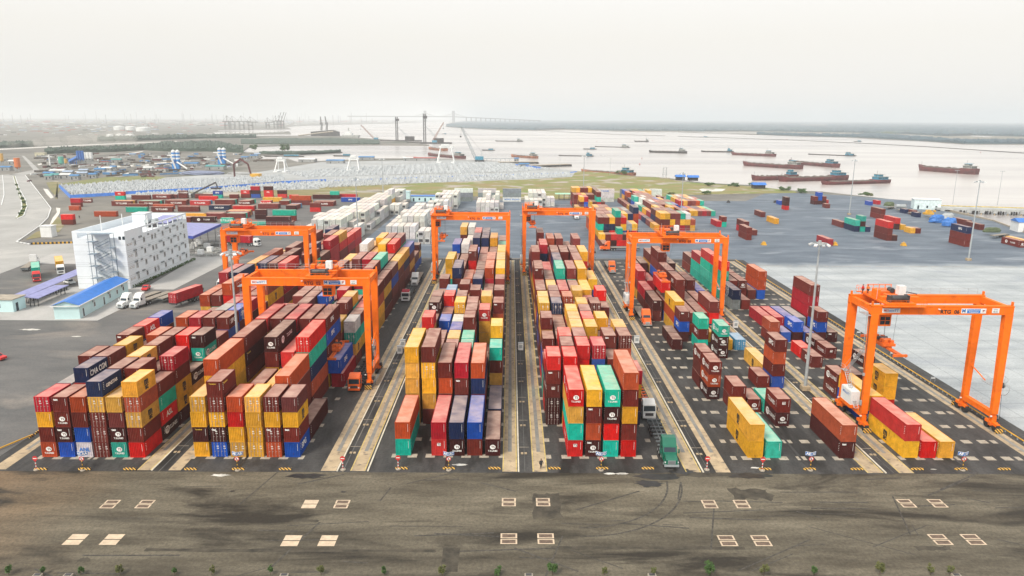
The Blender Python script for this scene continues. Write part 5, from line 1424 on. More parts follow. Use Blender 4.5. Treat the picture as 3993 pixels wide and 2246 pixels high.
# pavement around the offices
sheet('office_paving', [(-118, 119), (-108, 119), (-108, 178), (-124, 178)], .0, G_conc)
sheet('office_paving', [(-152, 82), (-112, 82), (-112, 96), (-117, 122), (-152, 122)], .0, G_conc)
sheet('office_paving', [(-215, 160), (-122, 160), (-122, 186), (-215, 200)], -.005, G_conc)
def office():
    c0 = Vector((-122.2, 119.9, 0)); A = Vector((-138.6, 124.2, 0)); Bk = Vector((-122.2-.9, 119.9+47, 0)); hgt = 18.6
    ex = (A-c0).normalized(); ey = (Bk-c0).normalized(); ex = Vector((-1, .0, 0)); rz = math.atan2(-(ey.x), ey.y)
    root = empty('office_building', c0, R(0)); W, Ln = 16.5, 46.5
    b = MB(); b.box(-W, 0, 0, 0, Ln, hgt-2.2, M_off)
    # parapet with roof terrace openings
    b.box(-W, 0, hgt-2.2, -W+.3, Ln, hgt, M_off); b.box(-W, Ln-.3, hgt-2.2, 0, Ln, hgt, M_off)
    b.box(-W+.3, 0, hgt-2.2, -W+1.6, .3, hgt, M_off); b.box(-W+4.8, 0, hgt-2.2, -5, .3, hgt, M_off); b.box(-W+.3, 0, hgt-.5, 0, .3, hgt, M_off) if False else b.box(-W+1.6, 0, hgt-.5, -W+4.8, .3, hgt, M_off); b.box(-5, 0, hgt-.5, 0, .3, hgt, M_off); b.box(-.4, 0, hgt-2.2, 0, .3, hgt-.5, M_off)
    b.box(-.3, .3, hgt-2.2, 0, 7, hgt, M_off); b.box(-.3, 7, hgt-.5, 0, Ln-.3, hgt, M_off); b.box(-.3, 7, hgt-2.2, 0, 12, hgt-.5, M_off)
    for i in range(8): y = 15+i*4; b.box(-.3, y, hgt-2.2, 0, y+.4, hgt-.5, M_off)
    for z in (3.4, 4.0, 7.2, 7.8, 8.4, 11.0, 11.6, 12.2, 1.6, 14.2):
        b.box(-W-.012, -.012, z, .012, .0, z+.06, M_offl); b.box(0, 0, z, .014, Ln, z+.06, M_offl)
    b.build('wall', root)
    # hedge base
    h = MB(); rl = random.Random(3)
    for i in range(900):
        y = rl.uniform(1, Ln+3); x = rl.uniform(.2, 1.1); z = rl.uniform(0, .9); s = .18
        a = Vector((rl.gauss(0,1), rl.gauss(0,1), rl.gauss(0,1))).normalized()*s; c_ = a.orthogonal().normalized()*s; q = Vector((x, y, z)); h.poly([q-a, q-c_, q+a, q+c_], M_leafA)
    ho = h.build('hedge'); ho.location = c0; tag(ho, 'dark green hedge along the foot of the office building', 'hedge')
    for fl in range(4):
        z = 2.0+fl*3.75
        for i, y in enumerate([6, 12.2, 18, 20.3, 26, 32, 38, 43.5]):
            f = MB(); f.box(0, y-.62, z-.1, .06, y+.62, z+1.7, M_frame); f.box(.02, y-.5, z, .075, y+.5, z+1.6, M_wpaint); w_ = f.build('window', root)
            g = MB(); g.box(.07, y-.38, z+.12, .085, y-.04, z+1.48, M_glass if i % 3 else M_grey); g.box(.07, y+.04, z+.12, .085, y+.38, z+1.48, M_glass); g.build('pane', w_)
        for y in (1.6, 3.4):
            f = MB(); f.box(0, y-.6, z+.5, .05, y+.6, z+1.1, M_frame); f.box(.02, y-.5, z+.58, .06, y+.5, z+1.02, M_wpaint); f.build('window', root)
        for j, y in enumerate([4.8, 5.8, 9.0, 10.0, 15.2, 22.8, 24.2, 28.6, 30.0, 34.4, 35.6, 40.0, 41.4]):
            if (j+fl) % 5 == 4: continue
            a_ = MB(); a_.box(.0, y-.4, z+1.9, .35, y+.4, z+2.5, M_grey); a_.box(.35, y-.25, z+1.98, .36, y+.15, z+2.42, M_dgrey); a_.build('air_conditioner', root)
    # end stair tower on the short side: steel frame with zigzag flights
    b = MB(); bl_ = mat('steel_blue_frame', (.20, .26, .32)); x0, x1 = -10.2, -3.4
    for x in (x0, x1):
        for y in (-2.6, -.1): b.bar((x, y, 0), (x, y, hgt-.6), .10, bl_, 4)
    for z in (hgt-.6,):
        b.box(x0, -2.6, z, x1, -.0, z+.12, bl_)
    b.build('stair_frame', root)
    for i in range(4):
        z = i*3.9
        s_ = MB()
        for (xa, xb, za, zb, y) in ((x0+1.6, x1-1.2, z+1.95, z+3.9, -1.0), (x1-1.2, x0+1.6, z, z+1.95, -2.2)):
            for yy in (y-.55, y+.55): s_.bar((xa, yy, za), (xb, yy, zb), .09, bl_, 4); s_.bar((xa, yy, za+.95), (xb, yy, zb+.95), .035, bl_, 4)
            for k in range(12): t_ = k/12; s_.box(xa+(xb-xa)*t_-.16, y-.55, za+(zb-za)*t_, xa+(xb-xa)*t_+.16, y+.55, za+(zb-za)*t_+.05, bl_)
        s_.box(x1-1.3, -2.7, z+1.9, x1+.8, -.4, z+2.0, bl_); s_.box(x0-.6, -2.7, z+3.8, x0+1.8, -.1, z+3.9, bl_)
        s_.bar((x0-.6, -2.7, z+4.85), (x0+1.8, -2.7, z+4.85), .035, bl_, 4); s_.bar((x1-1.3, -2.7, z+2.95), (x1+.8, -2.7, z+2.95), .035, bl_, 4)
        s_.build('stair_flight', root)
        d_ = MB(); d_.box(x0+.9, -.06, z+3.9+.0, x0+2.0, -.01, z+3.9+2.1 if z+6 < hgt-2.4 else hgt-2.3, M_wpaint); d_.build('door', root)
    # rooftop gear
    t_ = MB(); t_.box(-9, 24, hgt-2.2, -4.5, 29, hgt+2.4, M_off); t_.box(-9.2, 23.8, hgt+2.4, -4.3, 29.2, hgt+2.6, M_wpaint); t_.build('rooftop_room', root)
    for i, x in enumerate((-3.6, -1.6)):
        k_ = MB(); k_.bar((x, 22.5+i, hgt+.1), (x, 25+i, hgt+.1), .75, M_grey, 14); k_.box(x-.5, 22.8+i, hgt-2.2, x+.5, 24.6+i, hgt-.5, M_dgrey); k_.build('water_tank', root)
    k_ = MB(); k_.poly([(-8, 31, hgt-1.8), (-.5, 31, hgt-1.8), (-.5, 45, hgt-.7), (-8, 45, hgt-.7)], M_proof); k_.build('terrace_roof', root)
    for (x, y, h_) in ((-13.5, 12, 3.5), (-10.5, 20, 3), (-2, 20, 2.6)):
        a_ = MB(); a_.bar((x, y, hgt-2.2), (x, y, hgt+h_), .13, M_wpaint, 6); a_.build('vent_pipe', root)
    for (y, z) in ((1.2, 16.8), (2.4, 16.8)):
        f = MB(); f.box(-2.2+y-1, -.02, z-.9, -2.2+y-.2, .05, z+.2, M_glass); f.build('window', root)
    tag(root, 'white four-storey office block with zigzag outside stair and many air conditioners', 'office building')
    root.rotation_euler = (0, 0, R(.8)); ho.rotation_euler = (0, 0, R(.8))
office()
# blue-roofed hut
def hut():
    root = empty('long_hut', (-117.6, 83.7, 0), R(5.5)); W, Ln, h = 6.6, 32, 3.9
    b = MB(); b.box(-W, 0, 0, 0, Ln, h, M_mint); b.prism([(-W, h), (0, h), (-W/2, h+1.0)], 'y', 0.02, .3, M_mint); b.build('wall', root)
    b = MB()
    for s in (-1, 1):
        xa = -W/2; xb = 0.5 if s > 0 else -W-.5
        P = [(xa, -.5, h+1.15), (xb, -.5, h-.05), (xb, Ln+.5, h-.05), (xa, Ln+.5, h+1.15)]; b.poly(P if s < 0 else P[::-1], M_broof); b.poly([(p[0], p[1], p[2]-.1) for p in P], M_mint)
    b.build('roof', root); b = MB(); b.box(.35, -.6, h-.3, .6, Ln+.6, h-.02, M_wpaint); b.box(-W-.6, -.62, h-.3, .6, -.4, h-.05, M_wpaint); b.build('gutter', root)
    for i, y in enumerate((2.2, 9, 15, 19, 24, 28.5)):
        f = MB(); dr_ = i in (0, 2); z0 = .1 if dr_ else 1.2
        f.box(0, y-.5, z0-.05, .05, y+.5, 2.6, M_wpaint); f.box(.03, y-.38, z0+.1, .07, y+.38, 2.45, M_glass); f.build('door' if dr_ else 'window', root)
        if i in (1, 3, 5): a_ = MB(); a_.box(0, y-.45-.8, 2.7, .35, y+.35-.8, 3.2, M_grey); a_.build('air_conditioner', root)
    tag(root, 'long mint hut with a bright blue metal roof before the office block', 'hut')
hut()
root = empty('guard_hut', (-140.2, 90.4, 0), R(0)); b = MB(); b.box(-9, 0, 0, 0, 5.4, 3.5, M_mint); b.build('wall', root); b = MB(); b.box(-9.2, -.3, 3.5, .3, 5.7, 3.75, M_concw); b.build('roof', root)
f = MB(); f.box(-4.8, -.05, 1.2, -3.6, 0, 2.4, M_glass); f.build('window', root); f = MB(); f.box(0, 1.2, 0, .05, 2.2, 2.4, M_glass); f.build('door', root)
tag(root, 'small flat-roofed mint guard hut cut by the left picture edge', 'hut')
def canopy(name, pts, h, roofm, lb, cols_n=5, fasc=None, th=.18, posts=None):
    root = empty(name, (pts[0][0], pts[0][1], 0)); o0 = Vector((pts[0][0], pts[0][1], 0)); b = MB(); Q = [Vector((p[0], p[1], p[2]))-o0 for p in pts]
    b.poly([q for q in Q], roofm); b.poly([q-Vector((0, 0, th)) for q in Q][::-1], M_dgrey)
    for i in range(4): a, c_ = Q[i], Q[(i+1) % 4]; b.poly([a-Vector((0,0,th)), c_-Vector((0,0,th)), c_, a], fasc or roofm)
    b.build('roof', root)
    for e in ((0, 1), (3, 2)):
        for i in range(cols_n):
            t_ = (i+.5)/cols_n; q = Q[e[0]].lerp(Q[e[1]], t_); q = q.lerp((Q[0]+Q[1]+Q[2]+Q[3])/4, .12); p_ = MB(); p_.bar((q.x, q.y, 0), (q.x, q.y, q.z-th), .12, M_dgrey, 5); p_.build('post', root)
    tag(root, lb, 'canopy'); return root
c1 = at(30, 985, 3); c2_ = at(330, 1035, 2.6)
A_ = at(50, 1150, 3.0); B_ = at(320, 1037, 3.4); C_ = at(330, 1052, 3.0); D_ = at(92, 1152, 2.6)
canopy('parking_canopy', [(A_.x, A_.y, 3.0), (at(95, 1158, 2.6).x, at(95, 1158, 2.6).y, 2.6), (at(330, 1056, 3).x, at(330, 1056, 3).y, 2.8), (at(328, 1036, 3.4).x, at(328, 1036, 3.4).y, 3.3)], 3, M_proof, 'long lilac parking canopy reaching to the office block', 6)
canopy('parking_canopy', [tuple(at(95, 1158, 3))[:2]+(3,), tuple(at(150, 1164, 2.6))[:2]+(2.7,), tuple(at(268, 1112, 2.6))[:2]+(2.7,), tuple(at(212, 1112, 3))[:2]+(3,)], 3, M_proof, 'short lilac canopy over parked motorbikes', 3)
M_moto = mat('motorbike_dark', (.03, .03, .035), var=.5, scale=3)
rl = random.Random(12)
q0, q1 = at(120, 1172), at(262, 1130)
for i in range(14):
    q = q0.lerp(q1, i/13); root = empty('motorbike', (q.x+rl.uniform(-.2, .2), q.y+rl.uniform(-.3, .3), 0), R(20)); b = MB()
    b.box(-.16, -.5, .45, .16, .55, .75, M_moto); b.bar((0, -.45, .5), (0, -.6, 1.05), .05, M_moto, 4); b.bar((-.3, -.55, 1.05), (.3, -.55, 1.05), .03, M_moto, 4); b.box(-.12, .0, .75, .12, .6, .88, M_black); b.build('frame', root)
    for y in (-.6, .6): w_ = MB(); w_.bar((-.05, y, .3), (.05, y, .3), .3, M_tyre, 12); w_.build('wheel', root)
    tag(root, 'dark motorbike parked in a row under the short lilac canopy', 'motorbike', 'motorbikes under the short lilac canopy')
# big blue canopy behind the office
Z_ = 7.5
P4 = [tuple(at(728, 918, Z_))[:2]+(Z_,), tuple(at(752, 921, Z_))[:2]+(Z_,), tuple(at(862, 872, Z_))[:2]+(Z_,), tuple(at(724, 868, Z_+1.5))[:2]+(Z_+1.5,)]
canopy('blue_canopy', P4, Z_, M_proof, 'large canopy with deep blue fascia behind the office block', 4, M_vroof, 1.1)
# gate sheds and equipment cluttered beneath RTG 01
rl = random.Random(9); M_steel = mat('stacked_steel', (.36, .37, .36), var=.35, scale=2)
for i in range(11):
    q = at(rl.uniform(745, 880), rl.uniform(950, 1010)); root = empty('spreader_frame', (q.x, q.y, 0), R(rl.uniform(-10, 10))); b = MB(); L_ = rl.uniform(6, 11)
    for y in (-1, 1): b.box(-L_/2, y-.15, .3, L_/2, y+.15, .8, M_steel)
    for x in (-L_/2, 0, L_/2-.3): b.box(x, -1.1, .2, x+.3, 1.1, .9, M_steel)
    b.build('beam_frame', root)
    if i % 3 == 0: b = MB(); b.box(-L_/2-.1, -1, .3, -L_/2, 1, .95, M_haz); b.build('striped_end', root)
    if i % 2 == 0: b = MB(); b.box(-1, -.8, .8, 1.2, .8, 2.6, M_wpaint); b.build('white_cabinet', root)
    tag(root, 'grey steel lifting frame lying behind the left leg of crane RTG 01', 'lifting frame', 'steel lifting frames lying behind crane RTG 01')
def box_building(name, u, v, w_, d_, h_, wall, roof, lb, cat='building', gable=False, doors=2, rz=0, z=-.05, grp=None):
    p = at(u, v); root = empty(name, (p.x, p.y, z), rz); b = MB(); b.box(0, 0, 0, w_, d_, h_, wall)
    b.build('wall', root); r_ = MB()
    if gable:
        g = h_*.22
        r_.prism([(-.4, h_), (d_+.4, h_), (d_/2, h_+g+.5)], 'x', -.4, w_+.4, roof)
    else: r_.box(-.3, -.3, h_, w_+.3, d_+.3, h_+.25, roof)
    r_.build('roof', root)
    for i in range(doors):
        f = MB(); x = w_*(i+.5)/doors; f.box(x-.5, -.06, .2+(.8 if i % 2 else 0), x+.5, 0, min(h_*.75, 2.4), M_glass); f.build('door' if i % 2 == 0 else 'window', root)
    tag(root, lb, cat, grp); return root
box_building('site_office', 1602, 786, 19, 6, 3.6, M_mint, M_broof, 'mint site office with pale blue roof at the far kerb', 'hut', doors=5)
box_building('site_office', 1575, 776, 4, 5, 5, M_mint, M_mint, 'small turquoise cabin left of the far site office', 'hut', doors=0)
box_building('pump_house', 3562, 815, 15, 9, 6, mat('pale_mint', (.62, .74, .76)), M_wpaint, 'white and pale mint pump house at the root of the jetty', 'hut', doors=3, rz=R(-18))
box_building('gate_house', 3968, 905, 12, 9, 5, M_wpaint, M_broof, 'white gate house with blue roof cut by the right edge', 'hut', gable=True, rz=R(-12))
p = at(2165, 780); canopy('green_shelter', [(p.x, p.y, 4), (p.x+16, p.y, 4), (p.x+16, p.y+6, 4.3), (p.x, p.y+6, 4.3)], 4, mat('pale_green_roof', (.35, .6, .45)), 'open shelter with pale green roof at the far kerb', 4)
box_building('valve_kiosk', 160, 925, 5, 4, 5, M_wpaint, M_wpaint, 'small white kiosk beside the left ditch', 'kiosk', doors=0)
# ---- jetty
M_jet = mat('jetty_concrete', (.40, .42, .42), rough=.85, var=.2, scale=.2)
def jetty():
    # deck from its root by the pump house out to the right
    a = at(3655, 812, 1.5); b2 = at(3993, 822, 1.5); d_ = (b2-a).normalized(); n_ = Vector((-d_.y, d_.x, 0)); root = empty('jetty', (a.x, a.y, 0)); Ln = 260
    M = Matrix(((d_.x, n_.x, 0, 0), (d_.y, n_.y, 0, 0), (0, 0, 1, 0), (0, 0, 0, 1)))
    b = MB(); b.box(0, 0, .6, Ln, 16, 1.5, M_jet, M); b.box(0, 0, 1.5, Ln, .4, 2.0, M_jet, M); b.build('deck', root)
    b = MB(); b.box(0, 14, 1.5, Ln, 14.5, 2.0, M_yline, M); b.build('yellow_edge', root)
    for i in range(18):
        x = 2+i*7.2
        if x > 130: break
        b = MB(); b.box(x, -.3, -.6, x+2.2, 1.2, 1.4, M_jet, M); b.build('beam_head', root)
        for y in (.3, 7, 14): c_ = MB(); c_.bar(M @ Vector((x+1, y, -2.5)), M @ Vector((x+1, y, .6)), .45, M_conc, 8); c_.build('pile', root)
    for i in range(17):
        x = 6+i*7.2; f = MB(); f.bar(M @ Vector((x, -.5, -1.5)), M @ Vector((x, -.5, .8)), .5, M_dgrey, 8); f.build('rubber_fender', root)
    tag(root, 'long concrete jetty on piles running off to the right', 'jetty')
jetty()
# basin wall
b = MB(); pts = [at(3633, 806), at(3871, 862), at(3993, 908), at(4300, 985)]
for p, q in zip(pts[:-1], pts[1:]):
    d_ = (q-p).normalized(); n_ = Vector((-d_.y, d_.x, 0))*1.0
    b.hexa([p+Vector((0,0,-1.6)), q+Vector((0,0,-1.6)), q+n_+Vector((0,0,-1.6)), p+n_+Vector((0,0,-1.6)), p+Vector((0,0,.7)), q+Vector((0,0,.7)), q+n_+Vector((0,0,.7)), p+n_+Vector((0,0,.7))], M_concw)
tag(b.build('basin_wall'), 'pale low wall edging the basin at the right', 'wall')
# ---- reach stacker boom
p = at(745, 772); root = empty('reach_stacker', (p.x, p.y, 0)); b = MB(); b.box(0, 0, 1, 7, 3.5, 3, M_dgrey); b.build('body', root); wheels(root, (.8, 6), (0, 3.4), .9, .6)
b = MB(); b.bar((1, 1.7, 3), (17, 1.7, 10.5), .55, M_dgrey, 6); b.build('boom', root); b = MB(); b.box(14, 0, 6, 20, 3.4, 7, M_dgrey); b.bar((17, 1.7, 10.5), (18, 1.7, 7), .4, M_dgrey, 6); b.build('spreader', root)
tag(root, 'black reach stacker with raised boom in the left container yard', 'reach stacker')
# yellow-black wall behind the offices
b = MB(); p, q = at(120, 953), at(330, 948)
n = 26
for i in range(n):
    a = p.lerp(q, i/n); c_ = p.lerp(q, (i+.96)/n); b.box(a.x, a.y, 0, c_.x, a.y+.4, .8, M_yellow if i % 2 else M_black)
tag(b.build('striped_wall'), 'low yellow and black striped wall left of the office block', 'wall')
# left road with median
G_asph2 = ground_mat('road_asphalt', (.27, .27, .26), (.36, .36, .35), .05, (.46, .45, .43), .02, .55, .72)
road = [(0, 682), (35, 680), (100, 683), (128, 720), (150, 755), (178, 790), (196, 815), (180, 850), (150, 880), (85, 925), (60, 945), (120, 955), (350, 946), (340, 985), (200, 990), (60, 1045), (-300, 1180), (-900, 1100), (-700, 800), (-300, 690)]
sheet('left_road', [tuple(at(u, v))[:2] for u, v in road], .02, G_asph2)
sheet('left_road_far', [tuple(at(u, v))[:2] for u, v in [(35, 682), (95, 683), (160, 668), (130, 640), (95, 608), (85, 608), (112, 640), (130, 662)]], .02, G_asph2)
M_grass = mat('grass_green', (.10, .14, .03), rough=.9, c2=(.22, .20, .08), scale=.08); M_grassd = mat('grass_dry', (.24, .19, .09), rough=.9, c2=(.13, .14, .05), scale=.05, spots=(.02, .55, .62, (.34, .31, .26)))
def grass_patch(name, pts, m, z, lb): b = MB(); b.poly([(p.x, p.y, z) for p in [at(u, v) for u, v in pts]], m); o = b.build(name); tag(o, lb, 'grass', kind='stuff'); return o
grass_patch('grass_median', [(50, 686), (56, 686), (66, 720), (80, 760), (100, 785), (104, 805), (92, 840), (75, 850), (60, 852), (84, 815), (88, 795), (78, 775), (68, 745)], M_grass, .08, 'narrow green planted median on the left road')
for i, (u, v) in enumerate([(66, 727), (72, 745), (78, 762), (88, 780), (95, 795), (96, 815), (90, 830), (84, 842)]):
    p = at(u, v); leafy('median_shrub', p.x, p.y, 2.2, 1.0, 50+i, M_leafA, 'small dark shrub in a row on the median of the left road', 140, 'shrub', leaf=.3, grp='shrubs on the median of the left road')
grass_patch('verge_grass', [(215, 775), (245, 720), (225, 706), (180, 712), (195, 740), (225, 775)], M_grassd, .03, 'dry grass between the left road and the block field')
grass_patch('verge_grass', [(100, 935), (160, 925), (190, 905), (230, 905), (250, 880), (240, 855), (215, 835), (205, 870), (190, 890), (140, 905)], M_grassd, .03, 'patchy grass beside the bright ditch')
grass_patch('green_strip', [(240, 716), (330, 702), (420, 690), (560, 685), (650, 690), (600, 706), (400, 715), (260, 722)], M_grass, .02, 'bright green grass strip before the blue-edged block field')
b = MB(); M_ditch = mat('bright_puddle', (.75, .70, .60), rough=.08, var=.1)
b.poly([(*tuple(at(u, v))[:2], .05) for u, v in [(218, 810), (236, 812), (232, 835), (205, 870), (192, 880), (205, 850), (222, 828)]], M_ditch)
b.poly([(*tuple(at(u, v))[:2], .05) for u, v in [(168, 735), (186, 738), (210, 770), (198, 775), (180, 755)]], M_ditch); tag(b.build('ditch_water'), kind='structure')
b = MB()
for L_ in ([(97, 684), (126, 720), (150, 752), (178, 788), (197, 814), (184, 850), (152, 882), (90, 925), (62, 944), (118, 954)], [(8, 684), (12, 720), (14, 760), (4, 800)], [(50, 688), (62, 730), (80, 775), (84, 812), (62, 850)], [(58, 688), (76, 740), (98, 780), (104, 806), (90, 842), (64, 854)]):
    for a_, c_ in zip(L_[:-1], L_[1:]):
        p, q = at(*a_), at(*c_); d_ = (q-p).normalized(); n_ = Vector((-d_.y, d_.x, 0)); n = max(1, int((q-p).length/3))
        for i in range(n):
            s_, e_ = p.lerp(q, i/n), p.lerp(q, (i+.75)/n); b.hexa([s_, e_, e_+n_*.5, s_+n_*.5, s_+Vector((0,0,.35)), e_+Vector((0,0,.35)), e_+n_*.5+Vector((0,0,.35)), s_+n_*.5+Vector((0,0,.35))], M_wpaint)
tag(b.build('road_kerb'), kind='structure')
# grassland between yard and river
GP = [(1240, 728), (1700, 712), (2050, 700), (2230, 690), (2245, 668), (2334, 670), (2470, 688), (2568, 692), (2700, 712), (2819, 720), (2924, 725), (3100, 745), (3110, 752), (2900, 756), (2600, 762), (2560, 775), (2000, 775), (1500, 745), (1250, 742)]
grass_patch('shore_grass', GP, mat('shore_grass_mix', (.13, .19, .03), rough=.95, c2=(.25, .18, .085), scale=.035, spots=(.05, .54, .62, (.33, .29, .25))), .02, 'green and brown rough grass between the far kerb and the river')
grass_patch('dry_strip', [(700, 748), (1250, 738), (1650, 755), (1650, 775), (1240, 765), (900, 768)], M_grassd, .01, 'dry brown grass strip behind the left container yard')
b = MB(); b.poly([(*tuple(at(u, v))[:2], .06) for u, v in [(2725, 738), (2750, 734), (2830, 737), (2815, 746), (2740, 748)]], M_ditch); tag(b.build('pond'), kind='structure')
# bushes & rubble on the shore
rl = random.Random(77)
for i, (u, v, s, k) in enumerate([(2425, 682, 4.5, 0), (2770, 726, 3, 0), (2860, 727, 3, 0), (3130, 752, 3, 0), (3370, 764, 2.6, 0), (3390, 765, 2, 1), (2755, 757, 2.5, 0), (2937, 725, 3, 0), (3060, 744, 3.2, 0), (2615, 762, 2, 1)]):
    p = at(u, v); leafy('shore_bush', p.x, p.y, s, s*1.2, 200+i, (M_leafA, M_leafB)[k], '%s bush on the river shore, %s from left' % (('green', 'brown')[k], nth(sorted(range(10), key=lambda j: [2425,2770,2860,3130,3370,3390,2755,2937,3060,2615][j]).index(i))), 500, 'bush', leaf=.5, grp='bushes on the river shore')
# ================================================================ RIVER, BOATS
M_hull = mat('rusty_hull', (.15, .035, .035), rough=.85, c2=(.06, .02, .022), scale=.15); M_hulld = mat('dark_hull', (.05, .045, .045), rough=.8, var=.4, scale=.15); M_hullo = mat('orange_brown_hull', (.30, .12, .07), rough=.8, var=.4, scale=.15)
M_sand2 = mat('sand_cargo', (.11, .09, .075), rough=.95, var=.4, scale=.2); M_cabin = mat('cabin_paint', (.34, .36, .34), rough=.7, var=.3, scale=.4); M_cabb = mat('cabin_blue', (.05, .25, .38), rough=.7, var=.3, scale=.4)
def barge(u0, v0, u1, v1, hull, cab, lb, hh=3.0, cargo=True, flip=False, low=False):
    """waterline from (u0,v0) bow to (u1,v1) stern"""
    hh *= .74; a = at(u0, v0, -1.5); b2 = at(u1, v1, -1.5); d_ = b2-a; L_ = d_.length; d_.normalize(); root = empty('river_barge', (a.x, a.y, -1.5), math.atan2(d_.y, d_.x))
    Wd = max(5, min(11, L_*.17)); n = 24; b = MB(); k = b.mi(hull); secs = []
    for i in range(n+1):
        t_ = i/n; w_ = Wd/2*min(1, (t_/.10)**.55 if t_ < .10 else 1)*(1 if t_ < .93 else (1-(t_-.93)*5)); top = hh*(1+(.55*(1-t_/.16)**1.5 if t_ < .16 else 0)+(.35 if t_ > .78 else 0)); rake = (1-min(1, t_/.10))*hh*.5
        x = t_*L_
        secs.append([(x+rake*.0+ (hh*.35 if i == 0 else 0), -w_*.8, -.6), (x-(rake*.4), -w_, top*.55), (x-rake*.6, -w_, top), (x-rake*.6, w_, top), (x-rake*.4, w_, top*.55), (x+(hh*.35 if i == 0 else 0), w_*.8, -.6)])
    for s in secs: b.v += s
    for i in range(n):
        for j in range(5): q = i*6+j; b.f.append((q, q+6, q+7, q+1)); b.m.append(k)
    b.f.append((0, 1, 2, 3, 4, 5)); q = n*6; b.f.append((q+5, q+4, q+3, q+2, q+1, q)); b.m += [k, k]; b.build('hull', root)
    if cargo:
        rl = random.Random(int(u0)); c_ = MB(); nx, ny = 22, 4; kk = c_.mi(M_sand2); b0 = 0
        for i in range(nx+1):
            for j in range(ny+1):
                x = L_*(.09+.66*i/nx); y = Wd*.42*(j/ny*2-1); e = math.sin(math.pi*j/ny)
                c_.v.append((x, y, hh*.92+e*(hh*.5*(abs(math.sin(i*.9+u0))**.6)*rl.uniform(.6, 1))+.05))
        for i in range(nx):
            for j in range(ny): q = i*(ny+1)+j; c_.f.append((q, q+ny+1, q+ny+2, q+1)); c_.m.append(kk)
        c_.build('sand_cargo', root)
    x0 = L_*.80; c_ = MB(); h2 = hh*1.35
    c_.box(x0, -Wd*.36, h2*.9, L_*.95, Wd*.36, h2+2.4, cab); o = c_.build('deckhouse', root)
    r_ = MB(); r_.box(x0-.6, -Wd*.44, h2+2.4, L_*.98, Wd*.44, h2+2.6, M_cabin); r_.box(x0+.6, -Wd*.25, h2+2.6, L_*.88, Wd*.25, h2+4.5, cab); r_.box(x0+.1, -Wd*.32, h2+4.5, L_*.90, Wd*.32, h2+4.7, M_cabb if cab is M_cabin else M_cabin); r_.build('wheelhouse', o)
    w_ = MB()
    for i in range(5): x = x0+1+(L_*.13)*i/5; w_.box(x, -Wd*.36-.04, h2+.9, x+.9, -Wd*.36, h2+1.8, M_glass)
    w_.build('window', o)
    m_ = MB(); m_.bar((x0+1.5, 0, h2+4.6), (x0+1.5, 0, h2+8), .12, M_dgrey, 4); m_.bar((L_*.04, 0, hh), (L_*.04, 0, hh*2.3), .12, M_dgrey, 4); m_.build('mast', root)
    tag(root, lb, 'barge', 'barges moored and moving on the river'); return root
B4 = lambda u, v: (2400+u*.3494, 400+v*.3494); B5 = lambda u, v: (3200+u*.3106, 400+v*.3106); B3 = lambda u, v: (1600+u*.3494, 400+v*.3494); B2 = lambda u, v: (800+u*.3494, 400+v*.3494)
BO = [(B3(950, 432), B3(1255, 436), M_hulld, M_cabin, 'small dark barge, highest on the water left of centre', 2),
 (B3(1135, 602), B3(1408, 624), M_hullo, M_cabin, 'brown hulled barge just above the two piers', 3.2), (B3(1655, 592), B3(2045, 600), M_hulld, M_cabb, 'low barge with a blue cabin, mid river near the lamp', 1.0),
 (B3(2060, 492), B3(2445, 503), M_hulld, M_cabin, 'low laden barge with a white cabin above mid river', 1.3), (B4(212, 437), B4(370, 438), M_hulld, M_cabin, 'small grey coaster, topmost boat right of centre', 3),
 (B4(376, 556), B4(795, 566), M_hulld, M_cabin, 'dark laden barge with high sides, centre right of the river', 3.6), (B4(957, 550), B4(1320, 556), M_hulld, M_cabb, 'dark barge with a teal cabin partly behind a reddish one', 2.4),
 (B4(1295, 582), B4(1782, 603), M_hull, M_cabin, 'reddish barge overlapping the teal-cabined barge', 4.2), (B4(2150, 578), B4(2680, 598), M_hulld, M_cabb, 'low dark barge with blue cabin, highest at the right', 1.3),
 (B4(1425, 702), B4(2075, 745), M_hull, M_cabin, 'long red barge moored in the middle pair, left one', 5.0), (B4(1940, 680), B4(2480, 727), M_hull, M_cabb, 'long red barge moored in the middle pair, right one', 4.8),
 (B4(1522, 870), B4(2020, 858), M_hull, M_cabb, 'red barge in the nearest moored row, leftmost', 5.0), (B4(1820, 882), B4(2570, 862), M_hull, M_cabb, 'long red barge in the nearest moored row, middle one', 4.8),
 (B5(10, 1030), B5(842, 1008), M_hull, M_cabb, 'low red barge in the nearest moored row, rightmost', 3.4), (B5(1232, 850), B5(1960, 905), M_hull, M_cabin, 'single red barge sailing alone at the far right', 6.2),
 (B4(-380, 775), B4(208, 815), M_hullo, M_cabb, 'brown work barge with a cluttered blue cabin at the grassy tip', 3.0),
 (B3(205, 590), B3(598, 628), M_hull, M_cabin, 'dark red ship moored behind the white gantry frames', 4.0), (B3(218, 520), B3(400, 540), M_hullo, M_cabin, 'orange hulled vessel moored above the dark red ship', 4.0)]
for a, b2, hl, cb, lb, hh in BO: barge(*a, *b2, hl, cb, lb, hh)
def small_boat(u, v, L_, lb, hull=None):
    p = at(u, v, -1.5); root = empty('small_boat', (p.x, p.y, -1.5)); b = MB(); b.prism([(-L_/2, 1.6), (-L_*.42, -.3), (L_*.45, -.3), (L_/2, 1.3)], 'y', -1.6, 1.6, hull or M_hulld); b.build('hull', root)
    b = MB(); b.box(0, -1.2, 1.3, L_*.35, 1.2, 3.4, M_cabb); b.box(-.4, -1.5, 3.4, L_*.4, 1.5, 3.6, M_cabin); b.bar((L_*.1, 0, 3.5), (L_*.1, 0, 6), .1, M_dgrey, 4); b.build('cabin', root); tag(root, lb, 'boat', 'small boats on the river')
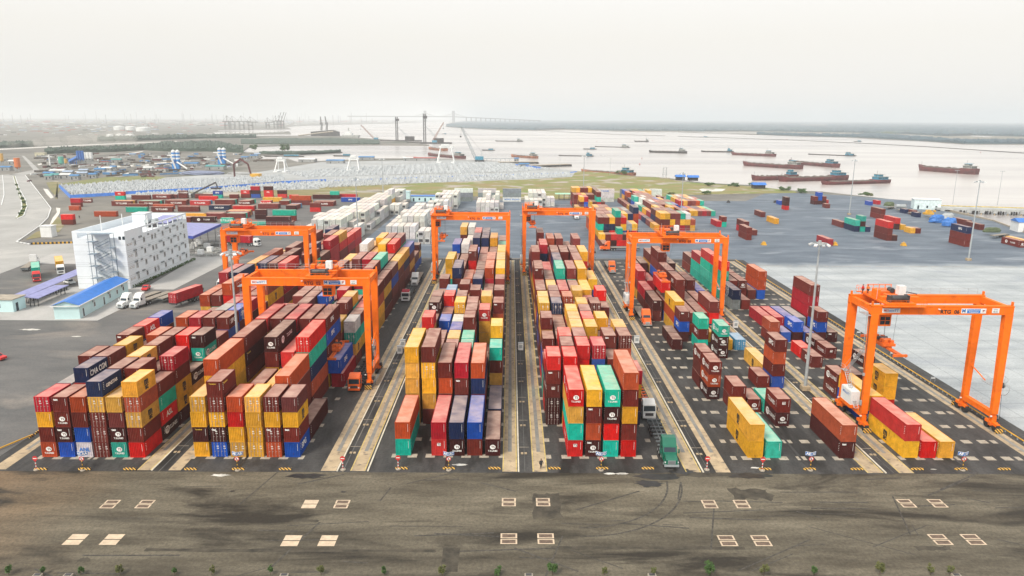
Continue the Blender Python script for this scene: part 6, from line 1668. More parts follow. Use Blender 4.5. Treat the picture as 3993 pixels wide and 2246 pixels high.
small_boat(*B3(380, 352), 18, 'small boat below the crane jib, near the rigs'); small_boat(*B3(872, 535), 24, 'small tug left of the brown barge above the piers'); small_boat(*B3(2005, 522), 26, 'small blue cabined boat in mid river')
small_boat(*B3(270, 240), 25, 'tiny boat beside the sailing mast near the far bank'); small_boat(*B4(985, 388), 30, 'tiny boat on the thin dyke line at right'); small_boat(*B5(465, 492), 22, 'tiny boat near the far forest at right')
small_boat(*B2(1540, 575+25), 30, 'thin pale boat in the inlet left of centre'); small_boat(*B2(880, 605), 60, 'long low pale boat in the inlet at left')
small_boat(*B3(45, 228), 40, 'tiny dark boat far off below the bridge'); small_boat(*B2(2060, 235), 40, 'tiny dark boat far off left of the rigs'); small_boat(*B4(2040, 340-40), 20, 'tiny boat far off at the forest edge')
for i, (u, v) in enumerate([B4(295, 630), B4(270, 697), B4(410, 430), B3(2082, 440), B3(2562, 695), B5(2008, 632), B3(210, 268), B4(1910, 413)]):
    p = at(u, v, -1.5); b = MB(); s = .45+(p.y-400)/3500; b.bar((0, 0, -.4), (0, 0, .8*s), 1.4*s, M_hulld, 10, 1.1*s); b.bar((0, 0, .8*s), (0, 0, 4*s), .6*s, M_redp, 6, .15*s); o = b.build('buoy'); o.location = (p.x, p.y, -1.5)
    tag(o, 'small red topped buoy, %s of eight from the left of the river' % nth(sorted(range(8), key=lambda j: [B4(295,630)[0], B4(270,697)[0], B4(410,430)[0], B3(2082,440)[0], B3(2562,695)[0], B5(2008,632)[0], B3(210,268)[0], B4(1910,413)[0]][j]).index(i)), 'buoy', 'buoys on the river')
# boats, huts on the near shore
for i, (u, v, w_, m, lb) in enumerate([(2655, 703, 7, M_broof, 'blue roofed shanty on the shore, left one'), (2705, 705, 8, M_broof, 'dark blue roofed shanty on the shore, middle one'), (2962, 736, 9, M_broof, 'blue tarpaulined boat house on the shore, right one')]):
    p = at(u, v); root = empty('shore_shanty', (p.x, p.y, 0)); b = MB(); b.box(-w_/2, 0, 0, w_/2, 7, 3, M_hulld); b.build('wall', root); b = MB(); b.prism([(-1, 3), (8, 3), (3.5, 4.8)], 'x', -w_/2-1, w_/2+1, m); b.build('roof', root); tag(root, lb, 'shanty')
# lattice frame tower on the shore
p = at(2592, 697); root = empty('frame_tower', (p.x, p.y, 0)); b = MB()
for s in (-1.6, 1.6):
    b.bar((s, 0, .6), (s*.9, 0, 10), .13, M_grey, 5); b.bar((s, 2, .6), (s*.9, 2, 10), .13, M_grey, 5)
for z in (4, 6, 10): b.box(-2, -.2, z, 2, 2.2, z+.25, M_grey)
b.bar((-1.6, 0, .6), (1.6, 0, 4), .06, M_grey, 4); b.bar((1.6, 0, 6), (-1.6, 0, 10), .06, M_grey, 4); b.build('frame', root); b = MB(); b.box(-4, -1, 0, 4.5, 3, .8, M_concw); b.build('footing', root); tag(root, 'pale frame tower on a concrete footing at the river edge', 'tower')
# piers
def pier(u0, v0, u1, v1, w_, lb):
    a = at(u0, v0); b2 = at(u1, v1); d_ = (b2-a); L_ = d_.length; d_.normalize(); root = empty('pier', (a.x, a.y, 0), math.atan2(d_.y, d_.x)); b = MB(); b.box(0, 0, -.2, L_, w_, .9, M_concw); b.build('deck', root)
    b = MB(); n = int(L_/7)
    for i in range(n+1): b.box(i*L_/n-.6, .2, -2.5, i*L_/n+.6, w_-.2, -.2, M_dgrey)
    b.build('pile_bent', root); b = MB(); b.box(0, -.15, -.9, L_, 0, .5, M_dgrey); b.build('fender_line', root); tag(root, lb, 'pier', 'piers by the concrete block field')
pier(*B3(1000, 672), *B3(1430, 668), 12, 'upper short pier right of the blue lattice crane'); pier(*B3(1330, 712), *B3(1800, 695), 12, 'lower longer pier right of the blue lattice crane')
b = MB(); p, q = at(*B3(800, 640)), at(*B3(1160, 640)); b.bar(p+Vector((0,0,2)), q+Vector((0,0,2)), .5, M_grey, 5)
for i in range(8): t_ = p.lerp(q, i/7); b.bar(t_+Vector((0,0,-2)), t_+Vector((0,0,2)), .4, M_grey, 5)
tag(b.build('footbridge'), 'thin footbridge line leading to the upper pier', 'footbridge')
# lattice cranes
def lattice(b, p, q, w0, w1, m, n=12, r=.18):
    p = Vector(p); q = Vector(q); d_ = (q-p).normalized(); a = d_.cross(Vector((0, 1, .01))).normalized(); c_ = Vector((0, 1, 0)); prev = None
    for i in range(n+1):
        t_ = i/n; w_ = (w0+(w1-w0)*t_)/2; o = p.lerp(q, t_); cur = [o+a*w_+c_*w_, o-a*w_+c_*w_, o-a*w_-c_*w_, o+a*w_-c_*w_]
        if prev:
            for j in range(4): b.bar(prev[j], cur[j], r, m, 4); b.bar(prev[j], cur[(j+1) % 4], r*.6, m, 3)
        prev = cur
def boom_crane(u, v, dx, h, lb, m, ww=3, body=M_cabb, base=3, z=0):
    p = at(u, v, z); root = empty('lattice_crane', (p.x, p.y, z)); b = MB(); b.box(-4, -4, 0, 8, 4, 2.2, M_dgrey); b.box(-3.5, -3, 2.2, 7, 3, 6.5, body); b.build('crane_body', root)
    b = MB(); lattice(b, (-3, 0, 4), (dx, 0, h), ww, ww*.5, m, 16, .3); b.build('boom', root); b = MB(); b.bar((4, 0, 6), (5, 0, h*.28), .3, m, 4); b.bar((5, 0, h*.28), (dx, 0, h), .12, M_dgrey, 3); b.bar((dx, 0, h), (dx-1, 0, h*.72), .12, M_dgrey, 3); b.box(dx-2, -1, h*.70, dx, 1, h*.74, M_dgrey); b.build('hoist_rope', root); tag(root, lb, 'crane')
p_ = at(*B3(745, 655)); k_ = (at(*B3(745, 655))-_C).dot(_F)/CF
boom_crane(*B3(755, 658), -180*.3494*k_, 375*.3494*k_, 'tall lattice crane with a teal cabin on the block field shore', M_grey)
k2_ = (at(*B3(250, 450))-_C).dot(_F)/CF
boom_crane(*B3(262, 455), 112*.3494*k2_, 225*.3494*k2_, 'floating crane with a thin brown jib beside the piling rig', M_hullo, 3)
boom_crane(*B2(1900, 420), -150*.3494*k2_*1.15, 160*.3494*k2_*1.15, 'brown jib crane at the left of the piling rigs', M_hullo, 3)
def piling_rig(u, v, hpx, lb):
    p = at(u, v, -1); k = (p-_C).dot(_F)/CF; h = hpx*.3494*k; root = empty('piling_rig', (p.x, p.y, -1.5)); b = MB(); b.box(-40, -8, -.5, 60, 8, 3, M_hulld); b.build('pontoon', root)
    b = MB(); lattice(b, (0, 0, 3), (0, 0, h), 5, 4.5, M_dgrey, 20, .55); b.box(-3, -3, h*.84, 6, 3, h*.93, M_dgrey); b.build('mast', root); b = MB(); b.box(20, -5, 3, 42, 5, 12, M_hulld); b.bar((24, 0, 12), (2, 0, h*.6), .5, M_grey, 4); b.bar((28, 0, 12), (10, 0, h*.5), .4, M_grey, 4); b.build('engine_house', root); tag(root, lb, 'piling rig', 'piling rigs on pontoons')
piling_rig(*B2(2142, 430), 265, 'left of two tall dark piling rigs beyond the inlet'); piling_rig(*B2(2452, 455), 325, 'right and taller of two dark piling rigs beyond the inlet')
# port cranes silhouettes far off
def harbor_crane(u, v, wpx, hpx, lb, up=False):
    p = at(u, v, 0); k = (p-_C).dot(_F)/CF*.3494; w_, h = wpx*k, hpx*k; root = empty('quay_crane', (p.x, p.y, 0)); b = MB(); r = .9
    for x in (-w_*.15, w_*.15):
        for y in (-6, 6): b.bar((x, y, 0), (x, y, h*.55), r*1.3, M_hulld, 4)
    for z in (h*.3, h*.55): b.box(-w_*.17, -7, z, w_*.17, 7, z+2.5, M_hulld)
    b.build('legs', root); b = MB(); b.box(-w_*.3, -3, h*.55, w_*.17, 3, h*.6, M_hulld); b.bar((0, 0, h*.55), (0, 0, h), r, M_hulld, 4)
    if up: b.bar((w_*.15, 0, h*.57), (w_*.42, 0, h*1.25), r*1.5, M_hulld, 4)
    else: b.box(w_*.15, -3, h*.55, w_*.55, 3, h*.6, M_hulld); b.bar((0, 0, h), (w_*.5, 0, h*.6), r*.5, M_hulld, 3)
    b.bar((0, 0, h), (-w_*.28, 0, h*.6), r*.5, M_hulld, 3); b.build('boom', root); tag(root, lb, 'quay crane', 'quay cranes far off in the haze')
for i, (u, v, w_, h_, up) in enumerate([(B2(250, 300), 0, 160, 150, 0), (B2(310, 295), 0, 160, 140, 0), (B2(410, 300), 0, 160, 150, 0), (B2(510, 300), 0, 150, 140, 0), (B2(700, 290), 0, 110, 120, 0), (B2(795, 290), 0, 150, 140, 1), (B2(830, 290), 0, 150, 145, 1), (B2(860, 290), 0, 130, 140, 1)]):
    harbor_crane(*u, w_, h_, 'grey quay crane far off at left in haze, %s from left' % nth(i), up)
for i, (u, v) in enumerate([(1297, 300), (1355, 298)]):
    p = at(*B2(u, v+10)); k = (p-_C).dot(_F)/CF*.3494; root = empty('shipyard_crane', (p.x, p.y, 0)); b = MB(); lattice(b, (0, 0, 0), (4, 0, 75*k), 14*k, 10*k, M_hulld, 6, 1.2); b.box(-8*k, -8, 60*k, 14*k, 8, 85*k, M_hulld); b.build('tower', root); b = MB(); lattice(b, (0, 0, 80*k), (-2*k-i*8*k, 0, 150*k), 8*k, 4*k, M_hulld, 6, 1.2); b.build('jib', root); tag(root, 'dark shipyard crane with raised jib far off, '+('left', 'right')[i]+' of a pair', 'shipyard crane')
p = at(*B2(1180, 372)); k = (p-_C).dot(_F)/CF*.3494; root = empty('dry_dock', (p.x, p.y, -1)); b = MB(); b.box(0, 0, 0, 290*k, 40, 50*k, M_hulld); b.prism([(0, 50*k), (290*k, 50*k), (230*k, 70*k)], 'y', 4, 30, M_hulld); b.build('hull', root); b = MB(); b.bar((-130*k, -10, 2), (260*k, -10, 55*k), 2.0, M_concw, 4); b.build('conveyor', root); tag(root, 'dark bulky vessel in dock with a sloping conveyor, far off', 'ship')
p = at(*B2(1520, 385)); k = (p-_C).dot(_F)/CF*.3494; root = empty('white_ship', (p.x, p.y, -1)); b = MB(); b.prism([(0, 22*k), (14*k, 0), (180*k, 0), (190*k, 25*k)], 'y', 0, 30, M_cabin); b.build('hull', root); b = MB(); b.box(30*k, 4, 22*k, 110*k, 26, 50*k, M_wpaint); b.box(50*k, 6, 50*k, 90*k, 24, 65*k, M_wpaint); b.bar((70*k, 15, 65*k), (70*k, 15, 105*k), 1.2, M_cabin, 4); b.build('superstructure', root); tag(root, 'white ship with tall superstructure moored left of the piling rigs', 'ship')
# cable-stayed bridge
def bridge():
    pts = [B3(-600, 205), B3(490, 205), B3(1400, 205)]
    a = at(B3(-300, 0)[0], 476); root = empty('river_bridge', (a.x, a.y, 0)); Y = a.y; ks = (a-_C).dot(_F)/CF
    X = lambda u: (B3(u, 0)[0]-B3(-300, 0)[0])*ks
    Zh = lambda v: (474-(400+v*.3494))*ks
    b = MB(); pr = None
    for u in range(-700, 1500, 60):
        v = 150 if u < 480 else 150+(u-480)*.040
        if pr: b.hexa([(X(pr[0]), 0, Zh(pr[1])-6), (X(u), 0, Zh(v)-6), (X(u), 30, Zh(v)-6), (X(pr[0]), 30, Zh(pr[1])-6), (X(pr[0]), 0, Zh(pr[1])+6), (X(u), 0, Zh(v)+6), (X(u), 30, Zh(v)+6), (X(pr[0]), 30, Zh(pr[1])+6)], M_hulld)
        pr = (u, v)
    b.build('deck', root)
    for u in list(range(625, 1460, 54)): q = MB(); v = 150+(u-480)*.04; q.box(X(u)-7, 5, 0, X(u)+7, 25, Zh(v), M_hulld); q.build('bridge_pier', root)
    for u in (165, 482):
        q = MB()
        for s in (-8, 8): q.box(X(u+s)-8, 5, -1, X(u+s)+8, 25, Zh(85), M_hulld)
        q.build('pylon', root); c_ = MB()
        for j in range(1, 8):
            for s in (-1, 1): c_.bar((X(u), 15, Zh(88+j*3)), (X(u+s*j*20), 15, Zh(150)), 1.6, M_cabin, 3)
        c_.build('stay_cables', root)
    tag(root, 'cable-stayed bridge crossing the whole river on the horizon', 'bridge')
bridge()

# ================================================================ FOREST AND LOW LAND
def hsh(i, j, s=0):
    x = math.sin(i*127.1+j*311.7+s*74.7)*43758.5453; return x-math.floor(x)
M_for = mat('mangrove_canopy', (.008, .070, .105), rough=.95, c2=(.003, .034, .060), scale=.02, bump=.6, bscale=.15, spots=(.004, .62, .7, (.06, .10, .06)))
M_for2 = mat('tree_belt_canopy', (.05, .085, .06), rough=.95, c2=(.02, .04, .03), scale=.05, bump=.6, bscale=.2)
def canopy_sheet(name, near, far, m, hgt, lb, nd=26, du=6, z0=-1.0, gaps=None):
    """bumpy tree canopy between a near and a far outline (photo pixels on the ground), standing at its true distance"""
    def interp(L_, u):
        for (a, va), (b2, vb) in zip(L_[:-1], L_[1:]):
            if a <= u <= b2: return va+(vb-va)*(u-a)/(b2-a)
        return L_[0][1] if u < L_[0][0] else L_[-1][1]
    us = np.arange(near[0][0], near[-1][0]+du, du); b = MB(); k = b.mi(m); rows = []
    for i, u in enumerate(us):
        pn = at(u, interp(near, u)); pf = at(u, interp(far, u)); dn = (pn-_C).to_2d().length; df = max(dn*1.02, (pf-_C).to_2d().length); d_ = (pn-_C).to_2d().normalized(); row = []
        row.append(Vector((pn.x, pn.y, z0)))
        for j in range(nd+1):
            dd = dn*(df/dn)**(j/nd) if df/dn > 1.3 else dn+(df-dn)*j/nd
            z = hgt*(.62+.38*hsh(i, j))*(.75+.5*hsh(i//4, j//2, 3)); z *= .75 if j in (0, nd) else 1
            row.append(Vector((_C.x+d_.x*dd, _C.y+d_.y*dd, z)))
        p = row[-1]; row.append(Vector((p.x, p.y, z0))); rows.append(row)
    nn = len(rows[0])
    for r in rows: b.v += [tuple(p) for p in r]
    for i in range(len(rows)-1):
        for j in range(nn-1): q = i*nn+j; b.f.append((q, q+nn, q+nn+1, q+1)); b.m.append(k)
    o = b.build(name); tag(o, lb, 'woodland', kind='stuff'); return o
far_land = [(1733, 494.5), (1810, 500.5), (1949, 507.5), (2089, 509), (2200, 506), (2300, 508), (2404, 512), (2645, 514), (2800, 516), (2950, 524), (3100, 530), (3300, 534.5), (3355, 538), (3604, 549.5), (3759, 561), (3993, 562), (4500, 572)]
b = MB(); fl = [at(u, v) for u, v in far_land]
P = [(p.x, p.y) for p in fl]+[tuple(at(4500, 486))[:2], tuple(at(3200, 476.5))[:2], tuple(at(2400, 470))[:2], tuple(at(1900, 467.5))[:2], tuple(at(1844, 473))[:2], tuple(at(1768, 483))[:2]]
b.poly([(x, y, -.9) for x, y in P], mat('mud_flat', (.16, .15, .12), rough=.9)); tag(b.build('far_land'), kind='structure')
canopy_sheet('mangrove_forest', [(1740, 493), (1810, 499), (1949, 504), (2089, 506.5), (2200, 503), (2404, 509), (2645, 510), (2750, 512), (2900, 511), (3060, 513), (3300, 516), (3500, 521), (3700, 530), (3800, 527), (3993, 532), (4500, 545)],
    [(1740, 488), (1790, 478), (1844, 471.5), (1900, 468.5), (2400, 469), (3200, 475), (4500, 486)], M_for, 11, 'wide dark mangrove forest across the river up to the horizon', 46, 7)
canopy_sheet('mangrove_fringe', [(2950, 523.5), (3100, 529), (3300, 533.5), (3340, 535), (3604, 548.5), (3759, 559), (3993, 560), (4500, 570)], [(2950, 522), (3100, 526), (3300, 529), (3420, 524), (3604, 540), (3759, 552), (3993, 550), (4500, 555)], M_for, 8, 'narrow mangrove fringe on the bank before the bright ponds', 10, 4)
pb = MB()
for pts in ([(2700, 513.5), (3050, 519), (3330, 521), (3380, 526), (3300, 524.5), (3000, 522)], [(3150, 524), (3340, 527), (3400, 531), (3300, 529.5)], [(3590, 541), (3700, 538), (3900, 546), (3935, 553), (3760, 551)], [(3780, 529), (3870, 532), (3860, 535.5), (3790, 532)], [(3120, 486), (3228, 486), (3225, 488), (3125, 487.5)], [(2150, 487), (2180, 487), (2178, 488), (2152, 488)], [(3530, 526), (3620, 528), (3560, 529.5)], [(2000, 501.5), (2130, 503), (2100, 505), (2020, 504)]):
    pb.poly([(*tuple(at(u, v, 12.5 if v < 490 else -.6))[:2], 12.5 if v < 490 else -.6) for u, v in pts], mw)
tag(pb.build('ponds'), kind='structure')
b = MB()
dy = [B4(-1400, 275), B4(-900, 310), B4(0, 357), B4(560, 372)], [B4(700, 378), B4(2000, 420), B5(0, 488), B5(700, 520), B5(1300, 553), B5(2553, 635), B5(3400, 680)], [B4(700, 330), B4(1700, 365), B4(2000, 372)]
for L_ in dy:
    for (a, c_) in zip(L_[:-1], L_[1:]):
        p, q = at(*a, -1.2), at(*c_, -1.2); w_ = 3.5; b.poly([(p.x, p.y, -1.1), (q.x, q.y, -1.1), (q.x, q.y+w_*3, -1.1), (p.x, p.y+w_*3, -1.1)], M_hulld)
        b.poly([(p.x, p.y, -1.6), (q.x, q.y, -1.6), (q.x, q.y, -.3), (p.x, p.y, -.3)], M_hulld)
tag(b.build('training_dyke'), 'thin dark training dyke running across the river', 'dyke')
# tree belts on the left bank
for nr, fr, h, lb, m in [
    ([B2(-200, 545), B2(0, 545), B2(240, 550), B2(420, 560)], [B2(-200, 470), B2(0, 465), B2(200, 470), B2(420, 540)], 9, 'green tree clump left of the inlet', M_for2),
    ([B1_ for B1_ in [(175, 601), (300, 596), (450, 592), (560, 585), (640, 590), (800, 590)]], [(175, 594), (300, 588), (450, 584), (560, 578), (640, 562), (800, 560)], 8, 'long tree belt behind the silos at left', M_for2),
    ([(380, 552), (500, 550), (620, 546), (800, 540), (1000, 538)], [(380, 546), (500, 542), (620, 536), (800, 533), (1000, 535)], 9, 'distant tree belt before the white tanks', M_for2),
    ([(0, 577), (130, 572)], [(0, 568), (130, 566)], 9, 'tree belt at the far left edge', M_for2),
    ([(940, 561), (1100, 563), (1300, 563), (1480, 562)], [(940, 545), (1100, 541), (1300, 541), (1480, 548)], 3, 'low dark scrub on the spit beyond the inlet', M_for2),
    ([(1010, 599), (1150, 601), (1250, 597), (1330, 592)], [(1010, 596), (1150, 594), (1250, 592), (1330, 590)], 3, 'low scrub on the narrow sand spit', M_for2)]:
    canopy_sheet('tree_belt', nr, fr, m, h, lb, 8, 4, -.1)
for i, (u, v) in enumerate([B2(870, 545), B2(900, 548), B2(545, 545)]):
    p = at(u, v); leafy('spit_tree', p.x, p.y, 11, 5.5, 300+i, M_leafA, 'dark tree on the inlet shore, %s of three from right' % ['second', 'first', 'third'][i], 400, 'tree', leaf=1.0)

# ================================================================ BLOCK FIELD AND INDUSTRY ON THE LEFT BANK
M_tet = mat('wavebreaker_concrete', (.46, .49, .51), rough=.9, var=.12, scale=.1)
M_bsheet = mat('blue_edge_sheet', (.03, .15, .52), rough=.6)
def inside(x, y, P):
    c_ = False; n = len(P)
    for i in range(n):
        x1, y1 = P[i]; x2, y2 = P[(i+1) % n]
        if (y1 > y) != (y2 > y) and x < (x2-x1)*(y-y1)/(y2-y1)+x1: c_ = not c_
    return c_
def block_field(pts, step, size, lb, seed, ang=.12):
    P = [tuple(at(u, v))[:2] for u, v in pts]; rl = random.Random(seed); b = MB(); k = b.mi(M_tet)
    xs = [p[0] for p in P]; ys = [p[1] for p in P]; ca, sa = math.cos(ang), math.sin(ang); n = 0
    cx_, cy_ = sum(xs)/len(xs), sum(ys)/len(ys); R_ = max(max(xs)-min(xs), max(ys)-min(ys))
    m_ = int(R_/step)
    for i in range(-m_, m_):
        for j in range(-m_, m_):
            x = cx_+ca*i*step-sa*j*step+rl.uniform(-1.3, 1.3); y = cy_+sa*i*step+ca*j*step+rl.uniform(-1.2, 1.2)
            if rl.random() < .07 or (j % 9 == 4 and rl.random() < .8): continue
            if not inside(x, y, P): continue
            s = size*rl.uniform(.7, 1.35); a = rl.uniform(-.3, .3)+(i % 2)*.9; q = len(b.v); h = s*1.35
            b.v += [(x+s*math.cos(a+t_), y+s*math.sin(a+t_), 0) for t_ in (0, 2.09, 4.19)]+[(x, y, h)]+[(x+.28*s*math.cos(a+t_+1.05), y+.28*s*math.sin(a+t_+1.05), h*.35) for t_ in (0, 2.09, 4.19)]
            for t_ in range(3):
                A_, B_, C_ = q+t_, q+(t_+1) % 3, q+4+t_
                b.f += [(A_, C_, q+3), (C_, B_, q+3)]; b.m += [k, k]
            n += 1
    o = b.build('wavebreaker_blocks'); tag(o, lb, 'concrete blocks', kind='stuff'); return o
block_field([(230, 727), (500, 708), (800, 700), (1100, 684), (1110, 706), (800, 735), (500, 752), (430, 756), (275, 766)], 2.7, 1.35, 'white wave-breaker blocks in rows, left field edged in blue', 1)
block_field([(520, 757), (800, 742), (1110, 712), (1600, 688), (2224, 672), (2222, 690), (1700, 712), (1300, 732), (1000, 748), (700, 756), (560, 768)], 2.7, 1.35, 'pale wave-breaker blocks in rows, long middle field', 2)
block_field([(1110, 675), (1350, 655), (1700, 640), (1900, 636), (2150, 660), (2000, 672), (1600, 680), (1200, 694)], 3.0, 1.4, 'pale wave-breaker blocks in rows, farthest field by the piers', 3)
b = MB()
def blue_edge(pts, h=1.6):
    for a, c_ in zip(pts[:-1], pts[1:]):
        p, q = at(*a), at(*c_); b.poly([(p.x, p.y, -.05), (q.x, q.y, -.05), (q.x, q.y+1.5, h), (p.x, p.y+1.5, h)], M_bsheet)
blue_edge([(228, 729), (272, 772), (450, 762), (500, 757), (800, 741), (1100, 716), (1270, 708)], 2.0); blue_edge([(1270, 708), (1700, 692), (2180, 678), (2250, 671)], .8); blue_edge([(2010, 648), (2070, 655), (2110, 661)], 2.5)
tag(b.build('blue_sheeting'), 'blue sheeting folded along the edge of the block fields', 'sheeting')
# concrete yard under the fields
sheet('block_yard', [tuple(at(u, v))[:2] for u, v in [(500, 770), (230, 740), (500, 700), (1000, 672), (1250, 632), (1700, 622), (1950, 630), (2260, 668), (2230, 692), (1700, 715), (1200, 742)]], .0, mat('block_yard_ground', (.38, .40, .41), rough=.9, c2=(.27, .28, .28), scale=.03))
# white leg frames (gantries)
def leg_frame(u, v, wpx, hpx, lb):
    p = at(u, v); k = (p-_C).dot(_F)/CF*.3494; w_, h = wpx*k, hpx*k; root = empty('white_gantry', (p.x, p.y, 0))
    for x in (-w_/2, w_/2):
        b = MB()
        for y0, y1 in ((-7, -2), (7, 2)): b.bar((x*1.25, y0, 0), (x*.8, y1, h), .55, M_wpaint, 5)
        b.bar((x*1.35, -6, 0), (x*.85, -1, h), .3, M_wpaint, 4); b.box(x-2, -8, 0, x+2, 8, 1, M_wpaint); b.build('leg', root)
    b = MB(); b.box(-w_/2, -2.5, h, w_/2, 2.5, h+2.2, M_wpaint); b.box(-w_/3, -3, h+2.2, w_/4, 3, h+4.5, M_wpaint); b.build('cross_beam', root); tag(root, lb, 'gantry', 'white gantry frames over the block field')
leg_frame(*B2(855, 772), 95, 115, 'white gantry frame, leftmost of three'); leg_frame(*B2(1665, 762), 110, 120, 'white gantry frame, middle one of three'); leg_frame(*B3(400, 672), 150, 165, 'large white gantry frame, rightmost of three by the shore')
b = MB(); p = at(*B2(412, 835)); k = (p-_C).dot(_F)/CF*.3494
pp = [Vector((-100*k, 4, 0)), Vector((-90*k, 2, 145*k)), Vector((-5*k, 0, 200*k)), Vector((75*k, 0, 150*k)), Vector((110*k, 0, 0))]
for a, c_ in zip(pp[:-1], pp[1:]): b.bar(a, c_, .8, M_hull, 6)
b.box(105*k, -4, 0, 205*k, 4, 3.5, M_yellow); o = b.build('concrete_pump'); o.location = (p.x, p.y, 0); tag(o, 'dark red folded concrete pump boom arching over the block field', 'concrete pump')
# silos
def silo(u, v, hpx, lb, dia=30, bands=(M_wpaint, M_bluec), group=None):
    p = at(u, v); k = (p-_C).dot(_F)/CF*.3494; h = hpx*k; r = dia/2*k*1.15; root = empty('cement_silo', (p.x, p.y, 0))
    for dx in (-r*1.05, r*1.05):
        b = MB(); n = 6
        for i in range(n): b.bar((dx, 0, h*(.45+.55*i/n)), (dx, 0, h*(.45+.55*(i+1)/n)), r, bands[(i+1) % 2], 16)
        b.bar((dx, 0, h), (dx, 0, h*1.05), r*.8, M_wpaint, 12, r*.3); b.bar((dx, 0, h*.3), (dx, 0, h*.45), r*.25, bands[1], 12, r)
        for a in range(4): b.bar((dx+r*.8*math.cos(a*1.57+.8), r*.8*math.sin(a*1.57+.8), 0), (dx+r*.8*math.cos(a*1.57+.8), r*.8*math.sin(a*1.57+.8), h*.46), .3, bands[1], 4)
        b.build('silo_tank', root)
    b = MB(); b.box(-r*2, -r, 0, r*1.5, r, h*.3, bands[1]); b.build('batching_unit', root)
    b = MB(); b.bar((-r*2, -2, h*.7), (0, -3, 1), .9, M_wpaint, 4); b.bar((r, -3, h*.4), (r*6, -4, 1), .9, M_wpaint, 4); b.box(-r*4, -2, h*.72, -r, 2, h*.78, M_wpaint); b.build('conveyor', root); tag(root, lb, 'silo', 'striped cement silos'); return root
def B1(u, v): return (u*.3494, 400+v*.3494)
silo(*B1(1975, 745), 205, 'blue and white striped silo pair, left one', 38, (M_wpaint, M_bluec)); silo(*B1(2485, 690), 175, 'blue and white striped silo pair, right one', 38, (M_wpaint, M_bluec))
def plain_silo(u, v, n, w_px, hpx, mats_, lb):
    p = at(u, v); k = (p-_C).dot(_F)/CF*.3494; r = w_px*k/2; h = hpx*k; root = empty('silo_group', (p.x, p.y, 0))
    for i in range(n):
        b = MB(); x = i*r*2.05; m = mats_[i % len(mats_)]; b.bar((x, 0, h*.35), (x, 0, h), r, m, 14); b.bar((x, 0, h*.2), (x, 0, h*.35), r*.3, m, 14, r)
        for a in range(4): b.bar((x+r*.8*math.cos(a*1.57+.8), r*.8*math.sin(a*1.57+.8), 0), (x+r*.8*math.cos(a*1.57+.8), r*.8*math.sin(a*1.57+.8), h*.36), .3, M_grey, 4)
        b.build('silo_tank', root)
    tag(root, lb, 'silo')
M_tealp = flat('teal_paint', (.10, .42, .33)); M_orp = flat('orange_silo_paint', (.6, .16, .04)); M_ochre = flat('ochre_paint', (.55, .32, .07))
plain_silo(*B1(880, 685), 3, 27, 145, [M_bluep, M_bluep, M_bluep], 'three blue silos with a loading frame at left'); plain_silo(*B1(955, 660), 3, 34, 105, [M_wpaint], 'three white silos right of the blue ones')
plain_silo(*B1(690, 715), 1, 55, 110, [M_tealp], 'single teal silo left of the blue silos'); plain_silo(*B1(205, 770), 1, 60, 150, [M_orp], 'orange hopper silo at the far left'); plain_silo(*B1(28, 690), 1, 36, 120, [M_ochre], 'ochre silo at the left edge'); plain_silo(*B1(740, 700), 1, 30, 75, [M_ochre], 'small ochre silo beside the teal one')
b = MB(); p = at(*B1(560, 700)); k = (p-_C).dot(_F)/CF*.3494; b.bar((0, 0, 0), (0, 0, 115*k), 8*k, M_wpaint, 10); o = b.build('chimney'); o.location = (p.x, p.y, 0); tag(o, 'slim white chimney left of the teal silo', 'chimney')
b = MB(); p = at(*B1(780, 690)); k = (p-_C).dot(_F)/CF*.3494; b.bar((0, 0, 3), (90*k, 0, 75*k), 2.2, M_bluep, 4)
for i in range(4): b.bar((i*25*k, 0, 0), (i*25*k, 0, 3+i*20*k), .6, M_bluep, 4)
o = b.build('conveyor_ramp'); o.location = (p.x, p.y, 0); tag(o, 'blue conveyor ramp rising to the blue silos', 'conveyor')
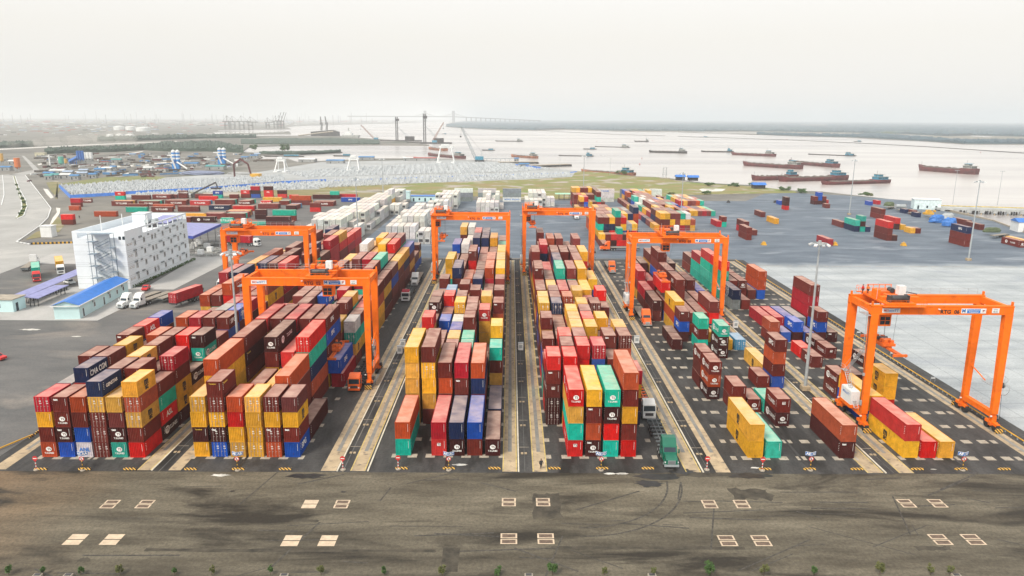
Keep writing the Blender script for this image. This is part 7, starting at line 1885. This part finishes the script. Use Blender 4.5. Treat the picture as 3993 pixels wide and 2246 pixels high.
# sheds
M_sh = dict(w=mat('white_shed_roof', (.6, .62, .62), var=.1, scale=.05), b=mat('blue_shed_roof', (.06, .20, .42), var=.2, scale=.05), l=mat('pale_blue_roof', (.32, .40, .52), var=.1, scale=.05), t=mat('teal_shed_roof', (.08, .3, .3), var=.2, scale=.05), r=mat('red_shed_roof', (.35, .06, .05), var=.2, scale=.05), g=mat('grey_shed_roof', (.32, .32, .31), var=.15, scale=.05), y=mat('cream_building', (.55, .52, .38), var=.1, scale=.05))
M_wallg = mat('shed_wall', (.30, .31, .31), var=.2, scale=.1)
SH = [(B1(480, 830), 110, 30, 'b'), (B1(550, 800), 150, 28, 'w'), (B1(560, 850), 90, 25, 't'), (B1(650, 850), 120, 30, 'w'), (B1(700, 815), 100, 25, 'l'), (B1(780, 862), 95, 25, 'b'), (B1(860, 830), 100, 38, 'l'), (B1(990, 845), 80, 35, 'b'), (B1(500, 860), 80, 22, 't'), (B1(880, 795), 90, 20, 'l'),
 (B1(1050, 785), 110, 22, 'b'), (B1(1130, 770), 110, 20, 'w'), (B1(1600, 765), 90, 40, 'w'), (B1(1730, 775), 120, 45, 'r'), (B1(1120, 695), 90, 35, 'r'), (B1(1240, 670), 100, 30, 't'), (B1(2050, 715), 150, 45, 'b'), (B1(2300, 690), 130, 50, 'g'), (B1(2290, 750), 200, 45, 't'), (B1(1230, 755), 60, 18, 'b'), (B1(0, 660), 70, 70, 'g'), (B1(90, 690), 80, 80, 'w'), (B1(0, 760), 110, 60, 'b'), (B1(390, 600), 100, 85, 'y'),
 (B2(500, 620), 80, 30, 'b'), (B2(400, 640), 70, 30, 'b'), (B2(550, 600), 60, 18, 'l'), (B2(1350, 680), 190, 25, 'b'), (B2(1040, 665), 180, 12, 'w'), (B2(1710, 640), 170, 18, 'b'), (B3(0, 650), 280, 45, 'r'), (B2(2210, 650), 110, 45, 'w'), (B3(1215, 722), 110, 26, 'b'), (B3(1160, 655), 50, 28, 'b'), (B2(2240, 640), 120, 30, 'r'),
 (B1(2480, 400), 0, 0, ''), ]
cn = dict(w='white', b='blue', l='pale blue', t='teal', r='dull red', g='grey', y='cream')
cnt = {}
for i, ((u, v), w_, h_, c_) in enumerate([s for s in SH if s[3]]):
    cnt.setdefault(c_, []).append((u, i))
for i, ((u, v), w_, h_, c_) in enumerate([s for s in SH if s[3]]):
    p = at(u, v); k = (p-_C).dot(_F)/CF*.3494; W_ = w_*k; H_ = max(3.5, min(h_*k*.45, 25)); dd = min(W_*.6, 26)
    rank = sorted(cnt[c_]).index((u, i)); wh = 'behind the left yard' if v > 640 else 'in the hazy industry'
    box_building('industrial_shed', u, v, W_, dd, H_, M_wallg if c_ != 'y' else M_sh['y'], M_sh[c_], '%s roofed shed across the far bank, %s of its colour from left' % (cn[c_], nth(rank)), 'shed', gable=c_ in 'wblt', doors=2, rz=R((i*37) % 14-4), grp='industrial sheds on the far bank')
# far tanks and halls
FT = [(B1(1230, 395), 70, 45), (B1(1335, 395), 75, 48), (B1(1450, 395), 95, 45), (B1(1330, 305), 110, 45), (B1(1460, 305), 110, 42), (B1(1600, 320), 150, 48)]
for i, ((u, v), w_, h_) in enumerate(FT):
    p = at(u, v); k = (p-_C).dot(_F)/CF*.3494; b = MB(); r = w_*k/2; h = h_*k; b.bar((0, 0, -1), (0, 0, h*.85), r, M_wpaint, 28); b.bar((0, 0, h*.85), (0, 0, h), r, M_wpaint, 28, r*.2); o = b.build('storage_tank'); o.location = (p.x, p.y, 0)
    tag(o, 'white round storage tank in the haze, %s in the tank farm from left' % nth([t[0][0] for t in sorted(FT, key=lambda t: t[0][0])].index(u)), 'storage tank', 'white storage tanks in the haze')
rl = random.Random(21); b = MB(); ms = [M_sh['w'], M_sh['g'], M_sh['w'], M_wallg, M_hulld, M_sh['r'], M_sh['l']]
for i in range(520):
    u = rl.uniform(-60, 1150)if i < 420 else rl.uniform(1000, 1650); v = (468+abs(rl.gauss(0, 26))) if i < 420 else rl.uniform(468, 476)
    if v > 535 or (u > 850 and v > 492 and i < 420): continue
    p = at(u, v); k = (p-_C).dot(_F)/CF; W_ = rl.uniform(8, 46)*k*.6; H_ = rl.uniform(2, 7)*k*.4
    b.box(p.x, p.y, -1, p.x+W_, p.y+W_*.5, H_, rl.choice(ms))
for i in range(70):
    u = rl.uniform(0, 1500); v = rl.uniform(468, 490); p = at(u, v); k = (p-_C).dot(_F)/CF; b.bar((p.x, p.y, 0), (p.x, p.y, rl.uniform(8, 38)*k), k*.6, M_hulld, 4)
tag(b.build('distant_city'), 'hazy mass of distant halls, tanks and masts along the left horizon', 'distant buildings', kind='stuff')
# dark roads/fields on the left bank
M_pale = mat('pale_road', (.50, .49, .46), var=.1)
sheet('far_road', [tuple(at(u, v))[:2] for u, v in [(-10, 581), (-10, 585), (300, 569), (690, 552), (690, 549.5), (300, 565)]], .05, M_pale)
sheet('field_track', [tuple(at(u, v))[:2] for u, v in [(400, 615), (560, 588), (556, 592), (420, 618)]], .05, M_pale)
M_dark = mat('dark_wet_soil', (.07, .068, .06), c2=(.18, .17, .15), scale=.01, rough=.9)
sheet('wet_field', [tuple(at(u, v))[:2] for u, v in [(150, 625), (500, 596), (800, 590), (940, 598), (1000, 625), (900, 655), (700, 675), (500, 690), (250, 690)]], .0, M_dark)
sheet('wet_field', [tuple(at(u, v))[:2] for u, v in [(0, 575), (600, 545), (930, 540), (935, 560), (560, 575), (0, 600)]], .0, M_dark)
b = MB()
for pts in ([(360, 651), (580, 641), (583, 646), (500, 651), (370, 656)], [(590, 636), (760, 625), (770, 628), (600, 640)], [(145, 640), (190, 632), (188, 638), (150, 645)], [(440, 690), (480, 675), (600, 665), (660, 668), (560, 686)], [(1316, 550), (1415, 556), (1400, 560), (1330, 556)], [(830, 517), (1100, 512), (1110, 515), (840, 522)]):
    b.poly([(*tuple(at(u, v))[:2], .12) for u, v in pts], M_ditch)
tag(b.build('bright_puddles'), kind='structure')
for i, (u, v, w_, h_, m) in enumerate([(B1(930, 720)[0], B1(930, 720)[1], 46, 12, M_sand2), (B1(2260, 800)[0], B1(2260, 800)[1], 90, 24, mat('blue_grey_gravel', (.17, .20, .30), var=.2)), (B1(1230, 640)[0], B1(1230, 640)[1], 40, 12, M_sand2), (B2(380, 800)[0], B2(380, 800)[1], 50, 16, M_wallg), (B2(660, 650)[0], B2(660, 650)[1], 40, 12, M_sand2)]):
    p = at(u, v); k = (p-_C).dot(_F)/CF; lump('gravel_heap', u, v, w_*k, w_*k*.45, h_*k*.55, m, 'conical gravel heap on the left bank, %s of five' % nth(i), 'gravel heap', 0, 30+i)
rl = random.Random(55); b = MB()
for i in range(420):
    u = rl.uniform(150, 1000); v = rl.uniform(600, 692); 
    if u > 560+ (692-v)*9: continue
    p = at(u, v); w_ = rl.uniform(1.5, 9); a = rl.uniform(0, 3); m = rl.choice([M_hulld, M_wallg, M_sh['g'], M_hull, M_sh['w'], M_sh['b'], M_sand2, M_sand2])
    b.box(-w_, -1, -.1, w_, 1, rl.uniform(.6, 2.6), m, Matrix.Translation(p) @ Matrix.Rotation(a, 4, 'Z'))
tag(b.build('site_clutter'), 'scattered building material and scrap lying over the left bank', 'building material', kind='stuff')
# smoke plume at the far left
p = at(120, 590); b = MB(); rl = random.Random(6)
"""haze below handles distance; the plume is a thin volume"""
for i in range(7):
    c_ = Vector((i*30, i*6, 8+i*2.2)); r = 5+i*2; n0 = len(b.v)
    for j in range(6):
        for l_ in range(10):
            th = math.pi*(j+.5)/6; ph = 2*math.pi*l_/10; rr = r*rl.uniform(.85, 1.15); b.v.append((c_.x+1.9*rr*math.sin(th)*math.cos(ph), c_.y+rr*math.sin(th)*math.sin(ph), c_.z+.7*rr*math.cos(th)))
    k = b.mi(M_wpaint)
    for j in range(5):
        for l_ in range(10): b.f.append((n0+j*10+l_, n0+(j+1)*10+l_, n0+(j+1)*10+(l_+1) % 10, n0+j*10+(l_+1) % 10)); b.m.append(k)
    b.f.append(tuple(n0+l_ for l_ in range(10))); b.f.append(tuple(n0+50+l_ for l_ in range(10))[::-1]); b.m += [k, k]
o = b.build('smoke_plume'); o.location = (p.x-60, p.y, 0)
ms_ = bpy.data.materials.new('smoke'); ms_.use_nodes = True; t = ms_.node_tree; t.nodes.clear(); v_ = N(t, 'ShaderNodeVolumePrincipled'); v_.inputs['Density'].default_value = .010; v_.inputs['Color'].default_value = (.97, .92, .86, 1); oo = N(t, 'ShaderNodeOutputMaterial'); t.links.new(v_.outputs[0], oo.inputs['Volume'])
o.data.materials.clear(); o.data.materials.append(ms_); tag(o, 'pale smoke plume drifting over the left industry', 'smoke', kind='stuff')
# ================================================================ HAZE
HAZE = .00014
mh = bpy.data.materials.new('haze'); mh.use_nodes = True; t = mh.node_tree; t.nodes.clear()
v_ = N(t, 'ShaderNodeVolumePrincipled'); v_.inputs['Density'].default_value = HAZE; v_.inputs['Color'].default_value = (.93, .97, 1.0, 1); v_.inputs['Anisotropy'].default_value = .2
o_ = N(t, 'ShaderNodeOutputMaterial'); t.links.new(v_.outputs[0], o_.inputs['Volume'])
b = MB(); b.box(-22000, -600, -6, 22000, 45000, 215, M_wpaint); o = b.build('haze'); o.data.materials.clear(); o.data.materials.append(mh); tag(o, 'pale haze lying over the river and the far bank', 'haze', kind='stuff')
